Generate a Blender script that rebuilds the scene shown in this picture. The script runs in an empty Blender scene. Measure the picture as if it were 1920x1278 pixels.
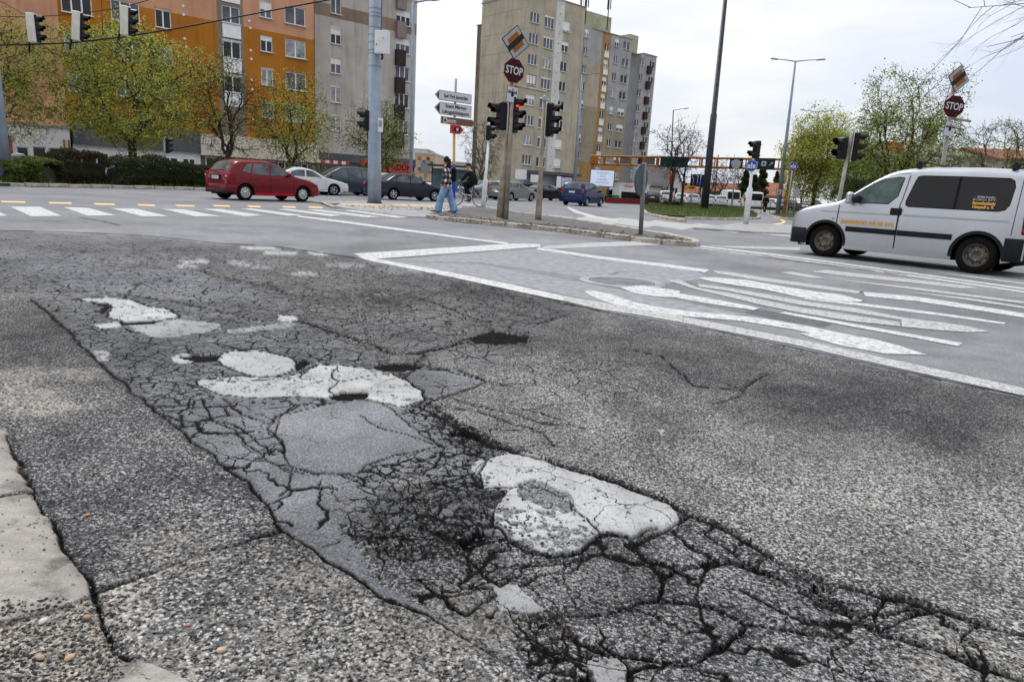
import bpy, bmesh, math, random
import numpy as np
from mathutils import Vector, Matrix
PI = math.pi
R = math.radians
random.seed(7)
SC = bpy.context.scene
COL = SC.collection

# ------------------------------------------------------------------ camera
CAM_H, FPX, CX, CY = 1.05, 1280.0, 960.0, 639.0
PITCH, ROLL = R(12.69), R(3.3)
cam_d = bpy.data.cameras.new('camera')
cam_d.lens, cam_d.sensor_width, cam_d.clip_start, cam_d.clip_end = 24.0, 36.0, 0.05, 6000
cam = bpy.data.objects.new('camera', cam_d)
COL.objects.link(cam)
CM = Matrix.Rotation(PI/2 - PITCH, 3, 'X') @ Matrix.Rotation(ROLL, 3, 'Z')
cam.matrix_world = Matrix.Translation((0, 0, CAM_H)) @ CM.to_4x4()
SC.camera = cam
C_R, C_U, C_F = CM.col[0].copy(), CM.col[1].copy(), -CM.col[2]

# ------------------------------------------------------------------ sky and sun (overcast day)
SUN_EL, SUN_AZ = R(50), R(-35)          # azimuth measured from +Y towards +X
W = bpy.data.worlds.new('World')
SC.world = W
W.use_nodes = True
nt = W.node_tree
for n in list(nt.nodes):
    nt.nodes.remove(n)
def NN(nt, kind, **kw):
    n = nt.nodes.new(kind)
    for k, v in kw.items():
        setattr(n, k, v)
    return n
wo = NN(nt, 'ShaderNodeOutputWorld')
bgS = NN(nt, 'ShaderNodeBackground'); bgC = NN(nt, 'ShaderNodeBackground')
sky = NN(nt, 'ShaderNodeTexSky', sky_type='NISHITA', sun_disc=False, sun_elevation=SUN_EL, sun_rotation=SUN_AZ)
sky.air_density = 1.0; sky.dust_density = 3.0; sky.ozone_density = 1.0
nt.links.new(sky.outputs[0], bgS.inputs[0]); bgS.inputs[1].default_value = 0.06
tc = NN(nt, 'ShaderNodeTexCoord')
sep = NN(nt, 'ShaderNodeSeparateXYZ')
nt.links.new(tc.outputs['Generated'], sep.inputs[0])
mp = NN(nt, 'ShaderNodeMapping'); mp.inputs['Scale'].default_value = (1.0, 1.0, 4.2)
nt.links.new(tc.outputs['Generated'], mp.inputs[0])
nz = NN(nt, 'ShaderNodeTexNoise'); nz.inputs['Scale'].default_value = 2.3; nz.inputs['Detail'].default_value = 6; nz.inputs['Roughness'].default_value = .5
nt.links.new(mp.outputs[0], nz.inputs[0])
rmp = NN(nt, 'ShaderNodeValToRGB')
rmp.color_ramp.elements[0].position = .38; rmp.color_ramp.elements[0].color = (.74, .81, .96, 1)
rmp.color_ramp.elements[1].position = .60; rmp.color_ramp.elements[1].color = (1.0, 1.0, 1.0, 1)
nt.links.new(nz.outputs[0], rmp.inputs[0])
nt.links.new(rmp.outputs[0], bgC.inputs[0])
# an overcast sky is a little brighter overhead than at the horizon, evenly all round
mr = NN(nt, 'ShaderNodeMapRange'); mr.inputs[1].default_value = 0; mr.inputs[2].default_value = 1
mr.inputs[3].default_value = .70; mr.inputs[4].default_value = 1.15
nt.links.new(sep.outputs[2], mr.inputs[0])
nt.links.new(mr.outputs[0], bgC.inputs[1])
ad = NN(nt, 'ShaderNodeMixShader'); ad.inputs[0].default_value = .86
nt.links.new(bgS.outputs[0], ad.inputs[1]); nt.links.new(bgC.outputs[0], ad.inputs[2])
nt.links.new(ad.outputs[0], wo.inputs[0])
sd = bpy.data.lights.new('sun', 'SUN')
sd.energy, sd.angle, sd.color = 1.5, R(14), (1, .97, .92)
sun = bpy.data.objects.new('sun', sd); COL.objects.link(sun)
sv = Vector((math.sin(SUN_AZ)*math.cos(SUN_EL), math.cos(SUN_AZ)*math.cos(SUN_EL), math.sin(SUN_EL)))
sun.rotation_euler = sv.to_track_quat('Z', 'Y').to_euler()
sun.location = (0, 0, 60)
SC.view_settings.view_transform = 'Standard'
SC.view_settings.look = 'None'
SC.view_settings.exposure = 0.5
SC.view_settings.gamma = 1.0
SC.view_settings.use_curve_mapping = False
SC.cycles.max_bounces = 5
SC.cycles.transparent_max_bounces = 12

# ------------------------------------------------------------------ measuring helpers (photo pixel -> place)
def ray(u, v):
    return (C_R*((u-CX)/FPX) + C_U*((CY-v)/FPX) + C_F)
def G(u, v, z=0.0):
    d = ray(u, v); t = (z - CAM_H)/d.z
    return Vector((d.x*t, d.y*t, z))
def hor(u):
    return 350.3 + .0575*(u-960)
def at(u, Y):
    d = ray(u, hor(u)); k = Y/d.y
    return Vector((d.x*k, Y, 0))
def on_plane(u, v, P, a):
    """pixel ray meets the vertical plane through P along a -> (s along a, z)"""
    n = Vector((-a.y, a.x, 0)); d = ray(u, v); o = Vector((0, 0, CAM_H))
    t = (P-o).dot(n)/d.dot(n); q = o + d*t
    return (q-P).dot(a), q.z
def pz(u, v, Y):
    d = ray(u, v); return CAM_H + d.z*Y/d.y
def ptY(u, v, Y):
    d = ray(u, v); k = Y/d.y
    return Vector((d.x*k, Y, CAM_H + d.z*k))

# ------------------------------------------------------------------ objects
def link(o, parent=None):
    COL.objects.link(o)
    if parent is not None:
        o.parent = parent
    return o
def tag(o, label=None, cat=None, group=None, kind=None):
    if label: o['label'] = label
    if cat: o['category'] = cat
    if group: o['group'] = group
    if kind: o['kind'] = kind
    return o
def thing(name, label, cat, loc=(0, 0, 0), rz=0.0, group=None, tilt=None):
    o = bpy.data.objects.new(name, None); o.empty_display_size = .2
    o.location = loc; o.rotation_euler = (0, 0, rz) if tilt is None else tilt
    link(o); return tag(o, label, cat, group)
def copy_tree(o, parent=None):
    c = o.copy(); COL.objects.link(c)
    if parent is not None: c.parent = parent
    for ch in list(o.children): copy_tree(ch, c)
    return c

class MB:
    def __init__(s): s.v = []; s.f = []; s.m = []; s.sm = []
    def add(s, vs, fs, mi=0, smooth=False, M=None):
        b = len(s.v)
        if M is not None: vs = [M @ Vector(p) for p in vs]
        s.v.extend([tuple(p) for p in vs])
        for f in fs:
            s.f.append(tuple(i+b for i in f)); s.m.append(mi); s.sm.append(smooth)
        return s
    def box(s, c, d, mi=0, M=None, rz=0, bev=0):
        x, y, z = d[0]/2, d[1]/2, d[2]/2
        if bev:
            b = min(bev, x*.9, y*.9, z*.9); vs = []
            for sx in (-1, 1):
                for sy in (-1, 1):
                    for sz in (-1, 1):
                        vs += [(sx*(x-b), sy*(y-b), sz*z), (sx*(x-b), sy*y, sz*(z-b)), (sx*x, sy*(y-b), sz*(z-b))]
            I = lambda sx, sy, sz, k: ((sx > 0)*4+(sy > 0)*2+(sz > 0))*3+k
            fs = []
            for sz in (-1, 1): fs.append([I(-1,-1,sz,0), I(1,-1,sz,0), I(1,1,sz,0), I(-1,1,sz,0)][::sz])
            for sy in (-1, 1): fs.append([I(-1,sy,-1,1), I(-1,sy,1,1), I(1,sy,1,1), I(1,sy,-1,1)][::sy])
            for sx in (-1, 1): fs.append([I(sx,-1,-1,2), I(sx,1,-1,2), I(sx,1,1,2), I(sx,-1,1,2)][::sx])
            for a in (-1, 1):
                for b2 in (-1, 1):
                    fs.append([I(-1,a,b2,0), I(1,a,b2,0), I(1,a,b2,1), I(-1,a,b2,1)])
                    fs.append([I(a,-1,b2,0), I(a,1,b2,0), I(a,1,b2,2), I(a,-1,b2,2)])
                    fs.append([I(a,b2,-1,1), I(a,b2,1,1), I(a,b2,1,2), I(a,b2,-1,2)])
                    for c2 in (-1, 1): fs.append([I(a,b2,c2,0), I(a,b2,c2,1), I(a,b2,c2,2)])
        else:
            vs = [(i*x, j*y, k*z) for i in (-1, 1) for j in (-1, 1) for k in (-1, 1)]
            fs = [(0,1,3,2), (4,6,7,5), (0,4,5,1), (2,3,7,6), (0,2,6,4), (1,5,7,3)]
        T = Matrix.Translation(c) @ Matrix.Rotation(rz, 4, 'Z')
        vs = [T @ Vector(p) for p in vs]
        return s.add(vs, fs, mi, False, M)
    def tube(s, pts, rad, n=8, mi=0, caps=True, smooth=True, M=None):
        pts = [Vector(p) for p in pts]
        if not isinstance(rad, (list, tuple)): rad = [rad]*len(pts)
        vs = []; fs = []
        up = None
        for i, p in enumerate(pts):
            t = (pts[min(i+1, len(pts)-1)] - pts[max(i-1, 0)])
            if t.length < 1e-9: t = Vector((0, 0, 1))
            t.normalize()
            if up is None: up = Vector((0, 0, 1)) if abs(t.z) < .9 else Vector((1, 0, 0))
            x = up.cross(t)
            if x.length < 1e-4: x = Vector((0, 1, 0)).cross(t)
            x.normalize(); y = t.cross(x); up = y
            for k in range(n):
                a = 2*PI*k/n
                vs.append(p + (x*math.cos(a) + y*math.sin(a))*rad[i])
        for i in range(len(pts)-1):
            for k in range(n):
                a, b = i*n+k, i*n+(k+1) % n
                fs.append((a, b, b+n, a+n))
        s.add(vs, fs, mi, smooth, M)
        if caps:
            b = len(s.v)-len(vs)
            s.f.append(tuple(b+k for k in reversed(range(n)))); s.m.append(mi); s.sm.append(False)
            s.f.append(tuple(b+(len(pts)-1)*n+k for k in range(n))); s.m.append(mi); s.sm.append(False)
        return s
    def prism(s, poly, z0, z1, mi=0, M=None, side=None):
        n = len(poly)
        vs = [(p[0], p[1], z0) for p in poly] + [(p[0], p[1], z1) for p in poly]
        ar = sum(poly[i][0]*poly[(i+1) % n][1]-poly[(i+1) % n][0]*poly[i][1] for i in range(n))
        idx = list(range(n)) if ar > 0 else list(reversed(range(n)))
        s.add(vs, [tuple(n+i for i in idx), tuple(reversed(idx))], mi, False, M)
        fs = []
        for q in range(n):
            i, j = idx[q], idx[(q+1) % n]
            fs.append((i, j, j+n, i+n))
        b = len(s.v)-len(vs)
        for f in fs:
            s.f.append(tuple(b+i for i in f)); s.m.append(mi if side is None else side); s.sm.append(False)
        return s
    def ring(s, prof, n=24, mi=0, axis='Z', M=None, smooth=True, closed=False):
        """lathe: prof = [(r, h)...]"""
        vs = []; fs = []
        for (r, h) in prof:
            for k in range(n):
                a = 2*PI*k/n; x, y = r*math.cos(a), r*math.sin(a)
                vs.append((x, y, h) if axis == 'Z' else ((x, h, y) if axis == 'Y' else (h, x, y)))
        m = len(prof)
        for i in range(m if closed else m-1):
            for k in range(n):
                a, b = i*n+k, i*n+(k+1) % n; c, d = ((i+1) % m)*n+(k+1) % n, ((i+1) % m)*n+k
                fs.append((a, b, c, d) if axis != 'Y' else (d, c, b, a))
        return s.add(vs, fs, mi, smooth, M)
    def grid(s, rows, mi=0, smooth=True, M=None):
        n = len(rows[0]); vs = [p for r in rows for p in r]; fs = []
        for i in range(len(rows)-1):
            for j in range(n-1):
                fs.append((i*n+j, i*n+j+1, (i+1)*n+j+1, (i+1)*n+j))
        return s.add(vs, fs, mi, smooth, M)
    def mesh(s, name, mats):
        me = bpy.data.meshes.new(name); me.from_pydata(s.v, [], s.f)
        for m in (mats if isinstance(mats, (list, tuple)) else [mats]): me.materials.append(m)
        me.polygons.foreach_set('material_index', s.m)
        me.polygons.foreach_set('use_smooth', s.sm)
        me.update(); return me
    def build(s, name, mats, parent=None, loc=None, rot=None):
        o = bpy.data.objects.new(name, s.mesh(name, mats))
        if loc is not None: o.location = loc
        if rot is not None: o.rotation_euler = rot
        return link(o, parent)
def inst(name, me, parent, loc=(0, 0, 0), rot=(0, 0, 0), scale=None):
    o = bpy.data.objects.new(name, me); o.location = loc; o.rotation_euler = rot
    if scale: o.scale = scale
    return link(o, parent)
def text_mesh(txt, size, mat, depth=.004, align='CENTER', bold=0.0, sx=1.0):
    c = bpy.data.curves.new('lettering', 'FONT'); c.body = txt; c.size = size; c.extrude = depth
    c.align_x = align; c.align_y = 'CENTER'; c.offset = bold; c.resolution_u = 3
    o = bpy.data.objects.new('t', c); COL.objects.link(o)
    bpy.context.view_layer.update()
    me = bpy.data.meshes.new_from_object(o.evaluated_get(bpy.context.evaluated_depsgraph_get()))
    bpy.data.objects.remove(o)
    if sx != 1.0:
        me.transform(Matrix.Diagonal((sx, 1, 1, 1)))
    me.materials.clear(); me.materials.append(mat); me.name = 'lettering'
    return me

# ------------------------------------------------------------------ materials
MATS = {}
def mat(name, col, rough=.6, metal=0.0, var=.12, vscale=3.0, bump=0.0, bscale=40.0, coat=0.0, spec=.12, streak=0.0, emit=None, tint=None, alpha=None, trans=0.0):
    if name in MATS: return MATS[name]
    m = bpy.data.materials.new(name); m.use_nodes = True; t = m.node_tree
    b = t.nodes['Principled BSDF']
    b.inputs['Roughness'].default_value = rough; b.inputs['Metallic'].default_value = metal
    b.inputs['Specular IOR Level'].default_value = spec
    b.inputs['Coat Weight'].default_value = coat; b.inputs['Coat Roughness'].default_value = .06
    b.inputs['Base Color'].default_value = (*col, 1)
    tc = NN(t, 'ShaderNodeTexCoord')
    if var:
        nz = NN(t, 'ShaderNodeTexNoise'); nz.inputs['Scale'].default_value = vscale; nz.inputs['Detail'].default_value = 8; nz.inputs['Roughness'].default_value = .65
        t.links.new(tc.outputs['Object'], nz.inputs[0])
        mx = NN(t, 'ShaderNodeMix', data_type='RGBA', blend_type='MIX')
        c2 = tint if tint else [c*(1-2*var) for c in col]
        c1 = [min(1, c*(1+var)) for c in col]
        mx.inputs[6].default_value = (*c1, 1); mx.inputs[7].default_value = (*c2, 1)
        mr = NN(t, 'ShaderNodeMapRange'); mr.inputs[1].default_value = .3; mr.inputs[2].default_value = .72
        t.links.new(nz.outputs[0], mr.inputs[0]); t.links.new(mr.outputs[0], mx.inputs[0])
        last = mx.outputs[2]
        if streak:
            mp = NN(t, 'ShaderNodeMapping'); mp.inputs['Scale'].default_value = (1.6, 1.6, .12)
            t.links.new(tc.outputs['Object'], mp.inputs[0])
            n2 = NN(t, 'ShaderNodeTexNoise'); n2.inputs['Scale'].default_value = 1.6; n2.inputs['Detail'].default_value = 5
            t.links.new(mp.outputs[0], n2.inputs[0])
            m2 = NN(t, 'ShaderNodeMapRange'); m2.inputs[1].default_value = .5; m2.inputs[2].default_value = .78; m2.inputs[3].default_value = 1; m2.inputs[4].default_value = 1-streak
            t.links.new(n2.outputs[0], m2.inputs[0])
            m3 = NN(t, 'ShaderNodeMix', data_type='RGBA', blend_type='MULTIPLY'); m3.inputs[0].default_value = 1
            t.links.new(last, m3.inputs[6]); t.links.new(m2.outputs[0], m3.inputs[7]); last = m3.outputs[2]
        t.links.new(last, b.inputs['Base Color'])
    if bump:
        n3 = NN(t, 'ShaderNodeTexNoise'); n3.inputs['Scale'].default_value = bscale; n3.inputs['Detail'].default_value = 4
        t.links.new(tc.outputs['Object'], n3.inputs[0])
        bp = NN(t, 'ShaderNodeBump'); bp.inputs['Strength'].default_value = min(1, bump); bp.inputs['Distance'].default_value = .01
        t.links.new(n3.outputs[0], bp.inputs['Height']); t.links.new(bp.outputs[0], b.inputs['Normal'])
    if emit:
        b.inputs['Emission Color'].default_value = (*emit[0], 1); b.inputs['Emission Strength'].default_value = emit[1]
    if trans:
        b.inputs['Transmission Weight'].default_value = trans
    MATS[name] = m
    return m
# ------------------------------------------------------------------ near ground: a fan of real relief, finer near the camera
def hsh(ix, iy, s):
    h = np.sin(ix*127.1 + iy*311.7 + s*74.7)*43758.5453
    return h - np.floor(h)
def vn(x, y, s=0):
    ix, iy = np.floor(x), np.floor(y); fx, fy = x-ix, y-iy
    fx = fx*fx*(3-2*fx); fy = fy*fy*(3-2*fy)
    a, b, c, d = hsh(ix, iy, s), hsh(ix+1, iy, s), hsh(ix, iy+1, s), hsh(ix+1, iy+1, s)
    return (a*(1-fx)+b*fx)*(1-fy) + (c*(1-fx)+d*fx)*fy
def fbm(x, y, s=0, o=4):
    r = np.zeros_like(x); a = .5; t = 0
    for k in range(o):
        r += a*vn(x, y, s+k); t += a; a *= .5; x = x*2.03+11.3; y = y*2.03+5.7
    return r/t
def sst(a, b, x):
    t = np.clip((x-a)/(b-a), 0, 1); return t*t*(3-2*t)
def voro(x, y, s, jit=.85):
    """nearest cell, its id and the distance to the cell's border (in cell units)"""
    ix, iy = np.floor(x), np.floor(y)
    best = np.full(x.shape, 1e9); bx = np.zeros_like(x); by = np.zeros_like(x); bi = np.zeros_like(x); bj = np.zeros_like(x)
    for i in (-1, 0, 1):
        for j in (-1, 0, 1):
            cx, cy = ix+i, iy+j
            px = cx+.5+jit*(hsh(cx, cy, s)-.5); py = cy+.5+jit*(hsh(cx, cy, s+17)-.5)
            d = (px-x)**2+(py-y)**2; m = d < best
            best = np.where(m, d, best); bx = np.where(m, px, bx); by = np.where(m, py, by)
            bi = np.where(m, cx, bi); bj = np.where(m, cy, bj)
    ed = np.full(x.shape, 1e9)
    for i in (-2, -1, 0, 1, 2):
        for j in (-2, -1, 0, 1, 2):
            cx, cy = bi+i, bj+j
            if i == 0 and j == 0: continue
            if abs(i)+abs(j) > 3: continue
            px = cx+.5+jit*(hsh(cx, cy, s)-.5); py = cy+.5+jit*(hsh(cx, cy, s+17)-.5)
            dx, dy = px-bx, py-by; L = np.sqrt(dx*dx+dy*dy)+1e-9
            d = ((px+bx)/2-x)*dx/L + ((py+by)/2-y)*dy/L
            ed = np.minimum(ed, d)
    return bi, bj, ed, bx, by

NR, NA = 640, 1250
R0, R1, TH = .8, 15.0, R(46)
q = np.linspace(1/R0, 1/R1, NR); th = np.linspace(-TH, TH, NA)
rr = 1/q
gx = np.outer(rr, np.sin(th)); gy = np.outer(rr, np.cos(th))
dq = q[1]-q[0]; dth = th[1]-th[0]
# ragged coordinates for every drawn outline
wx = gx + (fbm(gx*9, gy*9, 3)-.5)*.045 + (fbm(gx*34, gy*34, 5, 3)-.5)*.010
wy = gy + (fbm(gx*9, gy*9, 8)-.5)*.045 + (fbm(gx*34, gy*34, 9, 3)-.5)*.010
def blur(f, k):
    """running mean over k samples each way"""
    for ax_ in (0, 1):
        p = np.concatenate([np.repeat(np.take(f, [0], ax_), k, ax_), f, np.repeat(np.take(f, [-1], ax_), k+1, ax_)], ax_)
        c = np.cumsum(p, ax_); n = f.shape[ax_]
        f = (np.take(c, range(2*k, 2*k+n), ax_)-np.take(c, range(0, n), ax_))/(2*k)
    return f
def inside(poly, X=None, Y=None):
    X = wx if X is None else X; Y = wy if Y is None else Y
    P = [G(*p) for p in poly]; n = len(P); r = np.zeros(X.shape, bool)
    x0 = min(p.x for p in P)-.1; x1 = max(p.x for p in P)+.1; y0 = min(p.y for p in P)-.1; y1 = max(p.y for p in P)+.1
    sel = (X > x0) & (X < x1) & (Y > y0) & (Y < y1)
    xs, ys = X[sel], Y[sel]; c = np.zeros(xs.shape, bool)
    for i in range(n):
        a, b = P[i], P[(i+1) % n]
        if a.y == b.y: continue
        c ^= ((a.y > ys) != (b.y > ys)) & (xs < (b.x-a.x)*(ys-a.y)/(b.y-a.y)+a.x)
    r[sel] = c
    return r
def stamp(pts, field, halfw):
    """field = min distance to the polyline (world metres), kept only near it"""
    P = [G(*p) for p in pts]
    for a, b in zip(P[:-1], P[1:]):
        L = (b-a).length; n = max(1, int(L/.15))
        for k in range(n):
            s0, s1 = a.lerp(b, k/n), a.lerp(b, (k+1)/n)
            xs = [s0.x, s1.x]; ys = [s0.y, s1.y]
            cs = [(x, y) for x in (min(xs)-halfw, max(xs)+halfw) for y in (max(.05, min(ys)-halfw), max(ys)+halfw)]
            ts = [math.atan2(x, y) for x, y in cs]; qs = [1/max(.3, math.hypot(x, y)) for x, y in cs]
            j0 = max(0, int((min(ts)-th[0])/dth)-1); j1 = min(NA, int((max(ts)-th[0])/dth)+2)
            ii = [(v-q[0])/dq for v in qs]; i0 = max(0, int(min(ii))-1); i1 = min(NR, int(max(ii))+2)
            if j1 <= j0 or i1 <= i0: continue
            X, Y = wx[i0:i1, j0:j1], wy[i0:i1, j0:j1]
            dx, dy = s1.x-s0.x, s1.y-s0.y; LL = dx*dx+dy*dy+1e-12
            t = np.clip(((X-s0.x)*dx+(Y-s0.y)*dy)/LL, 0, 1)
            d = np.hypot(X-s0.x-t*dx, Y-s0.y-t*dy)
            field[i0:i1, j0:j1] = np.minimum(field[i0:i1, j0:j1], d)

# ---- surface classes: matrix colour, stone colour, stone cover, coarseness
colA = np.zeros((NR, NA, 3)); colB = np.zeros((NR, NA, 3)); cov = np.zeros((NR, NA)); crs = np.zeros((NR, NA))
hgt = np.zeros((NR, NA)); crk = np.zeros((NR, NA)); pid = np.zeros((NR, NA), np.int32)
def put(m, A, B, c, k):
    colA[m] = A; colB[m] = B; cov[m] = c; crs[m] = k
allm = np.ones((NR, NA), bool)
put(allm, (.084, .084, .089), (.39, .377, .35), .56, .48)            # right lane, speckled
# smooth crossing asphalt beyond the old surface
EDGE = [(-400, 428), (0, 432), (130, 435), (250, 440), (400, 455), (520, 462), (620, 476), (665, 480), (700, 492), (850, 520), (1000, 552), (1200, 598), (1350, 624), (1500, 656), (1700, 700), (1920, 745), (2300, 820)]
m = inside(EDGE+[(2300, 300+140), (1600, 396), (960, 356), (-400, 292)], gx+(vn(gx*8, gy*8, 2)-.5)*.03, gy)
# the far rim of the fan is all crossing asphalt
cross = m | (gy > 14.2)
put(cross, (.226, .227, .240), (.40, .40, .41), .28, .1)
# left lane (older, greyer) region between the edge and the strip joint
LEFT = [(-500, 432), (0, 432), (250, 440), (400, 455), (620, 476), (700, 492), (850, 520), (1000, 552), (1080, 575), (1000, 640), (900, 690), (560, 600), (130, 620), (60, 560), (-500, 600)]
m = inside(LEFT) & ~cross
put(m, (.145, .145, .151), (.30, .295, .285), .46, .20)
# strip along the kerb
STRIP = [(-700, 470), (-200, 500), (60, 560), (130, 620), (265, 740), (335, 795), (460, 900), (530, 985), (620, 1050), (720, 1110), (850, 1180), (1000, 1278), (1150, 1420), (-900, 1420)]
strip = inside(STRIP)
put(strip, (.078, .078, .083), (.36, .35, .33), .50, .62)
SANDY = [(178, 1108), (300, 1060), (430, 1020), (530, 988), (620, 1050), (720, 1110), (850, 1180), (1000, 1278), (1100, 1420), (100, 1420), (215, 1230), (180, 1140)]
sandy = inside(SANDY)
put(sandy, (.10, .098, .098), (.37, .355, .33), .50, .72)
sd_ = blur((inside([(178, 1108), (300, 1060), (430, 1020), (530, 988), (600, 1040), (560, 1090), (420, 1100), (300, 1130), (200, 1160)]) & sandy).astype(float), 14)*1.0
sd_ = (sd_*.95+.30*sandy)*sst(.35, .6, fbm(gx*7, gy*7, 19, 4))
sd2 = (sd_*sst(.30, .55, fbm(gx*60, gy*60, 23, 2)))[..., None]
colA = colA*(1-sd2)+np.array((.40, .375, .33))*sd2; colB = colB*(1-sd2*.4)+np.array((.42, .40, .36))*sd2*.4
# middle lane repairs: smoother greyer asphalt
MID = [(130, 620), (265, 740), (335, 795), (460, 900), (530, 985), (620, 1050), (720, 1110), (850, 1180), (1000, 1278), (1150, 1420), (2100, 1420), (2100, 1215), (1920, 1180), (1660, 1112), (1560, 1090), (1480, 1060), (1400, 1003), (1290, 960), (1200, 912), (1100, 882), (960, 842), (870, 802), (800, 752), (700, 660), (560, 600), (300, 560), (130, 565)]
mid = inside(MID) & ~strip
put(mid, (.158, .160, .172), (.29, .29, .298), .46, .14)
low = mid & inside([(640, 980), (1000, 1000), (1290, 955), (1400, 1000), (2100, 1215), (2100, 1420), (1000, 1420), (850, 1180), (700, 1080)])
put(low, (.080, .080, .086), (.345, .34, .325), .54, .58)
SM1 = [(-300, 455), (150, 468), (240, 476), (330, 492), (400, 520), (470, 540), (565, 556), (450, 566), (330, 562), (200, 556), (60, 530), (-300, 490)]
sm = [SM1, [(515, 805), (530, 775), (620, 752), (700, 745), (735, 762), (765, 792), (825, 832), (740, 850), (690, 868), (672, 884), (600, 886), (545, 868)],
      [(778, 690), (860, 690), (908, 712), (840, 738), (802, 744), (762, 706)], [(335, 690-30), (330, 664), (337, 663), (334, 668)]]
for k, pl in enumerate(sm[:3]):
    m = inside(pl); put(m, (.165, .168, .180), (.31, .31, .32), .45, .05)
    if k: pid[m] = 100+k
# macro tone changes
tone = fbm(gx*1.3, gy*1.3, 21, 5); t2 = fbm(gx*.5+4, gy*.5, 33, 3); t3 = fbm(gx*5, gy*5, 41, 4)
tn = (1 + (tone-.5)*.75 + (t2-.5)*.7 + (t3-.5)*.5)[..., None]
tn = np.where(cross[..., None], 1+(tn-1)*.65, tn)
colA *= tn
colB *= 1 + (tn-1)*.75
crs *= np.clip(.55+.9*t2+(tone-.5)*.8, .25, 1.5)
stn = sst(.60, .72, fbm(gx*1.9+7, gy*1.1, 501, 5))*~cross; colA *= (1-.2*stn)[..., None]; colB *= (1-.24*stn)[..., None]
cov += (t2-.5)*.35*np.where(cross, .2, 1) + (t3-.5)*.25
# darker, wetter looking bitumen band in the near lane and around the break-up
dk = inside([(900, 600), (1060, 575), (1300, 625), (1600, 690), (1920, 755), (1920, 850), (1500, 760), (1250, 700), (1050, 660)], gx+(t3-.5)*.5, gy+(tone-.5)*.9)
dkf = blur(dk.astype(float), 26)*~cross; colA *= (1-.28*dkf)[..., None]; cov -= .16*dkf; colB *= (1-.18*dkf)[..., None]
# pale sandy stains
for (u, v, rad, am) in [(60, 745, .34, .8), (330, 1010, .16, .25), (150, 700, .2, .5), (20, 700, .3, .6), (1010, 850, .1, .4), (600, 1080, .12, .25), (870, 1150, .2, .3), (1850, 1230, .3, .35)]:
    p = G(u, v); d = np.hypot(gx-p.x, gy-p.y)/rad + (t3-.5)*1.4
    k = (am*sst(1, .3, d))[..., None]*np.where(vn(gx*55, gy*55, 3) > .35, 1, .35)[..., None]
    colA = colA*(1-k) + np.array((.46, .43, .38))*k; colB = colB*(1-k*.5)+np.array((.5, .47, .42))*k*.5

# ---- concrete kerb slabs at the near left
kerb = [inside([(-700, 800), (0, 800), (16, 812), (62, 916), (-700, 1010)]), inside([(-700, 1014), (0, 931), (63, 921), (180, 1104), (168, 1114), (110, 1135), (0, 1162), (-800, 1260)])]
dirt = inside([(-900, 1262), (0, 1164), (110, 1137), (168, 1116), (182, 1112), (190, 1160), (215, 1215), (200, 1278), (100, 1500), (-900, 1500)])
slab3 = inside([(170, 1290), (215, 1240), (255, 1232), (310, 1246), (372, 1285), (380, 1420), (60, 1420)])
put(kerb[0] | kerb[1], (.36, .335, .30), (.33, .305, .275), .25, .0)
put(dirt, (.37, .335, .285), (.13, .12, .115), .42, .95)
put(slab3, (.37, .345, .31), (.33, .305, .275), .25, .0)
pav = (fbm(gx*14, gy*40, 61, 4)-.5)
kk = kerb[0] | kerb[1] | slab3
colA[kk] *= (1+pav[kk]*.6)[:, None]; gr_ = sst(.52, .72, fbm(gx*11, gy*11, 63, 5)); colA[kk] *= (1-.45*gr_[kk])[:, None]
hgt += np.where(kk, .006, 0) + np.where(dirt, -.006+(t3-.5)*.02, 0)
dots = kk & (vn(gx*85, gy*85, 77) > .86) & (fbm(gx*3, gy*3, 6, 3) > .47)
colA[dots] *= .22; colB[dots] *= .25
spk = None

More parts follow.
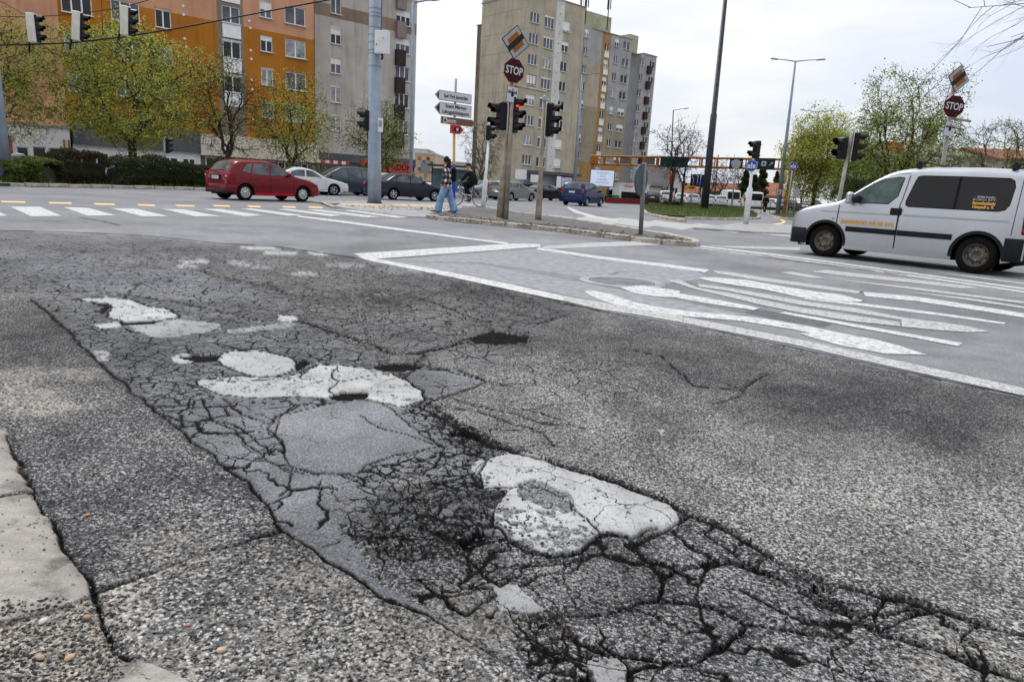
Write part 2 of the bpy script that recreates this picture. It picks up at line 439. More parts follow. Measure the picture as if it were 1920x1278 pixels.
# ---- white filler patches
WH = [
 [(135, 561), (200, 555), (245, 559), (272, 572), (320, 580), (337, 592), (300, 600), (235, 603), (197, 591), (212, 575), (190, 567)],
 [(165, 607), (225, 602), (236, 609), (200, 616)],
 [(235, 608), (330, 597), (410, 604), (416, 615), (330, 630), (290, 632)],
 [(425, 617), (500, 606), (570, 603), (535, 615), (432, 623)],
 [(518, 590), (550, 588), (563, 597), (542, 603), (522, 600)],
 [(160, 655), (196, 655), (216, 672), (188, 678)],
 [(323, 669), (345, 660), (371, 666), (360, 678), (335, 679)],
 [(400, 665), (440, 655), (490, 655), (522, 662), (556, 672), (558, 690), (520, 701), (470, 701), (430, 690), (412, 676)],
 [(366, 708), (430, 700), (520, 703), (565, 697), (592, 680), (640, 680), (700, 690), (732, 694), (762, 710), (790, 730), (797, 746), (760, 758), (720, 752), (690, 741), (620, 743), (540, 740), (470, 741), (420, 736), (380, 722)],
 [(748, 704), (775, 712), (772, 719), (755, 713)],
 [(893, 882), (925, 853), (985, 840), (1012, 850), (1060, 868), (1130, 895), (1200, 910), (1250, 935), (1282, 965), (1272, 985), (1200, 1001), (1130, 995), (1090, 1025), (1040, 1036), (990, 1017), (960, 1003), (925, 975), (930, 945), (955, 915), (905, 908)],
 [(876, 872), (908, 853), (918, 866), (888, 884)],
 [(922, 1092), (960, 1083), (985, 1112), (1017, 1136), (990, 1150), (945, 1145), (930, 1112)],
 [(1105, 1232), (1150, 1224), (1178, 1250), (1170, 1290), (1115, 1290)],
 [(333, 487), (380, 484), (404, 489), (380, 493), (345, 491)], [(328, 495), (350, 492), (374, 498), (340, 501)],
 [(428, 490), (450, 486), (474, 493), (465, 498), (440, 496)], [(470, 498), (490, 496), (513, 499), (500, 502), (474, 501)],
 [(543, 511), (565, 507), (600, 511), (590, 516), (552, 515)], [(610, 493), (650, 491), (692, 497), (660, 501), (620, 499)],
 [(448, 461), (500, 461), (532, 465), (520, 468), (470, 466)], [(490, 471), (530, 469), (567, 473), (540, 477), (500, 475)],
 [(568, 470), (600, 472), (625, 478), (600, 479)], [(706, 502), (750, 499), (783, 507), (740, 512), (710, 508)], [(700, 548), (725, 547), (735, 553), (712, 556)],
 [(1228, 803), (1244, 801), (1252, 808), (1238, 813)],
]
dull = {2: .72, 3: .66, 11: .8, 12: .72, 13: .7, 23: .6, 24: .55, 5: .85, 19: .8, 25: .7}
wpatch = np.zeros((NR, NA), bool)
pwx = wx+(fbm(gx*26, gy*26, 61, 4)-.5)*.045; pwy = wy+(fbm(gx*26, gy*26, 67, 4)-.5)*.045; pn1 = (fbm(gx*75, gy*75, 403, 2)-.5)*.35
pmot = (.70+.46*fbm(gx*9, gy*9, 407, 5))*(1-.3*(fbm(gx*90, gy*90, 401, 2) > .72))
for k, pl in enumerate(WH):
    m0 = inside(pl, pwx, pwy); g = dull.get(k, 1.0)
    if not m0.any(): continue
    if k > 13: al = m0*.9
    else: al = sst(.30, .62, blur(m0.astype(float), 2)+pn1)*m0; m = al > .45
    mot = pmot; A = np.array((.53, .528, .52))*g*(1.3 if k > 13 else .97)
    for X_, q_ in ((colA, 1.0), (colB, .9)): X_[:] = X_*(1-al[..., None]*.97)+(A*q_)*(mot*al*.97)[..., None]
    cov[m] = .25; crs[m] = 0
    wpatch |= m; pid[m] = k+1
    hgt += np.where(m, .0006, 0)
# holes worn through the big patch, grime specks on all of them
pit = inside([(985, 900), (1010, 896), (1070, 925), (1078, 950), (1040, 968), (1010, 955), (965, 922)]) & (fbm(gx*22, gy*22, 55, 4) > .44)
worn = wpatch & (fbm(gx*16, gy*16, 71, 5)*.6+fbm(gx*70, gy*70, 72, 2)*.4 > .66)
lowbig = inside([(930, 945), (1010, 945), (1060, 975), (1130, 1000), (1040, 1040), (930, 1000)]) & wpatch & (fbm(gx*45, gy*45, 73, 3) > .52)
for mm in (pit, worn | lowbig):
    colA[mm] = (.20, .20, .21); colB[mm] = (.40, .39, .37); cov[mm] = .35; crs[mm] = .5
hgt -= np.where(pit, .010, 0) + np.where(worn | lowbig, .003, 0)


# ---- cracks: cells of two sizes + drawn lines
ax = gx + (fbm(gx*6, gy*6, 101, 4)-.5)*.16 + (fbm(gx*30, gy*30, 103, 3)-.5)*.035
ay = gy + (fbm(gx*6, gy*6, 111, 4)-.5)*.16 + (fbm(gx*30, gy*30, 113, 3)-.5)*.035
def soft(polys, w):
    m = np.zeros((NR, NA), bool)
    ox = gx+(t3-.5)*w; oy = gy+(tone-.5)*w
    for pl in polys: m |= inside(pl, ox, oy)
    return m
zBig = soft([[(560, 1010), (760, 1000), (1000, 1010), (1130, 1005), (1290, 962), (1400, 1003), (1480, 1060), (1560, 1090), (1660, 1112), (1960, 1195), (2100, 1420), (1250, 1420), (1050, 1300), (860, 1170)],
             [(265, 740), (400, 735), (520, 760), (560, 860), (660, 900), (700, 960), (560, 990), (460, 900)], [(-200, 470), (200, 540), (560, 560), (300, 600), (130, 600), (-200, 560)],
             [(560, 590), (1000, 560), (1040, 640), (900, 690), (700, 650)]], .25)
zMed = soft([[(130, 605), (300, 560), (560, 590), (700, 640), (790, 720), (900, 800), (880, 870), (800, 870), (740, 760), (560, 755), (400, 745), (270, 740)],
             [(600, 880), (700, 850), (830, 840), (900, 860), (960, 920), (920, 1000), (1100, 1030), (1100, 1110), (860, 1150), (760, 1080), (650, 990)]], .15)
zFine = soft([[(640, 985), (700, 930), (800, 900), (930, 905), (950, 960), (930, 1010), (860, 1040), (740, 1050)], [(800, 745), (860, 780), (960, 838), (900, 868), (830, 820)],
              [(940, 1130), (1060, 1170), (1180, 1290), (1000, 1290)]], .06)
bi, bj, e1, b1x, b1y = voro(ax*3.7, ay*3.7, 1); e1 /= 3.7
ci, cj, e2, _, _ = voro(ax*9.5+3.3, ay*9.5, 2); e2 /= 9.5
fi, fj, e3, _, _ = voro(ax*22+1.3, ay*22, 3); e3 /= 22
skip = wpatch | kerb[0] | kerb[1] | slab3 | dirt | cross | strip
for k in (1, 2): skip |= (pid == 100+k)
wmin = .32*(rr[:, None]**2)*abs(dq)*sst(9, 5, rr)[:, None]; wn = vn(gx*7, gy*7, 131); wn2 = vn(gx*3.1, gy*3.1, 137)
def crackfield(e, w0, thr):
    w = w0*np.clip((wn*1.5-thr), 0.05, 1.3)
    w = np.where(w > w0*.2, np.maximum(w, wmin), w); return sst(w+.0016, w*.55, e), w
c1, w1 = crackfield(e1, .0125, .12); c2, w2 = crackfield(e2, .0062, .25); c3, w3 = crackfield(e3, .0055, .1)
K = np.zeros((NR, NA))
K = np.maximum(K, c1*(zBig & ~skip)); K = np.maximum(K, c2*(zMed & ~skip)); K = np.maximum(K, c3*(zFine & ~skip)*.95)
K *= (.25+.75*sst(4.6, 3.0, rr))[:, None]
# plates sit at slightly different heights
hgt += ((hsh(bi, bj, 5)-.5)*.005 + (b1x/3.7-ax)*(hsh(bi, bj, 6)-.5)*.035 + (b1y/3.7-ay)*(hsh(bi, bj, 7)-.5)*.035)*(zBig & ~skip)
hgt += (hsh(ci, cj, 5)-.5)*.004*(zMed & ~skip)
hgt += ((hsh(fi, fj, 5)-.8)*.012)*(zFine & ~skip)
colA *= (1 + ((hsh(ci, cj, 9)-.5)*.28*(zMed & ~skip) + (hsh(bi, bj, 9)-.5)*.28*(zBig & ~skip) + ((hsh(fi, fj, 9)-.75)*.7*(zFine & ~skip))))[..., None]
LINES = [  # (half width m, depth m, points)
 (.0065, .016, [(60, 560), (130, 620), (195, 685), (265, 740), (335, 795), (400, 850), (460, 900), (530, 985)]),
 (.004, .006, [(530, 985), (620, 1050), (680, 1085), (730, 1120), (830, 1170), (960, 1240)]),
 (.016, .035, [(870, 800), (910, 825), (960, 842), (1040, 862), (1100, 882), (1150, 895), (1200, 912), (1250, 935), (1290, 958), (1340, 975), (1400, 1003), (1440, 1030), (1480, 1060), (1530, 1075), (1560, 1092), (1610, 1100), (1660, 1114), (1720, 1128), (1800, 1152), (1960, 1195)]),
 (.012, .03, [(560, 600), (620, 620), (700, 645), (740, 662), (790, 660), (850, 645), (880, 632), (940, 628), (1000, 636)]),
 (.014, .03, [(788, 755), (830, 780), (870, 800), (905, 830), (940, 838)]),
 (.005, .014, [(178, 1106), (250, 1080), (330, 1050), (390, 1025), (430, 1020), (530, 988)]),
 (.007, .018, [(10, 812), (38, 860), (62, 918), (100, 980), (140, 1045), (180, 1106), (190, 1160), (215, 1215), (240, 1235)]),
 (.004, .012, [(0, 930), (30, 926), (63, 920)]),
 (.009, .02, [(1290, 965), (1230, 1000), (1180, 1020), (1210, 1050), (1250, 1080), (1300, 1060), (1360, 1045), (1420, 1070), (1500, 1100), (1540, 1130), (1600, 1150), (1650, 1170), (1700, 1150), (1740, 1140)]),
 (.013, .03, [(1480, 1060), (1540, 1105), (1600, 1150), (1660, 1180), (1760, 1210), (1830, 1240), (1960, 1290)]),
 (.010, .025, [(1250, 1080), (1240, 1120), (1330, 1135), (1400, 1160), (1480, 1175), (1560, 1180)]),
 (.009, .02, [(1240, 1120), (1140, 1150), (1040, 1150), (1010, 1145)]),
 (.008, .02, [(1030, 1150), (1090, 1200), (1140, 1225), (1200, 1230), (1300, 1240), (1370, 1200), (1400, 1165)]),
 (.010, .025, [(790, 985), (850, 1000), (905, 1010), (960, 1005), (1000, 1030), (1040, 1038), (1090, 1028), (1130, 1000), (1190, 1002), (1230, 985)]),
 (.005, .010, [(530, 870), (560, 880), (640, 886), (680, 905), (750, 915), (830, 905), (870, 890)]),
 (.004, .010, [(680, 775), (720, 800), (790, 820), (830, 835), (815, 870), (760, 895), (680, 880)]),
 (.005, .012, [(520, 775), (500, 800), (528, 820), (530, 845), (510, 850), (480, 820), (440, 790), (390, 780), (380, 740)]),
 (.004, .010, [(335, 795), (400, 785), (440, 800), (470, 835), (540, 880), (535, 910), (520, 925)]),
 (.005, .012, [(420, 740), (450, 770), (500, 790), (525, 775), (560, 755), (620, 745)]),
 (.004, .010, [(0, 505), (90, 525), (150, 545), (210, 548), (300, 560), (400, 580), (480, 600), (560, 600)]),
 (.003, .008, [(60, 515), (160, 520), (230, 535), (330, 525), (300, 520)]), (.003, .008, [(230, 560), (260, 530), (330, 515), (390, 505)]),
 (.006, .014, [(60, 462), (150, 470), (300, 472), (420, 462)]), (.005, .012, [(330, 490), (400, 515), (470, 530), (560, 556), (600, 548)]),
 (.010, .02, [(400, 515), (440, 525), (500, 532), (530, 545)]), (.006, .02, [(700, 545), (790, 560), (850, 580), (900, 600), (1010, 605), (1060, 590)]),
 (.005, .012, [(880, 640), (800, 655), (780, 680), (840, 690), (905, 712), (950, 720)]), (.004, .01, [(800, 755), (850, 735), (905, 715)]),
 (.005, .015, [(1170, 650), (1240, 665), (1300, 720), (1390, 730), (1440, 700)]), (.004, .01, [(1370, 720), (1400, 728), (1380, 745), (1340, 755)]),
 (.003, .008, [(940, 560), (990, 575), (1050, 580)]), (.008, .012, [(1000, 550), (1050, 566), (1080, 574), (1120, 578)]),
 (.005, .012, [(820, 760), (900, 765), (960, 790), (1010, 800), (1040, 830)]), (.004, .01, [(850, 745), (960, 770), (1020, 790), (1100, 800)]),
 (.006, .015, [(1340, 975), (1320, 1000), (1370, 1030), (1400, 1003)]), (.005, .012, [(1440, 1030), (1420, 1070), (1370, 1030)]),
 (.006, .014, [(1660, 1114), (1640, 1150), (1650, 1170)]), (.006, .014, [(1830, 1160), (1800, 1200), (1830, 1240)]),
 (.006, .015, [(860, 1030), (900, 1060), (930, 1090)]), (.006, .015, [(780, 1085), (850, 1140), (870, 1150), (925, 1120)]), (.006, .015, [(985, 1060), (1060, 1050), (1100, 1040)]),
 (.003, .006, [(1000, 905), (1030, 912), (1060, 930), (1075, 950), (1110, 975), (1130, 995)]), (.003, .006, [(905, 905), (960, 912), (1000, 905)]),
 (.003, .006, [(630, 683), (620, 705), (635, 712), (610, 730), (625, 735)]), (.003, .006, [(435, 700), (430, 712), (480, 708), (560, 705), (592, 682)]), (.003, .006, [(640, 712), (700, 700), (735, 695)]),
]
for k in (0, 7, 8, 10):   # outline cracks round the biggest fills
    LINES.append((.0035, .008, WH[k]+[WH[k][0]]))
LINES.append((.0035, .010, sm[1]+[sm[1][0]])); LINES.append((.0035, .010, sm[2]+[sm[2][0]]))
for (hw, dp, pts) in LINES:
    fld = np.full((NR, NA), 9.0); stamp(pts, fld, hw*3+.06)
    w = np.maximum(hw*.95*np.clip(wn*1.9-.2, .12, 1.7), wmin*.8)
    k = sst(w+.0018, w*.55, fld)
    K = np.maximum(K, k)
    hgt -= k*dp*.33
    sl = np.exp(-(fld/(hw*2.6+.008))**2)*(fld < 1)
    cov -= sl*.12; colA *= (1-.30*sl*(hw > .005))[..., None]
    hgt -= sl*hw*.15
# old fine crazing over the left part
dix, djx, e4, _, _ = voro(ax*6+9, ay*6*1.0, 9); e4 /= 6
zc = soft([[(100, 480), (620, 478), (900, 530), (1010, 560), (1000, 640), (700, 640), (560, 600), (330, 570), (560, 556), (400, 515)]], .3) & ~skip
k = sst(.006, .001, e4)*zc*np.clip(wn2*1.8-.3, 0, 1); K = np.maximum(K, k*.9)
# soil with grit has gathered in that part
so = (zc*sst(.46, .58, fbm(gx*5, gy*5, 171, 3))*sst(.58, .75, vn(gx*95, gy*95, 172))*.55)[..., None]
colA = colA*(1-so)+np.array((.33, .305, .26))*so; colB = colB*(1-so)+np.array((.42, .40, .35))*so
colA = colA*(1-(zc*.18)[..., None])
# potholes (outline, depth)
HOLES = [([(612, 738), (640, 731), (690, 732), (697, 740), (660, 745), (625, 743)], .06), ([(695, 685), (720, 678), (795, 680), (790, 688), (745, 691), (715, 690)], .05),
         ([(880, 632), (925, 618), (995, 630), (985, 640), (930, 642), (890, 640)], .05), ([(340, 668), (370, 663), (415, 664), (405, 672), (370, 676)], .04),
         ([(168, 566), (200, 565), (209, 572), (196, 586), (175, 584), (192, 574)], .04), ([(222, 603), (262, 600), (300, 599), (290, 604), (235, 607)], .03),
         ([(553, 678), (566, 672), (582, 675), (570, 684), (560, 692), (550, 688)], .04), ([(862, 1000), (890, 985), (915, 990), (912, 1005), (880, 1022), (862, 1015)], .025),
         ([(1515, 1098), (1545, 1092), (1570, 1105), (1545, 1118), (1520, 1112)], .018), ([(840, 800), (880, 800), (910, 815), (880, 818), (850, 810)], .03),
         ([(985, 1150), (1030, 1165), (1060, 1215), (1040, 1230), (1000, 1200)], .012)]
hole = np.zeros((NR, NA), bool)
for pl, dp in HOLES:
    m = inside(pl); hgt -= np.where(m, min(dp, .025)*.8, 0)
    if dp > .02: hole |= m
K = np.clip(K, 0, 1)
hgt -= K*.006
hgt += (fbm(gx*1.2, gy*1.2, 88, 3)-.5)*.02*sst(15, 8, rr)[:, None] - .008
# real grain of the surface
grain = vn(gx*105, gy*105, 201)*.6+vn(gx*210, gy*210, 202)*.4
hgt = hgt*(1-np.clip((rr[:, None]-2.5)/6, 0, .7)); hgt = blur(hgt, 1)*.5+hgt*.5
hgt += (grain-.5)*.0035*crs*(1-K)*sst(3.5, 1.8, rr)[:, None]
edge_in = sst(15.0, 12.5, rr)[:, None]
hgt = hgt*edge_in
hgt = np.where(cross, np.minimum(hgt, -.0005)*.15, hgt)
crk = np.clip(K*1.0 + hole*1.0, 0, 1)
# darker matrix and stone colours round the crumbled part
br = soft([[(640, 985), (700, 930), (800, 905), (930, 905), (950, 960), (930, 1015), (860, 1040), (740, 1050)]], .1)
brf = blur(br.astype(float), 8); brn = brf*(.55+.45*sst(.4, .6, fbm(gx*12, gy*12, 311, 3))); colA *= (1-.28*brn)[..., None]; colB *= (1-.35*brn)[..., None]; cov -= .08*brn

craze = np.zeros((NR, NA))
craze = np.maximum(craze, blur((zc | (zMed & ~skip)).astype(float), 6))
craze = np.maximum(craze, .75*blur((mid & ~skip).astype(float), 5)); craze = np.maximum(craze, .95*blur((zFine & ~skip).astype(float), 4))
lft = blur((inside(LEFT) & ~cross).astype(float), 8)*.7; craze = np.maximum(craze, lft)
craze = np.where(blur(low.astype(float), 6) > .5, np.minimum(craze, .3+.6*zFine), craze); calm = blur(inside([(440, 880), (560, 870), (680, 905), (640, 960), (700, 1050), (840, 1150), (860, 1185), (720, 1110), (600, 1040), (500, 950)]).astype(float), 6); craze *= 1-.85*calm; craze = np.clip(craze*(1+.6*sst(2.6, 4.5, rr)[:, None]), 0, 1.32); craze = np.where(wpatch, .30, craze); craze = np.where((pid == 101) | (pid == 102), .12, craze); craze = np.where(strip | kk | dirt | cross, 0, craze)
rl2 = blur(soft([[(560, 600), (1000, 636), (1180, 640), (1240, 700), (1100, 800), (1000, 850), (860, 800), (790, 750), (700, 650)]], .2).astype(float), 10)*~cross*~wpatch; craze = np.maximum(craze, rl2*.55)
def soilcol():
    t = fbm(gx*6, gy*6, 301, 3)[..., None]
    return np.array((.006, .0055, .005))*(1-sst(.66, .86, t)) + np.array((.15, .125, .095))*sst(.66, .86, t)*.6
cr3 = crk[..., None]; SL = soilcol()
SL = np.where(hole[..., None], np.array((.004, .004, .004)), SL)  # holes near black: the shade of their depth put into the colour
colA = colA*(1-cr3)+SL*cr3; colB = colB*(1-cr3)+SL*1.3*cr3
far_ = (sst(5.5, 8, rr)[:, None]*np.ones((1, NA)))
for k_ in range(3):
    colA[..., k_] = colA[..., k_]*(1-far_)+blur(colA[..., k_], 1)*far_; colB[..., k_] = colB[..., k_]*(1-far_)+blur(colB[..., k_], 1)*far_
cov = cov*(1-far_)+blur(cov, 2)*far_

def ground_mat():
    m = bpy.data.materials.new('asphalt'); m.use_nodes = True; t = m.node_tree; b = t.nodes['Principled BSDF']
    tc = NN(t, 'ShaderNodeTexCoord')
    A = NN(t, 'ShaderNodeAttribute', attribute_name='matrix_col'); B = NN(t, 'ShaderNodeAttribute', attribute_name='stone_col'); P = NN(t, 'ShaderNodeAttribute', attribute_name='surf')
    sp = NN(t, 'ShaderNodeSeparateColor'); t.links.new(P.outputs['Color'], sp.inputs[0])   # r cover, g coarseness, b crack
    def vor(scale, seed):
        mp = NN(t, 'ShaderNodeMapping'); mp.inputs['Location'].default_value = (seed, seed*.7, 0); mp.inputs['Scale'].default_value = (scale, scale, scale*.25)
        t.links.new(tc.outputs['Object'], mp.inputs[0])
        nz = NN(t, 'ShaderNodeTexNoise'); nz.inputs['Scale'].default_value = 1.1; nz.inputs['Detail'].default_value = 1
        t.links.new(mp.outputs[0], nz.inputs[0])
        mxv = NN(t, 'ShaderNodeMix', data_type='VECTOR'); mxv.inputs[0].default_value = .3
        t.links.new(mp.outputs[0], mxv.inputs[4]); t.links.new(nz.outputs[1], mxv.inputs[5])
        v = NN(t, 'ShaderNodeTexVoronoi'); v.inputs['Scale'].default_value = 1.4; t.links.new(mxv.outputs[1], v.inputs['Vector'])
        s2 = NN(t, 'ShaderNodeSeparateColor'); t.links.new(v.outputs['Color'], s2.inputs[0])
        return v.outputs['Distance'], s2.outputs[0], s2.outputs[1]
    def math_(op, a, b2=None, cl=False):
        n = NN(t, 'ShaderNodeMath', operation=op); n.use_clamp = cl
        for i, x in enumerate((a, b2)):
            if x is None: continue
            if isinstance(x, (int, float)): n.inputs[i].default_value = x
            else: t.links.new(x, n.inputs[i])
        return n.outputs[0]
    def mixf(f, a, c):
        n = NN(t, 'ShaderNodeMix', data_type='FLOAT'); t.links.new(f, n.inputs[0])
        for i, x in ((2, a), (3, c)):
            if isinstance(x, (int, float)): n.inputs[i].default_value = x
            else: t.links.new(x, n.inputs[i])
        return n.outputs[0]
    dF, rF, tF = vor(225, 3.0); dC, rC, tC = vor(124, 9.0)
    k = sp.outputs[1]
    r_ = mixf(k, rF, rC); d_ = mixf(k, dF, dC); t_ = mixf(k, tF, tC)
    # a stone shows where its random number is under the cover, fading at its rim
    on = math_('MULTIPLY', math_('SUBTRACT', sp.outputs[0], r_), 7.0, True)
    rim = NN(t, 'ShaderNodeMapRange'); rim.inputs[1].default_value = .80; rim.inputs[2].default_value = .52; t.links.new(d_, rim.inputs[0])
    on = math_('MULTIPLY', on, rim.outputs[0])
    mx = NN(t, 'ShaderNodeMix', data_type='RGBA'); t.links.new(on, mx.inputs[0]); t.links.new(A.outputs['Color'], mx.inputs[6]); t.links.new(B.outputs['Color'], mx.inputs[7])
    # stone to stone variation; black binder pits, darkened in place of relief shading
    va = NN(t, 'ShaderNodeMapRange'); va.inputs[3].default_value = .52; va.inputs[4].default_value = 1.40; t.links.new(t_, va.inputs[0])
    pt = NN(t, 'ShaderNodeTexNoise'); pt.inputs['Scale'].default_value = 95; pt.inputs['Detail'].default_value = 3; pt.inputs['Roughness'].default_value = .6
    t.links.new(tc.outputs['Object'], pt.inputs[0])
    pm = NN(t, 'ShaderNodeMapRange'); pm.inputs[1].default_value = .38; pm.inputs[2].default_value = .52; pm.inputs[3].default_value = .10; pm.inputs[4].default_value = 1.12
    t.links.new(pt.outputs[0], pm.inputs[0])
    lo = NN(t, 'ShaderNodeTexNoise'); lo.inputs['Scale'].default_value = .45; lo.inputs['Detail'].default_value = 7; lo.inputs['Roughness'].default_value = .6; t.links.new(tc.outputs['Object'], lo.inputs[0])
    lm = NN(t, 'ShaderNodeMapRange'); lm.inputs[1].default_value = .3; lm.inputs[2].default_value = .7; lm.inputs[3].default_value = .78; lm.inputs[4].default_value = 1.15; t.links.new(lo.outputs[0], lm.inputs[0])
    kp = math_('MULTIPLY', k, 1.6, True)
    pk = math_('MULTIPLY', mixf(kp, 1.0, pm.outputs[0]), lm.outputs[0])
    vv = math_('MULTIPLY', mixf(math_('ADD', math_('MULTIPLY', k, 2.5, True), .22, True), 1.0, va.outputs[0]), pk)
    ml = NN(t, 'ShaderNodeMix', data_type='RGBA', blend_type='MULTIPLY'); ml.inputs[0].default_value = 1
    t.links.new(mx.outputs[2], ml.inputs[6]); t.links.new(vv, ml.inputs[7]); t.links.new(ml.outputs[2], b.inputs['Base Color'])
    b.inputs['Roughness'].default_value = .78; b.inputs['Specular IOR Level'].default_value = .06
    # fine web of hairline cracks where the surface is crazed
    CZ = NN(t, 'ShaderNodeAttribute', attribute_name='craze')
    def web(scale, amp, wd, seed, nzs, ex):
        mp = NN(t, 'ShaderNodeMapping'); mp.inputs['Location'].default_value = (seed, seed*1.3, 0); mp.inputs['Scale'].default_value = (scale, scale, 0)
        t.links.new(tc.outputs['Object'], mp.inputs[0])
        n1 = NN(t, 'ShaderNodeTexNoise'); n1.inputs['Scale'].default_value = nzs; n1.inputs['Detail'].default_value = 5; n1.inputs['Roughness'].default_value = .6
        t.links.new(mp.outputs[0], n1.inputs[0])
        vs = NN(t, 'ShaderNodeVectorMath', operation='SCALE'); t.links.new(n1.outputs[1], vs.inputs[0]); vs.inputs['Scale'].default_value = amp
        va_ = NN(t, 'ShaderNodeVectorMath', operation='ADD'); t.links.new(mp.outputs[0], va_.inputs[0]); t.links.new(vs.outputs[0], va_.inputs[1])
        v = NN(t, 'ShaderNodeTexVoronoi', feature='DISTANCE_TO_EDGE', voronoi_dimensions='2D'); v.inputs['Scale'].default_value = 1.0; t.links.new(va_.outputs[0], v.inputs['Vector'])
        n2 = NN(t, 'ShaderNodeTexNoise'); n2.inputs['Scale'].default_value = .9; n2.inputs['Detail'].default_value = 3; t.links.new(mp.outputs[0], n2.inputs[0])
        wv = NN(t, 'ShaderNodeMapRange'); wv.inputs[1].default_value = .36; wv.inputs[2].default_value = .66; wv.inputs[3].default_value = 0; wv.inputs[4].default_value = wd*scale*2; t.links.new(n2.outputs[0], wv.inputs[0])
        w2 = math_('MULTIPLY', wv.outputs[0], math_('POWER', CZ.outputs['Fac'], ex))
        q_ = math_('DIVIDE', v.outputs['Distance'], math_('ADD', w2, .00001))
        mr_ = NN(t, 'ShaderNodeMapRange'); mr_.inputs[1].default_value = 1.0; mr_.inputs[2].default_value = .45; t.links.new(q_, mr_.inputs[0])
        return mr_.outputs[0]
    w_all = math_('MAXIMUM', web(4.2, .55, .0052, 2.0, 1.6, 1.0), math_('MAXIMUM', web(8.0, .5, .0046, 5.0, 1.4, 2.2), web(21.0, .4, .0022, 8.0, 1.2, 7.0)))
    dkc = NN(t, 'ShaderNodeMix', data_type='RGBA'); dkc.inputs[7].default_value = (.008, .0075, .007, 1)
    t.links.new(w_all, dkc.inputs[0]); t.links.new(ml.outputs[2], dkc.inputs[6]); t.links.new(dkc.outputs[2], b.inputs['Base Color'])
    # relief of the stones
    hh = math_('MULTIPLY', math_('SUBTRACT', 1.0, d_), mixf(k, .35, 1.0))
    hh = math_('ADD', hh, math_('MULTIPLY', pt.outputs[0], 1.2)); hh = math_('SUBTRACT', hh, math_('MULTIPLY', w_all, 1.5))
    bp = NN(t, 'ShaderNodeBump'); bp.inputs['Strength'].default_value = .9; bp.inputs['Distance'].default_value = .006
    t.links.new(hh, bp.inputs['Height']); t.links.new(bp.outputs[0], b.inputs['Normal'])
    return m
M_ASPH = ground_mat()
def field_mesh(name, verts, faces, A, B, S, parent=None):
    me = bpy.data.meshes.new(name)
    nv, nf = len(verts), len(faces)
    me.vertices.add(nv); me.vertices.foreach_set('co', verts.astype(np.float32).ravel())
    me.loops.add(nf*4); me.loops.foreach_set('vertex_index', faces.astype(np.int32).ravel())
    me.polygons.add(nf); me.polygons.foreach_set('loop_start', np.arange(0, nf*4, 4, dtype=np.int32))
    me.polygons.foreach_set('use_smooth', np.ones(nf, bool))
    me.update(calc_edges=True)
    if S.shape[1] == 4:
        a = me.attributes.new('craze', 'FLOAT', 'POINT'); a.data.foreach_set('value', np.ascontiguousarray(S[:, 3]).astype(np.float32)); S = S[:, :3]
    for nm, arr in (('matrix_col', A), ('stone_col', B), ('surf', S)):
        a = me.attributes.new(nm, 'FLOAT_COLOR', 'POINT')
        a.data.foreach_set('color', np.concatenate([arr, np.ones((nv, 1))], 1).astype(np.float32).ravel())
    me.materials.append(M_ASPH)
    return link(bpy.data.objects.new(name, me), parent)
V = np.stack([gx, gy, hgt], -1).reshape(-1, 3)
AA = np.clip(colA, .004, .85).reshape(-1, 3); BB = np.clip(colB, .004, .85).reshape(-1, 3)
SS = np.stack([np.clip(cov, 0, .9), np.clip(crs, 0, 1), crk, np.clip(craze, 0, 1)], -1).reshape(-1, 4)
ii, jj = np.meshgrid(np.arange(NR-1), np.arange(NA-1), indexing='ij')
i0 = (ii*NA+jj).ravel()
FA = np.stack([i0, i0+1, i0+NA+1, i0+NA], 1)      # winding: angle, then radius
FA = FA[:, ::-1]
# which piece does a face belong to: a filler patch, a broken plate, a kerb slab or the road itself
piece = np.zeros((NR, NA), np.int64)
pl_ok = ~skip & (K < .5) & ~zFine
piece = np.where(zBig & ~zMed & pl_ok, 10**6 + ((bi % 1000)*1000+(bj % 1000)).astype(np.int64), piece)
piece = np.where(zMed & pl_ok, 3*10**6 + ((ci % 1000)*1000+(cj % 1000)).astype(np.int64), piece)
piece = np.where(pid > 0, pid, piece)
piece = np.where(kerb[0], 500, piece); piece = np.where(kerb[1], 501, piece); piece = np.where(slab3, 502, piece); piece = np.where(dirt, 503, piece)
pf = piece[:-1, :-1].ravel()
ids, cnt = np.unique(pf, return_counts=True)
order = sorted([(c, i) for i, c in zip(ids, cnt) if i >= 10**6 and c > 220], reverse=True)[:230]
keep = {i for c, i in order}
def sub(name, sel, parent=None):
    f = FA[sel]; u, inv = np.unique(f, return_inverse=True)
    return field_mesh(name, V[u], inv.reshape(-1, 4), AA[u], BB[u], SS[u], parent)
own = np.isin(pf, list(keep) + [i for i in ids if 0 < i < 10**6 and i not in (500, 501, 502, 503)] + [500, 501, 502, 503])
ROAD = sub('road', ~own); tag(ROAD, kind='structure')
for i in ids:
    if 0 < i < 500 and (pf == i).sum() > 3: sub('repair_patch', pf == i, ROAD)
    elif i in keep: sub('asphalt_plate', pf == i, ROAD)
KERB = thing('kerb', 'pale concrete kerb slabs along the left edge of the broken lane', 'kerb')
for i in (500, 501, 502):
    if (pf == i).any(): sub('kerb_slab', pf == i, KERB)
if (pf == 503).any(): tag(sub('dirt', pf == 503), kind='structure')

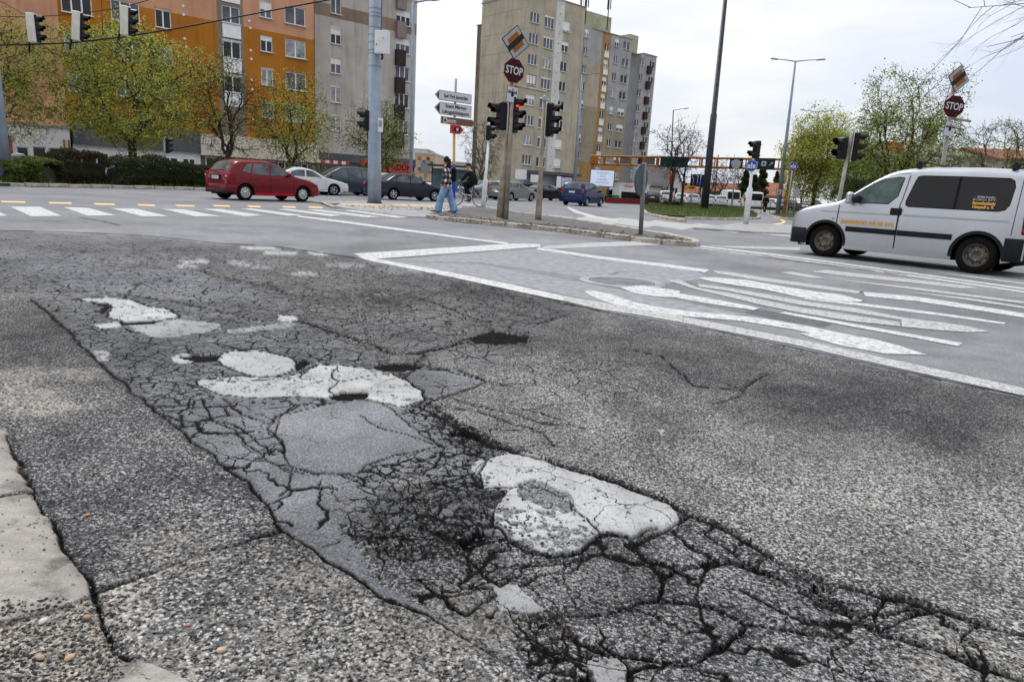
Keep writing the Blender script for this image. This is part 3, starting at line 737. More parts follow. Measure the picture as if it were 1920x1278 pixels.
# ---- loose chips and pebbles
def zat(x, y):
    j = int(round((math.atan2(x, y)-th[0])/dth)); i = int(round((1/math.hypot(x, y)-q[0])/dq))
    return float(hgt[min(NR-1, max(0, i)), min(NA-1, max(0, j))])
def chip(mb, x, y, z, s, rng, mi=0):
    a = rng.random()*6.28; pts = []
    for k in range(5): t = a+k*1.2566; pts.append((x+s*math.cos(t)*rng.uniform(.7, 1.2), y+s*math.sin(t)*rng.uniform(.6, 1.0), z+s*.1))
    top = [(px_*.55+x*.45, py_*.55+y*.45, z+s*rng.uniform(.55, .8)) for px_, py_, _ in pts]
    mb.add(pts+top, [(0, 1, 6, 5), (1, 2, 7, 6), (2, 3, 8, 7), (3, 4, 9, 8), (4, 0, 5, 9), (5, 6, 7, 8, 9)], mi, True)
rg_ = random.Random(77); gm = MB()
CHM = [mat('chip_dark', (.045, .045, .05), .9, var=.3, vscale=30), mat('chip_grey', (.20, .20, .20), .9, var=.3, vscale=30), mat('chip_tan', (.26, .22, .165), .9, var=.3, vscale=30)]
for li in (0, 2, 4, 5, 6, 8, 9, 10, 12, 13):
    hw_, dp_, pts_ = LINES[li]; P_ = [G(*p) for p in pts_]
    for a_, b_ in zip(P_[:-1], P_[1:]):
        for _ in range(int((b_-a_).length*45)):
            c_ = a_.lerp(b_, rg_.random()); x_, y_ = c_.x+rg_.gauss(0, .035), c_.y+rg_.gauss(0, .035)
            if math.hypot(x_, y_) < 5.5: chip(gm, x_, y_, zat(x_, y_), rg_.uniform(.0015, .0055), rg_, rg_.choice([0, 0, 1, 1, 2]))
for _ in range(900):
    u_, v_ = rg_.uniform(0, 230), rg_.uniform(1120, 1275); c_ = G(u_, v_); chip(gm, c_.x, c_.y, zat(c_.x, c_.y), rg_.uniform(.0015, .006), rg_, rg_.choice([0, 0, 0, 1, 2]))
for _ in range(350):
    u_, v_ = rg_.gauss(860, 110), rg_.gauss(975, 45); c_ = G(u_, v_); chip(gm, c_.x, c_.y, zat(c_.x, c_.y), rg_.uniform(.002, .007), rg_, rg_.choice([0, 0, 1]))
for _ in range(500):
    u_, v_ = rg_.uniform(0, 1900), rg_.uniform(780, 1270); c_ = G(u_, v_); chip(gm, c_.x, c_.y, zat(c_.x, c_.y), rg_.uniform(.0015, .0035), rg_, rg_.choice([0, 1, 1, 1, 2]))
tag(gm.build('gravel', CHM), kind='stuff')
for (u_, v_, s_, c_, lab_) in [(164, 963, .007, (.55, .28, .12), 'orange brown pebble lying on the dark strip asphalt near the kerb'), (80, 1160, .010, (.62, .58, .52), 'pale flat pebble on the dirt below the second kerb slab'), (163, 1152, .009, (.42, .26, .17), 'reddish pebble at the corner of the kerb slab'),
                              (130, 1228, .010, (.52, .36, .24), 'tan pebble in the dirt at the bottom left'), (415, 1217, .010, (.55, .42, .28), 'sandy yellow pebble near the bottom edge on the coarse asphalt'), (290, 1108, .006, (.55, .38, .22), 'small orange pebble just below the transverse joint'),
                              (352, 1168, .006, (.50, .27, .16), 'small red brown pebble in the coarse lower asphalt'), (411, 1178, .006, (.70, .69, .66), 'tiny white stone right of the red brown pebble'), (438, 1250, .009, (.33, .28, .22), 'grey brown pebble close to the bottom edge'), (75, 1227, .009, (.40, .30, .24), 'dark tan pebble lowest in the dirt')]:
    p_ = G(u_, v_); mb = MB(); rows_ = [[(s_*1.15*math.cos(a)*math.cos(b), s_*.85*math.sin(a)*math.cos(b), s_*.6*(math.sin(b)+.8)) for a in np.linspace(0, 2*PI, 11)] for b in np.linspace(-PI/2, PI/2, 7)]
    mb.grid(rows_); o_ = mb.build('pebble', mat('pebble_%d' % u_, c_, .8, var=.2, vscale=60)); o_.location = (p_.x, p_.y, zat(p_.x, p_.y)); o_.rotation_euler = (0, 0, u_); tag(o_, lab_, 'pebble', 'pebbles on the near road')

# ---- the rest of the ground out to the horizon
def far_ground():
    rings = [15.0, 22, 40, 90, 300, 3500]
    vs = []; fs = []
    for r in rings: vs += [(r*math.sin(a), r*math.cos(a), 0) for a in th]
    for i in range(len(rings)-1):
        for j in range(NA-1): fs.append((i*NA+j, i*NA+j+1, (i+1)*NA+j+1, (i+1)*NA+j)[::-1])
    b = len(vs); aa = np.linspace(TH, 2*PI-TH, 40)
    rg2 = [.8]+rings
    # close the sides and the back of the circle
    for r in rg2: vs += [(r*math.sin(a), r*math.cos(a), 0) for a in aa]
    for i in range(len(rg2)-1):
        for j in range(39): fs.append((b+i*40+j, b+i*40+j+1, b+(i+1)*40+j+1, b+(i+1)*40+j)[::-1])
    c = len(vs); vs.append((0, 0, -.002)); allr = [(.8*math.sin(a), .8*math.cos(a), 0) for a in np.linspace(0, 2*PI, 61)[:-1]]
    vs += allr
    vs = np.array(vs); tri = [(c, c+1+k, c+1+(k+1) % 60, c+1+(k+1) % 60) for k in range(60)]
    f = np.array(fs)
    n = len(vs)
    A = np.tile(np.array((.226, .227, .240)), (n, 1)); B = np.tile(np.array((.40, .40, .41)), (n, 1)); S = np.tile(np.array((.28, .1, 0)), (n, 1))
    o = field_mesh('road_beyond', vs, f, A, B, S)
    mb = MB(); mb.add([tuple(p) for p in vs[c:]], [(0, 1+(k+1) % 60, 1+k) for k in range(60)])
    o2 = mb.build('road_underfoot', mat('underfoot', (.12, .12, .125), .85), o)
    tag(o, kind='structure')
    return o
FARG = far_ground()
# ------------------------------------------------------------------ road markings, islands, verges
def paint_mat(name, col, wear=.45, scale=9):
    m = bpy.data.materials.new(name); m.use_nodes = True; t = m.node_tree; b = t.nodes['Principled BSDF']
    tc = NN(t, 'ShaderNodeTexCoord'); nz = NN(t, 'ShaderNodeTexNoise'); nz.inputs['Scale'].default_value = scale; nz.inputs['Detail'].default_value = 9; nz.inputs['Roughness'].default_value = .75
    t.links.new(tc.outputs['Object'], nz.inputs[0])
    mr = NN(t, 'ShaderNodeMapRange'); mr.inputs[1].default_value = .62-wear*.3; mr.inputs[2].default_value = .72-wear*.2
    t.links.new(nz.outputs[0], mr.inputs[0])
    mx = NN(t, 'ShaderNodeMix', data_type='RGBA'); mx.inputs[6].default_value = (*col, 1); mx.inputs[7].default_value = (col[0]*.42, col[1]*.42, col[2]*.43, 1)
    t.links.new(mr.outputs[0], mx.inputs[0]); t.links.new(mx.outputs[2], b.inputs['Base Color'])
    b.inputs['Roughness'].default_value = .6; b.inputs['Specular IOR Level'].default_value = .1
    tr = NN(t, 'ShaderNodeBsdfTransparent'); ms = NN(t, 'ShaderNodeMixShader')
    n2 = NN(t, 'ShaderNodeTexNoise'); n2.inputs['Scale'].default_value = scale*3.1; n2.inputs['Detail'].default_value = 6; n2.inputs['Roughness'].default_value = .8
    t.links.new(tc.outputs['Object'], n2.inputs[0])
    m2 = NN(t, 'ShaderNodeMapRange'); m2.inputs[1].default_value = .66-wear*.25; m2.inputs[2].default_value = .70-wear*.2
    t.links.new(n2.outputs[0], m2.inputs[0]); t.links.new(m2.outputs[0], ms.inputs[0]); t.links.new(b.outputs[0], ms.inputs[1]); t.links.new(tr.outputs[0], ms.inputs[2])
    t.links.new(ms.outputs[0], t.nodes['Material Output'].inputs[0])
    return m
M_WHITE = paint_mat('road_paint_white', (.60, .60, .59), .42, 12)
M_WORN = paint_mat('road_paint_worn', (.54, .535, .52), .50, 26)
M_YEL = paint_mat('road_paint_yellow', (.80, .55, .28), .3)
_mk = [0]
def mark(name, pts, m=None, z=.004, parent=None):
    if z == .004: _mk[0] += 1; z = .004 + (_mk[0] % 9)*.0004
    P = [G(*p) for p in pts]
    mb = MB(); n = len(P); c = sum(((P[i].x*P[(i+1) % n].y-P[(i+1) % n].x*P[i].y) for i in range(n)))
    if c < 0: P = P[::-1]
    me = bpy.data.meshes.new(name); bm = bmesh.new(); vv = [bm.verts.new((p.x, p.y, z)) for p in P]
    from mathutils.geometry import tessellate_polygon
    for tr_ in tessellate_polygon([[Vector((p.x, p.y, 0)) for p in P]]):
        a_, b_, c_ = (P[i] for i in tr_)
        if (b_.x-a_.x)*(c_.y-a_.y)-(b_.y-a_.y)*(c_.x-a_.x) < 0: tr_ = tr_[::-1]
        try: bm.faces.new([vv[i] for i in tr_])
        except ValueError: pass
    bm.to_mesh(me); bm.free(); me.materials.append(m or M_WHITE)
    return link(bpy.data.objects.new(name, me), parent or FARG)
for s in [[(20, 388), (75, 388), (115, 405), (58, 406)], [(118, 388.5), (165, 390), (217, 404), (165, 405)], [(208, 390.5), (258, 392), (316, 406), (266, 406)],
          [(303, 392), (345, 393), (413, 406), (366, 406)], [(380, 392), (412, 392), (493, 404), (459, 406)], [(451, 391.5), (472, 391), (568, 404), (540, 405)],
          [(520, 392.5), (540, 392), (643, 404), (620, 406)], [(575, 394), (594, 393), (712, 406.5), (688, 408)], [(643, 394.5), (672, 393), (772, 407), (744, 408.5)],
          [(-78, 386), (-25, 386.5), (14, 405), (-44, 405.5)]]:
    mark('crosswalk_stripe', s)
for x0, x1, y in [(-60, -20, 374), (0, 49, 377), (90, 136, 379), (175, 217, 381.3), (257, 292, 383.2), (328, 366, 384.4), (398, 432, 384.6), (463, 490, 385.5), (528, 556, 386.5), (577, 606, 387)]:
    mark('yellow_dash', [(x0, y), (x1-3, y+.8), (x1, y+3.8), (x0+4, y+3)], M_YEL)
# stop line corner, edge line and lane lines
mark('stop_line', [(662, 476), (960, 457), (1012, 458), (1014, 463), (702, 486), (690, 486)])
mark('stop_line', [(1016, 462.5), (1100, 456), (1235, 451), (1262, 458), (1225, 460), (1110, 464), (1020, 468)], M_WORN)
mark('edge_line', [(668, 481), (700, 484), (760, 496), (850, 512), (960, 534), (1050, 554), (1062, 565), (1040, 562), (960, 545), (850, 521), (760, 503), (690, 489)])
mark('edge_line', [(1050, 554.5), (1120, 566), (1200, 580), (1280, 594), (1280, 606), (1200, 592), (1120, 580), (1063, 566)], M_WORN)
mark('edge_line', [(1281, 594.5), (1400, 618), (1500, 638), (1600, 660), (1750, 692), (1960, 738), (1960, 752), (1750, 706), (1600, 673), (1500, 650), (1400, 630), (1281, 606.5)], M_WORN)
mark('lane_line', [(556, 404), (640, 414), (760, 430), (900, 449), (950, 455), (960, 460), (890, 451), (750, 433), (640, 418), (560, 407.5)])
mark('lane_line', [(1010, 464), (1120, 480), (1240, 494), (1330, 506), (1322, 511), (1240, 500), (1120, 485), (1005, 468)])
mark('lane_line', [(1305, 460), (1450, 476), (1600, 496), (1760, 518), (1925, 541), (1925, 544), (1760, 521), (1600, 499), (1450, 479), (1305, 462.5)])
mark('lane_line', [(1300, 464), (1450, 481), (1600, 501), (1760, 523), (1925, 547), (1925, 550), (1760, 526), (1600, 504), (1450, 484), (1300, 466.5)])
def Z(*pts): return [(1000+x/2.087, 480+y/2.087) for x, y in pts]
mark('lane_arrow', [(1095, 546), (1115, 546), (1144, 552), (1192, 568), (1240, 577), (1287, 584), (1335, 588), (1383, 592), (1431, 598), (1479, 606), (1527, 615), (1575, 625), (1640, 637), (1690, 650), (1737, 666), (1660, 664), (1575, 648), (1530, 636), (1500, 626), (1520, 625), (1479, 617), (1431, 609), (1383, 602), (1335, 598), (1287, 594), (1240, 589), (1192, 581), (1144, 569), (1110, 557)])
mark('lane_arrow', Z((340, 125), (420, 115), (520, 130), (575, 138), (570, 148), (720, 172), (888, 205), (860, 213), (700, 190), (560, 165), (480, 160), (400, 148)))
mark('lane_dash', Z((960, 225), (985, 220), (1680, 343), (1660, 354)))
mark('lane_arrow', Z((640, 110), (760, 125), (900, 150), (1050, 178), (1250, 205), (1460, 245), (1600, 262), (1700, 277), (1788, 298), (1700, 300), (1560, 290), (1442, 278), (1440, 252), (1250, 222), (1050, 194), (900, 165), (760, 138), (650, 122)), M_WORN)
mark('lane_arrow', Z((520, 95), (570, 95), (640, 124), (760, 146), (900, 175), (1050, 205), (1250, 234), (1432, 262), (1436, 277), (1250, 258), (1050, 225), (900, 195), (760, 162), (620, 128)), M_WORN)
mark('lane_arrow', Z((640, 88), (700, 85), (830, 95), (1000, 125), (1100, 140), (1200, 152), (1290, 175), (1280, 181), (1180, 178), (1050, 165), (900, 132), (760, 112), (680, 98)))
mark('lane_dash', Z((1060, 158), (1300, 187), (1600, 225), (1850, 262), (1840, 268), (1600, 235), (1300, 198), (1060, 170)))
mark('lane_line', Z((700, 58), (760, 63), (920, 88), (1100, 113), (1280, 138), (1270, 148), (1100, 126), (900, 99), (720, 69)), M_WORN)
mark('lane_line', Z((1290, 141), (1500, 160), (1700, 190), (1960, 232), (1960, 248), (1700, 208), (1500, 178), (1300, 158)))
mark('lane_dash', Z((965, 65), (1010, 62), (1110, 80), (1140, 88), (1080, 86)), M_WORN)
mark('lane_arrow', Z((1080, 62), (1150, 55), (1200, 62), (1450, 88), (1700, 118), (1740, 126), (1680, 128), (1500, 108), (1250, 82)), M_WORN)
mark('lane_dash', Z((1140, 88), (1500, 125), (1960, 184), (1960, 193), (1500, 134)), M_WORN)
mark('lane_dash', Z((1450, 140), (1700, 165), (1960, 205), (1960, 213), (1700, 174)), M_WORN)
mark('lane_dash', Z((1580, 66), (1700, 78), (1960, 112), (1960, 118), (1700, 84)), M_WORN)
# crossing beyond the island and markings on the far carriageway
for s in [[(1010, 407), (1040, 404), (1160, 419), (1145, 422)], [(1080, 409), (1105, 405), (1230, 423), (1208, 427)], [(1140, 411), (1165, 408), (1300, 427), (1280, 431)], [(1210, 416), (1230, 413), (1400, 434), (1378, 437)],
          [(1290, 422), (1310, 419), (1480, 440), (1458, 442)], [(960, 402), (985, 400), (1075, 412), (1060, 415)]]:
    mark('crosswalk_stripe', s, M_WORN)
mark('lane_line', [(1062, 389), (1066, 388), (1085, 396), (1120, 406), (1160, 412), (1156, 414), (1112, 409), (1078, 399)])
mark('stop_line', [(1310, 461), (1500, 464), (1500, 470), (1390, 466)], M_WORN)
mark('crosswalk_stripe', [(1340, 425), (1500, 440), (1500, 446), (1330, 430)], M_WORN)
mark('yellow_arrow', [(1449, 406), (1465, 410), (1474, 416), (1468, 420), (1446, 422), (1446, 420.4), (1464, 418), (1468, 415), (1462, 411), (1448, 407.5)], M_YEL)
# darker bitumen seams, newer asphalt strips and worn repairs
M_SEAM = mat('bitumen', (.045, .045, .048), .6, var=.2)
M_NEW = mat('asphalt_newer', (.135, .135, .145), .85, var=.25, vscale=14, bump=.4, bscale=90)
M_OLD = mat('asphalt_pale', (.30, .30, .315), .85, var=.2, vscale=9, bump=.4, bscale=90)
def strip_line(name, pts, w, m, z=.002):
    P = [G(*p) for p in pts]; L = []; Rr = []; rng = random.Random(hash(tuple(pts)) % 1000 if False else int(pts[0][0]*7+pts[0][1]))
    Q = []
    for a, b in zip(P[:-1], P[1:]):
        n = max(1, int((b-a).length/.12)); Q += [a.lerp(b, k/n) for k in range(n)]
    Q.append(P[-1])
    for i, p in enumerate(Q):
        t = (Q[min(i+1, len(Q)-1)]-Q[max(i-1, 0)]).normalized(); nn_ = Vector((-t.y, t.x, 0)); o = (rng.random()-.5)*w*.6
        ww = w*(.35+rng.random()*.5)
        L.append((p.x+nn_.x*(ww+o), p.y+nn_.y*(ww+o), z)); Rr.append((p.x-nn_.x*(ww-o), p.y-nn_.y*(ww-o), z))
    return MB().grid([L, Rr], smooth=False).build(name, m, FARG)
for pts, w in [([(-100, 430), (0, 432), (130, 435), (250, 440), (330, 447), (400, 455), (520, 462), (620, 476), (665, 483)], .035), ([(1062, 568), (1120, 582), (1200, 596), (1350, 622), (1500, 654), (1700, 698), (1920, 744)], .02), ([(135, 365), (180, 364), (225, 366)], .05), ([(250, 370), (295, 371), (330, 371)], .03), ([(150, 408), (190, 414), (225, 423)], .05),
               ([(545, 402), (640, 415), (740, 428), (880, 447), (960, 459)], .05), ([(1336, 508), (1400, 521), (1480, 531), (1600, 545), (1700, 560)], .045), ([(1000, 467), (1060, 475), (1140, 487)], .012),
               ([(1060, 475), (1100, 486), (1140, 490)], .012), ([(1140, 515), (1160, 511), (1200, 505)], .015), ([(1300, 463), (1400, 478), (1500, 492)], .03), ([(960, 470), (1000, 474), (1050, 483), (1096, 489)], .01)]:
    strip_line('tar_seam', pts, w, M_SEAM)
mark('asphalt_patch', [(720, 488), (1012, 466), (1300, 507), (1330, 521), (1240, 533), (1100, 520), (900, 493)], M_OLD, .0012)
mark('asphalt_patch', [(700, 489), (900, 496), (1050, 522), (1250, 560), (1400, 590), (1270, 592), (1060, 553), (860, 512)], M_OLD, .0016)
mark('asphalt_patch', [(1150, 507), (1176, 500), (1215, 503), (1196, 511)], M_OLD, .0022)
mark('asphalt_patch', [(1395, 586), (1420, 580), (1490, 590), (1560, 608), (1545, 614), (1450, 597)], M_NEW, .0018)
# manhole with its concrete collar
mp = G(1166, 528); mh = thing('manhole_cover', 'round worn manhole cover in a pale collar beside the white lane arrows', 'manhole cover', (mp.x, mp.y, 0))
MB().ring([(.52, .0026), (.40, .0030)], 40, smooth=False).build('collar', mat('collar', (.36, .36, .37), .85, var=.2), mh)
MB().ring([(.40, .0034), (.385, .004)], 40, smooth=False).build('rim', M_SEAM, mh)
mb = MB(); mb.ring([(.385, .004), (.001, .0045)], 40, smooth=False)
for k in range(-5, 6): mb.box((0, k*.062, .006), (2*math.sqrt(max(.01, .37**2-(k*.062)**2)), .02, .004))
mb.build('cover', mat('cover_iron', (.30, .30, .31), .6, var=.2), mh)

# raised island in the middle of the crossing with single kerb stones
M_KERB = mat('kerb_stone_mat', (.46, .42, .36), .85, var=.3, vscale=5, bump=.7, bscale=40, tint=(.24, .21, .17))
M_ISL = mat('island_asphalt', (.15, .148, .145), .9, var=.35, vscale=5, bump=.6, bscale=50, tint=(.07, .068, .065))
M_SLAB = mat('pavement_pale', (.36, .355, .35), .88, var=.2, vscale=2.5, bump=.4, bscale=60)
M_DIRT = mat('gutter_dirt', (.20, .17, .13), .95, var=.4, vscale=8, bump=.8, bscale=60)
def poly_obj(name, P, z0, z1, m, parent=None, kind='structure'):
    o = MB().prism([(p.x, p.y) for p in P], z0, z1).build(name, m, parent)
    return tag(o, kind=kind) if parent is None else o
def kerb_run(pts, w=.16, h=.13, L=.95, z=0, seed=1, name='kerb_stone', parent=None, m=None):
    rng = random.Random(seed); P = [G(*p) if not isinstance(p, Vector) else p for p in pts]
    base = MB().box((0, 0, h/2), (L-.03, w, h), bev=.02).mesh(name, m or M_KERB)
    seg = []
    for a, b in zip(P[:-1], P[1:]): seg.append(((b-a).length, a, b))
    tot = sum(s[0] for s in seg); n = max(1, int(tot/L))
    def pos(d):
        for l, a, b in seg:
            if d <= l: return a.lerp(b, d/l)
            d -= l
        return seg[-1][2]
    for i in range(n):
        a, b = pos(i*tot/n), pos((i+1)*tot/n); c = (a+b)/2
        o = inst(name, base, parent, (c.x, c.y, z-rng.random()*.02), ((rng.random()-.5)*.06, (rng.random()-.5)*.03, math.atan2(b.y-a.y, b.x-a.x)+(rng.random()-.5)*.02), ((b-a).length/L, 1, 1))
near = [(803, 409), (830, 414), (900, 420), (960, 426), (1040, 434), (1100, 441), (1160, 449), (1220, 456), (1262, 461), (1300, 462)]
back = [(1306, 459), (1290, 455), (1240, 444), (1160, 430), (1080, 417), (1020, 409), (960, 401), (905, 392), (870, 393), (830, 402)]
isl = poly_obj('traffic_island', [G(u, v-2.5, 0) for u, v in near] + [G(u, v, 0) for u, v in back], -.05, .10, M_ISL)
kerb_run(near, seed=3, parent=isl, L=.8); kerb_run([(1300, 462), (1308, 460), (1290, 454), (1240, 444)], seed=5, parent=isl, L=.5)
kerb_run([(1240, 444), (1160, 430), (1080, 417), (1020, 409), (960, 401), (905, 392)], seed=6, parent=isl)
pave = poly_obj('refuge_pavement', [G(*p) for p in [(590, 380), (612, 380), (632, 390), (770, 408), (803, 409), (830, 402), (870, 393), (905, 391), (900, 384), (860, 381), (760, 382), (690, 379), (640, 378)]], -.05, .035, M_SLAB)
kerb_run([(588, 380), (604, 381), (628, 391)], h=.08, seed=8, parent=pave, L=.9)
mark('tar_triangle', [(600, 382), (638, 383), (622, 390)], mat('triangle_asphalt', (.09, .088, .085), .9, var=.3, vscale=8, bump=.6), .039, pave)
mark('yellow_line', [(640, 384), (740, 385.5), (820, 387), (820, 389), (730, 388), (640, 386)], M_YEL, .040, pave)
rngd = random.Random(12)
dd = MB()
for k in range(420):
    t = rngd.random(); u = 800+t*480; v = 408+ t*48 - rngd.random()*9 - (2 if rngd.random() < .5 else 0)
    p = G(u, v, .10); s = .012+rngd.random()*.035
    dd.box((p.x, p.y, .10+s*.2), (s*1.6, s, s*.6), rz=rngd.random()*3)
for k in range(260):
    u = 600+rngd.random()*300; v = 384+rngd.random()*10; p = G(u, v, .036); s = .015+rngd.random()*.03
    if v > 380+ (u-600)*.11: continue
    dd.box((p.x, p.y, .036+s*.15), (s*1.8, s, s*.4), rz=rngd.random()*3)
tag(dd.build('island_grit', M_DIRT), kind='stuff')
strip_line('gutter_dirt', [(1300, 466), (1400, 476), (1500, 490), (1560, 498), (1700, 516)], .12, M_DIRT, .0058)
strip_line('gutter_dirt', [(830, 420), (960, 433), (1100, 448), (1250, 466)], .05, M_DIRT, .0026)

# grass
def grass(name, P, z, n, h=.12, seed=1, cols=((.10, .17, .03), (.17, .22, .05), (.07, .12, .03)), wd=.012, parent=None):
    """blades scattered inside polygon P"""
    rng = np.random.default_rng(seed); x0, x1 = min(p.x for p in P), max(p.x for p in P); y0, y1 = min(p.y for p in P), max(p.y for p in P)
    X = rng.uniform(x0, x1, n*4); Y = rng.uniform(y0, y1, n*4); c = np.zeros(n*4, bool); m = len(P)
    for i in range(m):
        a, b = P[i], P[(i+1) % m]
        if a.y == b.y: continue
        c ^= ((a.y > Y) != (b.y > Y)) & (X < (b.x-a.x)*(Y-a.y)/(b.y-a.y)+a.x)
    X, Y = X[c][:n], Y[c][:n]; k = len(X); clump = .5+1.0*fbm(X*1.2, Y*1.2, seed)
    a = rng.uniform(0, 2*PI, k); H = h*clump*rng.uniform(.5, 1.4, k); w = wd*rng.uniform(.7, 1.5, k); ln = rng.uniform(.1, .7, k)*H
    A = np.stack([X-np.cos(a)*w, Y-np.sin(a)*w, np.full(k, z)], 1); B = np.stack([X+np.cos(a)*w, Y+np.sin(a)*w, np.full(k, z)], 1)
    T = np.stack([X+np.sin(a)*ln, Y+np.cos(a)*ln, z+H], 1)
    vs = np.stack([A, B, T], 1).reshape(-1, 3)
    me = bpy.data.meshes.new(name); me.vertices.add(3*k); me.vertices.foreach_set('co', vs.astype(np.float32).ravel()); me.loops.add(3*k)
    me.loops.foreach_set('vertex_index', np.arange(3*k, dtype=np.int32)); me.polygons.add(k); me.polygons.foreach_set('loop_start', np.arange(0, 3*k, 3, dtype=np.int32))
    me.polygons.foreach_set('material_index', rng.integers(0, 3, k).astype(np.int32)); me.update(calc_edges=True)
    for i, cc in enumerate(cols): me.materials.append(mat('grass_%s_%d' % (name, i), cc, .7, var=.2, spec=.2))
    o = link(bpy.data.objects.new(name, me), parent)
    return tag(o, kind='stuff')
M_SOIL = mat('verge_soil', (.075, .085, .035), .95, var=.3, vscale=3, bump=.6)
def verge(front, backp, zt, kerbpts, n, h, seed, label=None):
    P = [G(*p) for p in front+backp]
    o = poly_obj('grass_verge', P, -.05, zt, M_SOIL)
    kerb_run(kerbpts, w=.14, h=zt+.03, seed=seed, parent=o, L=1.0)
    tag(grass('grass', P, zt-.005, n, h, seed), kind='stuff')
    return o
verge([(1205, 391), (1215, 400), (1250, 406), (1300, 409), (1360, 411), (1420, 409)], [(1418, 402), (1400, 392), (1340, 385.5), (1290, 384), (1215, 384)], .10,
      [(1203, 391), (1212, 402), (1250, 411), (1285, 416.5)], 16000, .16, 4)
kerb_run([(1285, 411), (1360, 413), (1420, 411), (1424, 408)], w=.14, h=.13, seed=9, parent=pave)
verge([(1444, 403), (1470, 409), (1500, 411), (1560, 413)], [(1600, 409), (1600, 400), (1560, 393), (1500, 392), (1470, 396)], .10, [(1440, 404), (1465, 411), (1500, 413), (1520, 414)], 6000, .15, 5)
poly_obj('pavement', [G(*p) for p in [(1300, 430), (1390, 420), (1500, 425), (1500, 441), (1420, 438)]], -.05, .06, M_SLAB)
# planted strip along the far kerb on the left
vl = [(-330, 333), (0, 349), (60, 350.5), (120, 351), (200, 352.5), (300, 355), (395, 357.5)]
vb = [(400, 352), (300, 349.5), (200, 345), (100, 339), (0, 333), (-330, 318)]
verge(vl, vb, .12, vl, 9000, .16, 6)
poly_obj('far_pavement', [G(*p) for p in [(-330, 317), (0, 332.5), (100, 338.5), (200, 344.5), (300, 349), (400, 351.5), (600, 352), (640, 343), (300, 328), (0, 311), (-330, 292)]], -.05, .11, M_SLAB)
# ------------------------------------------------------------------ buildings
AX = Vector((math.sin(R(49)), math.cos(R(49)), 0)); BX = Vector((-AX.y, AX.x, 0))     # along and behind the street fronts
def glassmat(name, col, rough=.08, var=.5, vs=.6):
    return mat(name, col, rough, var=var, vscale=vs, spec=.35)
GL_DARK = glassmat('glass_dark', (.018, .020, .026)); GL_MID = glassmat('glass_curtain', (.11, .12, .145), .2); GL_LT = glassmat('glass_pale', (.33, .34, .36), .25, .4, 1.2)
M_FR = mat('window_frame_white', (.80, .80, .80), .5, var=.06); M_FRB = mat('window_frame_brown', (.30, .19, .12), .6, var=.15)
M_BLIND = mat('blind_white', (.76, .76, .75), .6, var=.08); M_SILL = mat('sill', (.72, .72, .72), .6, var=.1)
_wm = {}
def window(parent, M, w, h, lights=2, style='dark', frame=None, blind=0.0, sill=True, recess=.12, box=False):
    """a window with its own frame, panes and sill, in facade coordinates (x along, y out of the wall is -y, z up)"""
    key = (round(w, 2), round(h, 2), lights, style, blind, frame.name if frame else '')
    if key not in _wm:
        fr = MB(); t = .075
        for z in (t/2, h-t/2): fr.box((w/2, 0, z), (w-2*t, .07, t))
        for x in (t/2, w-t/2): fr.box((x, 0, h/2), (t, .07, h))
        for k in range(1, lights): fr.box((w*k/lights, 0, h/2), (.10, .064, h-2*t))
        if box: fr.box((w/2, -.05, h+.06), (w+.08, .14, .16))
        pn = MB(); pn.box((w/2, .02, h/2), (w-2*t, .015, h-2*t))
        bl = None
        if blind > 0: bl = MB().box((w/2, -.005, h-t-blind*(h-2*t)/2), (w-2*t, .02, blind*(h-2*t))).mesh('blind', M_BLIND)
        sl = MB().box((w/2, -.10, -.03), (w+.1, .24, .05)).mesh('sill', M_SILL)
        _wm[key] = (fr.mesh('window', frame or M_FR), pn.mesh('pane', {'dark': GL_DARK, 'mid': GL_MID, 'pale': GL_LT}[style]), bl, sl)
    f, p, b, s = _wm[key]
    o = bpy.data.objects.new('window', f); link(o, parent); o.matrix_local = M @ Matrix.Translation((0, recess, 0))
    inst('pane', p, o)
    if b: inst('blind', b, o)
    if sill: inst('sill', s, o, (0, -recess+.02, 0))
    return o
def fmat(P, a, s, z, out=0):
    """matrix: local x along a, local -y out of the wall"""
    n = Vector((-a.y, a.x, 0))
    m = Matrix((( a.x, n.x, 0, P.x+a.x*s-n.x*out), (a.y, n.y, 0, P.y+a.y*s-n.y*out), (0, 0, 1, z), (0, 0, 0, 1)))
    return m
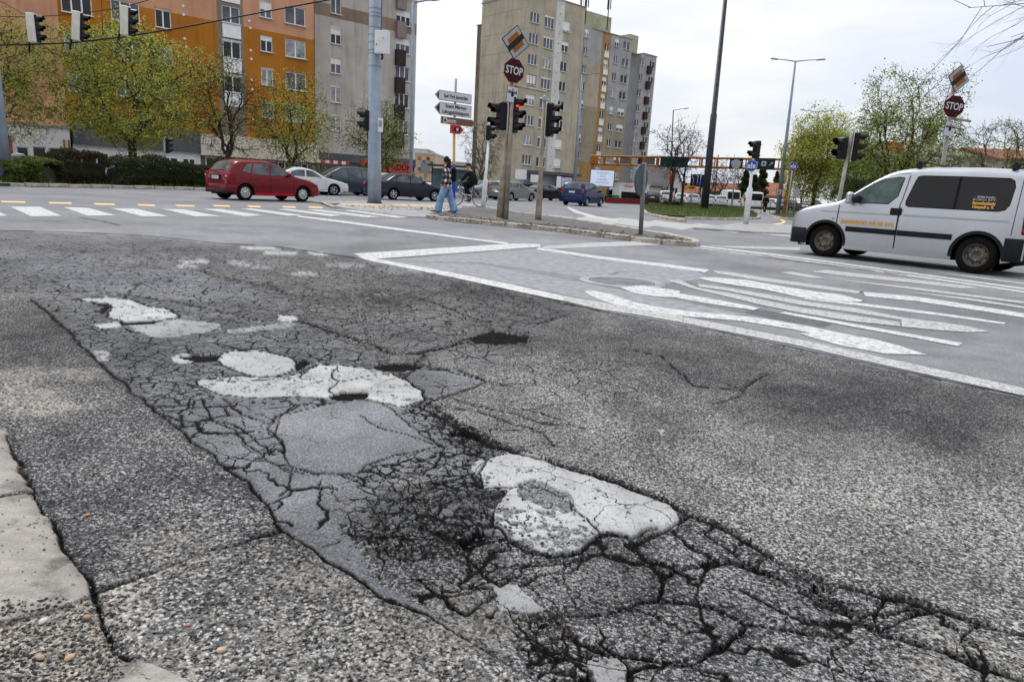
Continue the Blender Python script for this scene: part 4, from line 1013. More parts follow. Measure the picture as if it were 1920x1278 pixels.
def facade(parent, P, a, L, H, holes, colour, mats, name='wall', z0=0.0, rec=.14, extra_s=(), extra_z=()):
    """wall face with real openings: cut into cells at every edge; colour(s, z) -> material index"""
    xs = sorted({0.0, L, *[round(h[0], 3) for h in holes], *[round(h[1], 3) for h in holes], *[x for x in extra_s if 0 < x < L]})
    zs = sorted({z0, H, *[round(h[2], 3) for h in holes], *[round(h[3], 3) for h in holes], *[z for z in extra_z if z0 < z < H]})
    n = Vector((-a.y, a.x, 0)); mb = MB()
    def pt(s, z, d=0): return (P.x+a.x*s+n.x*d, P.y+a.y*s+n.y*d, z)
    for i in range(len(xs)-1):
        for j in range(len(zs)-1):
            cx, cz = (xs[i]+xs[i+1])/2, (zs[j]+zs[j+1])/2
            if any(h[0] < cx < h[1] and h[2] < cz < h[3] for h in holes): continue
            mb.add([pt(xs[i], zs[j]), pt(xs[i+1], zs[j]), pt(xs[i+1], zs[j+1]), pt(xs[i], zs[j+1])], [(0, 1, 2, 3)], colour(cx, cz))
    for h in holes:
        c = colour(h[0]-.01, (h[2]+h[3])/2)
        q = [(h[0], h[2]), (h[1], h[2]), (h[1], h[3]), (h[0], h[3])]
        for k in range(4):
            (s0, z0_), (s1, z1_) = q[k], q[(k+1) % 4]
            mb.add([pt(s1, z1_), pt(s0, z0_), pt(s0, z0_, rec+.1), pt(s1, z1_, rec+.1)], [(0, 1, 2, 3)], c)
    return mb.build(name, mats, parent)
def block_shell(parent, P, a, L, D, H, m, name='side_wall', front=True, z0=0):
    """the other sides and the roof of a block whose front runs from P along a"""
    n = Vector((-a.y, a.x, 0)); q = [P, P+a*L, P+a*L+n*D, P+n*D]; mb = MB()
    for i in range(4):
        if i == 0 and front: continue
        s, e = q[i], q[(i+1) % 4]
        mb.add([(s.x, s.y, z0), (e.x, e.y, z0), (e.x, e.y, H), (s.x, s.y, H)], [(0, 1, 2, 3)])
    mb.add([(p.x, p.y, H-.3) for p in q], [(0, 1, 2, 3)])
    mb.build(name, m, parent)
    rf = MB()
    for i in range(4):
        s, e = q[i], q[(i+1) % 4]; c = (s+e)/2; l = (e-s).length
        rf.box((c.x, c.y, H+.04), (l+(.3 if i % 2 == 0 else 0), .3 if True else 0, .10), rz=math.atan2(e.y-s.y, e.x-s.x))
    rf.build('parapet_cap', mat('cap_metal', (.30, .30, .31), .5), parent)
rb = random.Random(5)
def rstyle(k=None):
    return rb.choice(['dark', 'dark', 'mid', 'mid', 'pale'])
M_ORG = mat('render_orange', (.40, .155, .022), .9, var=.10, vscale=.35, bump=.3, bscale=30, streak=.22)
M_SAL = mat('render_salmon', (.57, .295, .18), .9, var=.12, vscale=.3, bump=.3, bscale=30, streak=.22)
M_TAU = mat('render_taupe', (.24, .185, .15), .9, var=.12, vscale=.3, bump=.3, bscale=30, streak=.2)
M_GRB = mat('render_grey_beige', (.47, .435, .395), .92, var=.13, vscale=.35, bump=.3, bscale=30, streak=.28)
M_BRN = mat('render_brown', (.25, .19, .15), .9, var=.12, vscale=.3, streak=.2)
M_CONC = mat('concrete_beige', (.43, .38, .295), .93, var=.12, vscale=.4, bump=.3, bscale=30, streak=.3)
M_CONC2 = mat('concrete_tan', (.33, .28, .21), .93, var=.12, vscale=.4, streak=.25)
M_CONG = mat('concrete_grey', (.37, .37, .375), .93, var=.12, vscale=.4, streak=.28)
M_OCH = mat('render_ochre', (.36, .215, .09), .93, var=.12, vscale=.4, streak=.2)
M_LTST = mat('concrete_light_strip', (.60, .59, .56), .9, var=.1, vscale=.6, streak=.15)
M_SHG = mat('shop_grey', (.10, .105, .125), .6, var=.2, vscale=1)
M_SHW = mat('shop_white', (.72, .72, .71), .7, var=.08, vscale=.7, streak=.15); M_SHB = mat('shop_beige', (.62, .55, .45), .8, var=.12, vscale=.6)
ST = 2.8
def fit_cols(P, a, cols):
    out = []
    for (u0, u1, v0, v1, um) in cols:       # a measured window: its edges and where its top and bottom were read
        s0, _ = on_plane(u0, (v0+v1)/2, P, a); s1, _ = on_plane(u1, (v0+v1)/2, P, a)
        _, zt = on_plane((u0+u1)/2, v0, P, a); _, zb = on_plane((u0+u1)/2, v1, P, a)
        out.append((s0, s1, zb, zt))
    return out

# --- orange block with the salmon top
P1 = at(131, 54.2); 
B1 = thing('apartment_block', 'orange and salmon rendered apartment block above the row of shops', 'building', P1)
LOC = Vector((0, 0, 0))
def rel(P, base): return P - base
cols1 = fit_cols(P1, AX, [(114, 172, 50-67, 26, 0), (208, 262, 3, 41, 0), (291, 321, 19, 53, 0), (416, 450, 16, 44, 0), (487, 510, 3, 34, 0), (534, 573, 13, 47, 0)])
L1_, _ = on_plane(589, 150, P1, AX)
sst0, _ = on_plane(409, 100, P1, AX); sst1, _ = on_plane(458, 100, P1, AX)
_, zb1 = on_plane(410, 41, P1, AX); _, zb2 = on_plane(460, 51, P1, AX)
print('B1', [tuple(round(x, 2) for x in c) for c in cols1], L1_, sst0, sst1, zb1, zb2)
H1 = 31.0; zshop = 4.0
holes = []; wins = []
for ci_, (s0, s1, zb, zt) in enumerate(cols1):
    h = min(1.55, max(1.3, zt-zb)); w = s1-s0
    if ci_ == 0: zb = cols1[1][2]-.05
    if ci_ == 3: h = 1.35
    z = zb
    while z > zshop+.9: z -= ST
    z += ST
    if z < zshop + .6: z += ST
    k = 0
    while z < 24:
        holes.append((s0, s1, z, z+h)); wins.append((ci_, s0, z, w, h)); z += ST; k += 1
def col1(s, z):
    if s < 0: return 0
    if sst0 < s < sst1: return 2
    return 1 if z > zb1 else 0
facade(B1, LOC, AX, L1_, H1, [h for h in holes], col1, [M_ORG, M_SAL, M_TAU], z0=zshop, extra_s=(sst0, sst1), extra_z=(zb1,))
for (c, s0, z, w, h) in wins:
    window(B1, fmat(LOC, AX, s0, z), w, h, 3 if w > 2.0 else 2, rstyle(), blind=rb.choice([0, 0, 0, .3, .5]) if c != 3 else 0, box=(rb.random() < .3))
    if c == 3:
        n = Vector((-AX.y, AX.x, 0)); MB().box((w/2, -.06, -.62), (w+.02, .06, 1.12)).build('loggia_panel', M_FR, B1).matrix_local = fmat(LOC, AX, s0, z)
# vent grilles
mbv = MB().ring([(.11, 0), (.11, -.05), (.08, -.05), (.001, -.03)], 10, axis='Y').mesh('vent_cover', M_SILL)
for su, (v0, st_) in ((342, 27), ) if False else ():
    pass
for (u, v) in [(343, 12), (344, 28), (346, 73), (349, 88), (351, 134), (353, 207), (467, 40), (469, 53), (470, 95), (471, 111), (472, 150), (473, 168), (475, 223)]:
    s, z = on_plane(u, v, P1, AX); inst('vent_cover', mbv, B1).matrix_local = fmat(LOC, AX, s, z)
block_shell(B1, LOC, AX, L1_, 12, H1, M_SAL)
# salmon gable part to the left, standing a little forward
sg = -16.0
facade(B1, LOC-BX*.25+AX*sg, AX, -sg, H1, [], lambda s, z: 0, [M_SAL], name='gable_wall', z0=0)
MB().box((0, 0, 0), (.25, .02, H1)).build('corner_trim', M_SAL, B1).matrix_local = Matrix.Translation((-BX*.125) + Vector((0, 0, H1/2))) @ Matrix.Rotation(math.atan2(BX.y, BX.x), 4, 'Z')
# shops under the block
def shopfront(parent, s0, s1, z0, z1, parts, m_top, out=.5, ztop=None, mid=None):
    pass
def fbox(parent, name, m, s0, s1, z0, z1, out0, out1, base=LOC, a=AX):
    """box on a facade from s0..s1, z0..z1, standing out0..out1 proud of it"""
    o = MB().box(((s0+s1)/2, -(out0+out1)/2, (z0+z1)/2), (s1-s0, out1-out0, z1-z0)).build(name, m, parent)
    o.matrix_local = fmat(base, a, 0, 0); return o
def sz(u, v, P=None, a=AX): return on_plane(u, v, P if P is not None else P1, a)
# dark grey fascia and white shop band (u 135..370)
sA, _ = sz(135, 270); sB, _ = sz(371, 275)
fbox(B1, 'fascia', M_SHG, sA, sB, 2.35, 4.05, 0, .9)
fbox(B1, 'shop_wall', M_SHW, sA, sB, .1, 2.35, 0, .6)
for (u0, u1) in [(137, 151), (156, 202), (221, 240), (245, 262), (300, 330), (338, 362)]:
    a0, _ = sz(u0, 310); a1, _ = sz(u1, 310)
    window(B1, fmat(LOC, AX, a0, .75, .66), a1-a0, 1.1, 1 if u1-u0 < 20 else 2, 'dark', recess=.0, sill=False)
fbox(B1, 'air_conditioner', M_SHW, sz(222, 300)[0], sz(222, 300)[0]+.8, 1.4, 2.0, .62, .95)
t1 = text_mesh('OTP', .8, M_FR, .02) if False else None
sC, _ = sz(371, 290); sD, _ = sz(589, 300)
fbox(B1, 'fascia', M_SHB, sC, sD, 2.2, 4.0, 0, 1.0)
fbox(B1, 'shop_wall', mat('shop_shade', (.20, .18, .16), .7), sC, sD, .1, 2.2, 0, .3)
for k in range(6):
    s = sC+.5+k*(sD-sC-1)/6
    window(B1, fmat(LOC, AX, s, .5, .34), (sD-sC-1)/6-.3, 1.6, 2, 'dark', recess=.0, sill=False)
# white shop pavilion on the far left
sE, _ = sz(-60, 280, P1-BX*3.5); sF, _ = sz(133, 280, P1-BX*3.5)
PV = LOC-BX*3.5
zt_ = sz(75, 236, P1-BX*3.5)[1]
pav_ = thing('shop_pavilion', 'white single storey shop with wide dark windows behind the left bushes', 'shop', P1)
hs = []
for (u0, u1, v0, v1) in [(30, 56, 276, 299), (60, 89, 276, 304), (92, 118, 278, 291), (96, 117, 294, 320), (45, 57, 304, 320), (-50, -6, 270, 296)]:
    a0, zt0 = sz(u0, v0, P1-BX*3.5); a1, zb0 = sz(u1, v1, P1-BX*3.5); hs.append((a0-sE, a1-sE, max(.2, zb0), sz(u1, v0, P1-BX*3.5)[1]))
facade(pav_, PV+AX*sE, AX, sF-sE, zt_, hs, lambda s, z: 0, [M_SHW], z0=0)
for h in hs: window(pav_, fmat(PV+AX*sE, AX, h[0], h[2]), h[1]-h[0], h[3]-h[2], 1, 'dark', sill=False)
block_shell(pav_, PV+AX*sE, AX, sF-sE, 3.2, zt_, M_SHW)
for (u0, u1) in [(19, 25), (121, 124), (130, 133)]:
    a0, _ = sz(u0, 295, P1-BX*3.5); a1, _ = sz(u1, 295, P1-BX*3.5)
    fbox(pav_, 'brick_pier', mat('brick_red', (.30, .11, .07), .9, var=.3, vscale=6), a0-sE, a1-sE, .02, 2.55, .01, .08, PV+AX*sE)

# --- grey-beige block
P2 = at(592, 72.0)
B2 = thing('apartment_block', 'grey beige apartment block with a brown painted band behind the concrete mast', 'building', P2)
cols2 = fit_cols(P2, AX, [(620, 640, 57, 83, 0), (744, 768, 139-10, 152, 0)])
cols2[1] = (sz(741, 140, P2)[0], sz(768, 140, P2)[0], sz(755, 152, P2)[1], sz(755, 128, P2)[1])
L2_, _ = sz(779, 150, P2)
print('B2', cols2, L2_)
_, zbn0 = sz(640, 37, P2); _, zbn1 = sz(640, 13, P2)
hs = []; ws = []
for c, (s0, s1, zb, zt) in enumerate(cols2):
    h = 1.5; z = zb
    while z > 4.4: z -= ST
    z += ST if z < 3.6 else 0
    while z < 28: hs.append((s0, s1, z, z+h)); ws.append((c, s0, z, s1-s0, h)); z += ST
facade(B2, LOC, AX, L2_, 32, hs, lambda s, z: 1 if zbn0 < z < zbn1 else 0, [M_GRB, M_BRN], z0=3.4, extra_z=(zbn0, zbn1))
block_shell(B2, LOC, AX, L2_, 12, 32, M_GRB)
M_BALC = mat('balcony_dark', (.045, .03, .03), .6, var=.2); M_BALCT = mat('balcony_taupe', (.25, .20, .18), .7)
for k, (c, s0, z, w, h) in enumerate(ws):
    window(B2, fmat(LOC, AX, s0, z), w, h, 3 if c else 2, rstyle(), blind=rb.choice([0, 0, .4]), box=(c == 0 and rb.random() < .2) or c == 1)
    if c == 1:
        fbox(B2, 'balcony_box', M_BALCT if 15 < z < 21 else M_BALC, s0-.1, s0+1.0, z-1.35, z+.25, .02, .5)
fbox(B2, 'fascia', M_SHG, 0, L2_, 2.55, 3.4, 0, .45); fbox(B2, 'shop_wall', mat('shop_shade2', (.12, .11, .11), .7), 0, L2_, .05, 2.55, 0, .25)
s0, _ = sz(672, 315, P2); s1, _ = sz(770, 322, P2)
M_REDS = mat('sign_red', (.50, .055, .045), .5, var=.1)
fbox(B2, 'shop_sign', M_REDS, s0, s1, 1.55, 2.95, .46, .56)
M_BLK = mat('black_paint', (.02, .02, .022), .45, var=.1)
sl_, _ = sz(747, 318, P2)
o = inst('lettering', text_mesh('AJTÓ REDŐNY', .88, M_BLK, .01, bold=.012, sx=.95), B2); o.matrix_local = fmat(LOC, AX, sl_-.9, 2.42, .585) @ Matrix.Rotation(PI/2, 4, 'X')
o = inst('lettering', text_mesh('szúnyogháló, szalagfüggöny, redőny', .34, M_BLK, .01, sx=.85), B2); o.matrix_local = fmat(LOC, AX, sl_-.9, 1.78, .585) @ Matrix.Rotation(PI/2, 4, 'X')
# striped awning of a kiosk by the trees
aw = thing('awning', 'small pink and white striped awning in front of the grey block, behind parked cars', 'awning', P2)
for k in range(8): fbox(aw, 'stripe', M_REDS if k % 2 else M_SHW, -1+k*.45, -.55+k*.45, 2.3, 2.6, 1.4, 2.4)

# --- beige tower and its grey-ochre continuation
P3 = at(975, 104.5)
B3 = thing('apartment_tower', 'tall beige concrete panel tower with a white vertical strip', 'building', P3)
c3 = fit_cols(P3, AX, [(992, 1010, 65, 83, 0), (1019, 1037, 73, 92, 0), (1053, 1066, 81, 98, 0)])
s3a, _ = sz(1039.5, 82, P3); s3b, _ = sz(1055, 84, P3); L3, _ = sz(1098, 14, P3); _, H3 = sz(1098, 14, P3)
print('B3', c3, s3a, s3b, L3, H3)
hs = []; ws = []
for c, (a0, a1, zb, zt) in enumerate(c3):
    z = zb
    while z > 4.3: z -= ST
    z += ST if z < 3.5 else 0
    while z < H3-1.5: hs.append((a0, a1, z, z+1.45)); ws.append((a0, z, a1-a0)); z += ST
facade(B3, LOC, AX, L3, H3, hs, lambda s, z: 1 if s3a < s < s3b else 0, [M_CONC, M_LTST], z0=3.6, extra_s=(s3a, s3b))
for (a0, z, w) in ws:
    st_ = rstyle(); window(B3, fmat(LOC, AX, a0, z), w, 1.45, 3 if w > 1.7 else 2, st_, blind=rb.choice([0, 0, 0, 0, .35, .9]), box=rb.random() < .4, frame=M_FRB if rb.random() < .06 else None)
WB = 11.2  # gable width
facade(B3, LOC+BX*WB, -BX, WB, H3+.6, [], lambda s, z: 0, [M_CONC], name='gable_wall', z0=0)
for z in np.arange(3.6, H3, 2.8): fbox(B3, 'panel_joint', mat('joint', (.28, .25, .2), .9), .05, WB-.05, z, z+.05, .002, .012, LOC+BX*WB, -BX)
mbs = MB()
for k in range(22):
    z = 3.2+k*1.35
    mbs.ring([(.10, 0), (.10, -.03), (.001, -.03)], 8, axis='Y', M=Matrix.Translation(((s3a+s3b)/2, -.0, z)))
mbs.build('strip_fixings', mat('joint'+'2', (.3, .3, .3), .8), B3).matrix_local = fmat(LOC, AX, 0, 0)
block_shell(B3, LOC+AX*.01, AX, L3-.02, WB-.02, H3-.05, M_CONC)
# narrow tan side wing on the left
PW = P3 + BX*(WB+.01) + AX*2.4
wn_ = thing('apartment_wing', 'narrow tan side wing with one column of small windows left of the tall beige tower', 'building', PW)
Hw = H3-2.2; Lw = 4.2
hs = []
a_w = -BX
_, z9 = on_plane(894, 39, PW+BX*Lw, a_w)
s0w, _ = on_plane(890, 39, PW+BX*Lw, a_w); s1w, _ = on_plane(898, 39, PW+BX*Lw, a_w)
s0w, s1w = 1.6, 2.8
z = z9-1
while z > 4: z -= ST
z += ST
while z < Hw-1.6: hs.append((s0w, s1w, z, z+1.35)); z += ST
facade(wn_, LOC+BX*Lw, a_w, Lw, Hw, hs, lambda s, z: 0, [M_CONC2], z0=0)
for h in hs: window(wn_, fmat(LOC+BX*Lw, a_w, h[0], h[2]), 1.2, 1.35, 2, rstyle(), box=rb.random() < .3)
block_shell(wn_, LOC+BX*.01, AX, 8, Lw-.02, Hw, M_CONC2)
# shop level of the tower
fbox(B3, 'fascia', mat('fascia_dark', (.09, .095, .10), .6), -.5, L3+.3, 3.15, 3.6, 0, 1.6)
fbox(B3, 'shop_wall', mat('shop_bluegrey', (.27, .29, .33), .7, var=.15), 0, L3, 1.6, 3.15, 0, .6)
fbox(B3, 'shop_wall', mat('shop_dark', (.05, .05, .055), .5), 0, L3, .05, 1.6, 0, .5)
for (u0, u1, zz0, zz1, mm) in [(952, 973, 2.2, 3.6, M_SHW), (981, 996, 1.9, 3.0, M_SHW), (1030, 1038, 1.3, 3.0, M_FR), (1039, 1058, 1.5, 2.9, mat('poster_lilac', (.55, .55, .66), .6, var=.3, vscale=3))]:
    a0, _ = sz(u0, 335, P3); a1, _ = sz(u1, 335, P3); fbox(B3, 'notice_board', mm, a0, a1, zz0, zz1, 1.62, 1.68)

P4 = at(1090, 123.5)
B4 = thing('apartment_block', 'grey and ochre stepped panel block with an orange loggia strip behind the gantry', 'building', P4)
c4 = fit_cols(P4, AX, [(1094, 1102, 89, 104, 0), (1131.5, 1140, 114, 128, 0), (1150.5, 1158.5, 105, 120, 0), (1166, 1179, 110, 125, 0)])
so0, _ = sz(1127.5, 100, P4); so1, _ = sz(1144.5, 100, P4); L4, _ = sz(1186, 75, P4); _, H4 = sz(1186, 75, P4); _, H4b = sz(1143, 61, P4)
_, zg1 = sz(1110, 116, P4); _, zg2 = sz(1110, 201, P4); _, zg3 = sz(1165, 213, P4)
print('B4', c4, so0, so1, L4, H4, H4b, zg1, zg2)
hs = []; ws = []
for c, (a0, a1, zb, zt) in enumerate(c4):
    z = zb
    while z > 2.0: z -= ST
    z += ST if z < 1.0 else 0
    while z < H4-1.5: hs.append((a0, a1, z, z+1.35)); ws.append((c, a0, z, a1-a0)); z += ST
def col4(s, z):
    if so0 < s < so1: return 2
    if z < (zg2 if s < so0 else zg3): return 1 if z > 6 else 2
    if s < so0 and z < zg1: return 0
    return 3
facade(B4, LOC, AX, L4, H4, hs, col4, [M_CONC, M_CONC2, M_OCH, M_CONG], z0=.0, extra_s=(so0, so1), extra_z=(zg1, zg2, zg3, 6.0))
for (c, a0, z, w) in ws:
    window(B4, fmat(LOC, AX, a0, z), w, 1.35, 3 if w > 1.9 else 2, rstyle(), blind=rb.choice([0, 0, 0, .5]), box=rb.random() < .2)
    if c == 1: fbox(B4, 'loggia_panel', M_FR, a0, a0+w, z-1.1, z-.05, .01, .07)
block_shell(B4, LOC+AX*.01, AX, L4-.02, 12, H4, M_CONG)
def roofbox(parent, u0, u1, vb, vt, P, d=5, m=None):
    a0, zb = sz(u0, vb, P); a1, _ = sz(u1, vb, P); _, zt = sz(u1, vt, P)
    hb = thing('stair_head', '', '', (0, 0, 0)) if False else None
    fbox(parent, 'stair_head', m or mat('concrete_mossy', (.40, .39, .27), .93, var=.2, vscale=.6, streak=.4), a0, a1, H4-.3, zt, -d, -.3)
roofbox(B4, 1102, 1148, 50, 33, P4, 6)
P5 = at(1183, 139.0)
B5 = thing('apartment_block', 'far grey panel block with dark balcony boxes at its right edge', 'building', P5)
c5 = fit_cols(P5, AX, [(1198, 1205, 138, 152, 0), (1215, 1225, 145, 158, 0)])
L5, _ = sz(1231.5, 107, P5); _, H5 = sz(1231.5, 107, P5)
print('B5', c5, L5, H5)
hs = []; ws = []
for c, (a0, a1, zb, zt) in enumerate(c5):
    z = zb
    while z > 2.0: z -= ST
    z += ST if z < 1.0 else 0
    while z < H5-1.5: hs.append((a0, a1, z, z+1.35)); ws.append((c, a0, z, a1-a0)); z += ST
facade(B5, LOC, AX, L5, H5, hs, lambda s, z: 0, [M_CONG], z0=0)
for (c, a0, z, w) in ws:
    window(B5, fmat(LOC, AX, a0, z), w, 1.35, 2, rstyle(), box=rb.random() < .3)
    if c: fbox(B5, 'balcony_box', M_BALC, a0-.7, a0+.3, z-1.1, z+.3, .02, .5)
block_shell(B5, LOC+AX*.01, AX, L5-.02, 12, H5, M_CONG)
a0, _ = sz(1184, 66, P5); a1, _ = sz(1200, 66, P5); _, zt = sz(1200, 68, P5)
fbox(B5, 'stair_head', MATS['concrete_mossy'], a0, a1, H5-.3, zt, -5, -.3)
# roof masts
M_DK = mat('metal_dark', (.05, .05, .055), .5, metal=.3, var=.15)
def antenna(u, v0, v1, Y, label, big=False):
    p = ptY(u, v0, Y); z0, z1 = p.z-2.2, pz(u, v1, Y); o = thing('antenna_mast', label, 'antenna', (p.x, p.y, z0))
    MB().tube([(0, 0, 0), (0, 0, z1-z0)], .09, 5).build('mast', M_DK, o); mb = MB()
    for k in range(3): mb.tube([(.3*math.cos(k*2.1), .3*math.sin(k*2.1), (z1-z0)*.55), (.3*math.cos(k*2.1), .3*math.sin(k*2.1), (z1-z0)*.95)], .09 if big else .03, 5)
    mb.build('aerial', M_DK, o)
antenna(1099, 16, -12, 112, 'thin aerial mast on the roof corner of the beige tower', True); antenna(1090, 8, -12, 113, 'shorter aerial on the roof edge of the beige tower')
antenna(1140, 30, -14, 126, 'mast with panel aerials on the mossy stair head', True)

# --- distant buildings
def simple_house(name, label, cat, u0, u1, Y, v_eave, v_ridge, wallm, roofm, depth=9, wins=3, gable_front=False, v_base=None, seed=1):
    a, b = at(u0, Y), at(u1, Y); w = (b-a).length; ze, zr = pz((u0+u1)/2, v_eave, Y), pz((u0+u1)/2, v_ridge, Y)
    o = thing(name, label, cat, a); nholes = []
    n = max(1, wins); dx = Vector((1, 0, 0))
    for k in range(n):
        if wins == 0: break
        c = w*(k+.5)/n; ww = min(1.3, w/n*.5)
        z = 1.0
        while z+1.3 < ze: nholes.append((c-ww/2, c+ww/2, z, z+1.2)); z += 2.9
    facade(o, LOC, dx, w, ze, nholes, lambda s, z: 0, [wallm], z0=0)
    for h in nholes: window(o, fmat(LOC, dx, h[0], h[2]), h[1]-h[0], 1.2, 2, 'dark', sill=False)
    mb = MB()
    mb.add([(0, 0, 0), (0, depth, 0), (0, depth, ze), (0, 0, ze), (w, 0, 0), (w, depth, 0), (w, depth, ze), (w, 0, ze)], [(0, 3, 2, 1), (4, 5, 6, 7), (1, 2, 6, 5)])
    if gable_front: mb.add([(0, 0, ze), (w, 0, ze), (w/2, 0, zr), (0, depth, ze), (w, depth, ze), (w/2, depth, zr)], [(0, 1, 2), (3, 5, 4)])
    else: mb.add([(0, 0, ze), (0, depth, ze), (0, depth/2, zr), (w, 0, ze), (w, depth, ze), (w, depth/2, zr)], [(0, 2, 1), (3, 4, 5)])
    mb.build('side_wall', wallm, o)
    rf = MB(); e = .35; t = .14
    if gable_front:
        for s in (-1, 1):
            x0 = w/2; x1 = w/2+s*(w/2+e); z1 = ze-e*(zr-ze)/(w/2)
            rf.add([(x0, -e, zr+t), (x1, -e, z1+t), (x1, depth+e, z1+t), (x0, depth+e, zr+t), (x0, -e, zr), (x1, -e, z1), (x1, depth+e, z1), (x0, depth+e, zr)],
                   [(0, 1, 2, 3), (7, 6, 5, 4), (0, 4, 5, 1), (1, 5, 6, 2), (2, 6, 7, 3)])
    else:
        for s in (0, 1):
            y1 = -e if s == 0 else depth+e; z1 = ze-e*(zr-ze)/(depth/2)
            rf.add([(-e, depth/2, zr+t), (w+e, depth/2, zr+t), (w+e, y1, z1+t), (-e, y1, z1+t), (-e, depth/2, zr), (w+e, depth/2, zr), (w+e, y1, z1), (-e, y1, z1)],
                   [(0, 1, 2, 3), (7, 6, 5, 4), (0, 3, 7, 4), (1, 5, 6, 2), (3, 2, 6, 7)])
    rf.build('roof', roofm, o)
    return o, w, ze, zr
M_TILE = mat('roof_terracotta', (.34, .14, .09), .9, var=.3, vscale=1.2, bump=.5, bscale=12); M_RGREY = mat('roof_grey', (.13, .12, .125), .85, var=.2, vscale=1, bump=.4, bscale=12)
M_YELW = mat('wall_ochre', (.48, .33, .17), .9, var=.15, vscale=.8); M_PINK = mat('wall_pink', (.55, .33, .26), .9, var=.12); M_WHW = mat('wall_white', (.70, .70, .69), .85, var=.08, vscale=.8, streak=.1)
# flat roofed coloured building and the white one behind it
def flat_block(name, label, u0, u1, Y, v_top, m, depth=10, cat='building'):
    a, b = at(u0, Y), at(u1, Y); H = pz((u0+u1)/2, v_top, Y); o = thing(name, label, cat, a)
    w = (b-a).length; MB().box((w/2, depth/2, H/2), (w, depth, H)).build('wall', m, o)
    MB().box((w/2, depth/2, H+.1), (w+.2, depth+.2, .2)).build('parapet', mat('cap_pale', (.6, .6, .6), .7), o)
    return o, w, H
o, w, H = flat_block('kindergarten', 'cream flat roofed building with coloured square panels beyond the woman', 777, 815, 92, 289, mat('wall_cream', (.62, .50, .36), .9, var=.1))
for (u, v, c) in [(787, 297, (.55, .22, .05)), (803, 298, (.4, .04, .04)), (795, 304, (.06, .14, .45)), (809, 306, (.05, .22, .06)), (808, 312, (.6, .25, .05)), (787, 317, (.05, .2, .06)), (809, 324, (.06, .14, .45)), (798, 330, (.6, .3, .08)), (789, 335, (.05, .25, .06))]:
    a = at(777, 92); p = ptY(u, v, 92); MB().box((p.x-a.x, -.04, p.z), (.42, .06, .42)).build('coloured_panel', mat('panel_%d_%d' % (u, v), c, .6), o)
flat_block('low_building', 'pale low building behind the coloured panel building', 770, 800, 120, 281, M_WHW)
flat_block('low_building', 'white low building seen behind the cyclist', 813, 880, 125, 297+8, mat('wall_offwhite', (.6, .6, .58), .9))
# commercial hall right of the tower, gabled house, tiled houses
o, w, H = flat_block('shop_hall', 'long white shop hall under the ochre block beyond the billboard', 1161, 1216, 95, 347, M_WHW, 12)
for (x, mm, z0, z1) in [(.6, mat('logo_pink', (.7, .25, .3), .6), 1.9, 2.3), (2.6, mat('sign_pale', (.6, .6, .62), .6), 1.7, 2.4)]:
    MB().box((x+.6, -.06, (z0+z1)/2), (1.1, .06, z1-z0)).build('shop_sign', mm, o)
MB().box((w/2, -.05, .65), (w-.6, .06, 1.2)).build('shop_window', GL_DARK, o)
o, w, ze, zr = simple_house('gabled_house', 'white house with a steep grey roof and a red shop sign', 'house', 1216, 1276, 100, 349, 309, M_WHW, M_RGREY, depth=12, wins=0)
a = at(1216, 100)
for x in (4.0, 4.6, 5.2, 5.8)[:3]: MB().box((x, -.03, 1.9+.9), (.28, .05, .45)).build('pane', GL_DARK, o)
MB().box((2.2, -.1, 1.25), (3.9, .2, .55)).build('shop_sign', M_REDS, o)
q = inst('lettering', text_mesh('AVIA', .62, M_FR, .01, bold=.01), o, (2.4, -.22, 1.27), (PI/2, 0, 0))
MB().box((2.0, -.02, .45), (3.0, .04, .9)).build('shop_window', GL_DARK, o)
simple_house('gabled_house', 'white gable end of a house right of the red sign, behind a bare tree', 'house', 1252, 1276, 97, 345, 318, M_WHW, M_RGREY, depth=10, wins=1, gable_front=True)
simple_house('tiled_house', 'long low pink house with a red tiled roof left of the tall lamp post', 'house', 1278, 1340, 135, 366, 345, M_PINK, M_TILE, depth=9, wins=5)
simple_house('tiled_house', 'long low house with a red tiled roof right of the tall lamp post', 'house', 1330, 1392, 130, 366, 344, M_PINK, M_TILE, depth=9, wins=5)
simple_house('tiled_house', 'ochre house with a red hipped roof behind the white vans', 'house', 1438, 1478, 120, 368, 343, M_YELW, M_TILE, depth=12, wins=2)
o, w, ze, zr = simple_house('roofed_building', 'large pale roofed building with a chimney behind the right hand trees', 'building', 1690, 1800, 62, 290, 262, mat('wall_pale2', (.45, .42, .36), .9), mat('roof_taupe', (.26, .24, .20), .9, var=.25, vscale=.8), depth=10, wins=5)
MB().box((4.1, 5, zr+.3), (1.0, .8, 2.8)).build('chimney', M_BRN, o)
MB().box((4.1, 5, zr+1.75), (1.3, 1.1, .2)).build('chimney_cap', M_DK, o)
st_o, w, H = flat_block('filling_station', 'low filling station with yellow stripes and a red roof sign behind the trees', 1655, 1765, 58, 297, M_WHW, 8)
MB().box((w/2, -.06, H-.5), (w-.2, .06, .35)).build('yellow_band', mat('band_yellow', (.75, .6, .12), .6), st_o)
MB().box((w/2, -.06, 1.4), (w-.4, .05, 2.0)).build('shop_window', GL_DARK, st_o)
for (x, ww) in ((.6, 1.5),): MB().box((x, 1, H+.9), (ww, .2, .8)).build('roof_sign', M_REDS, st_o)
simple_house('tiled_house', 'house with an orange tiled roof at the far right behind bare trees', 'house', 1850, 1990, 60, 300, 276, mat('wall_pale3', (.4, .36, .3), .9), M_TILE, depth=9, wins=4)
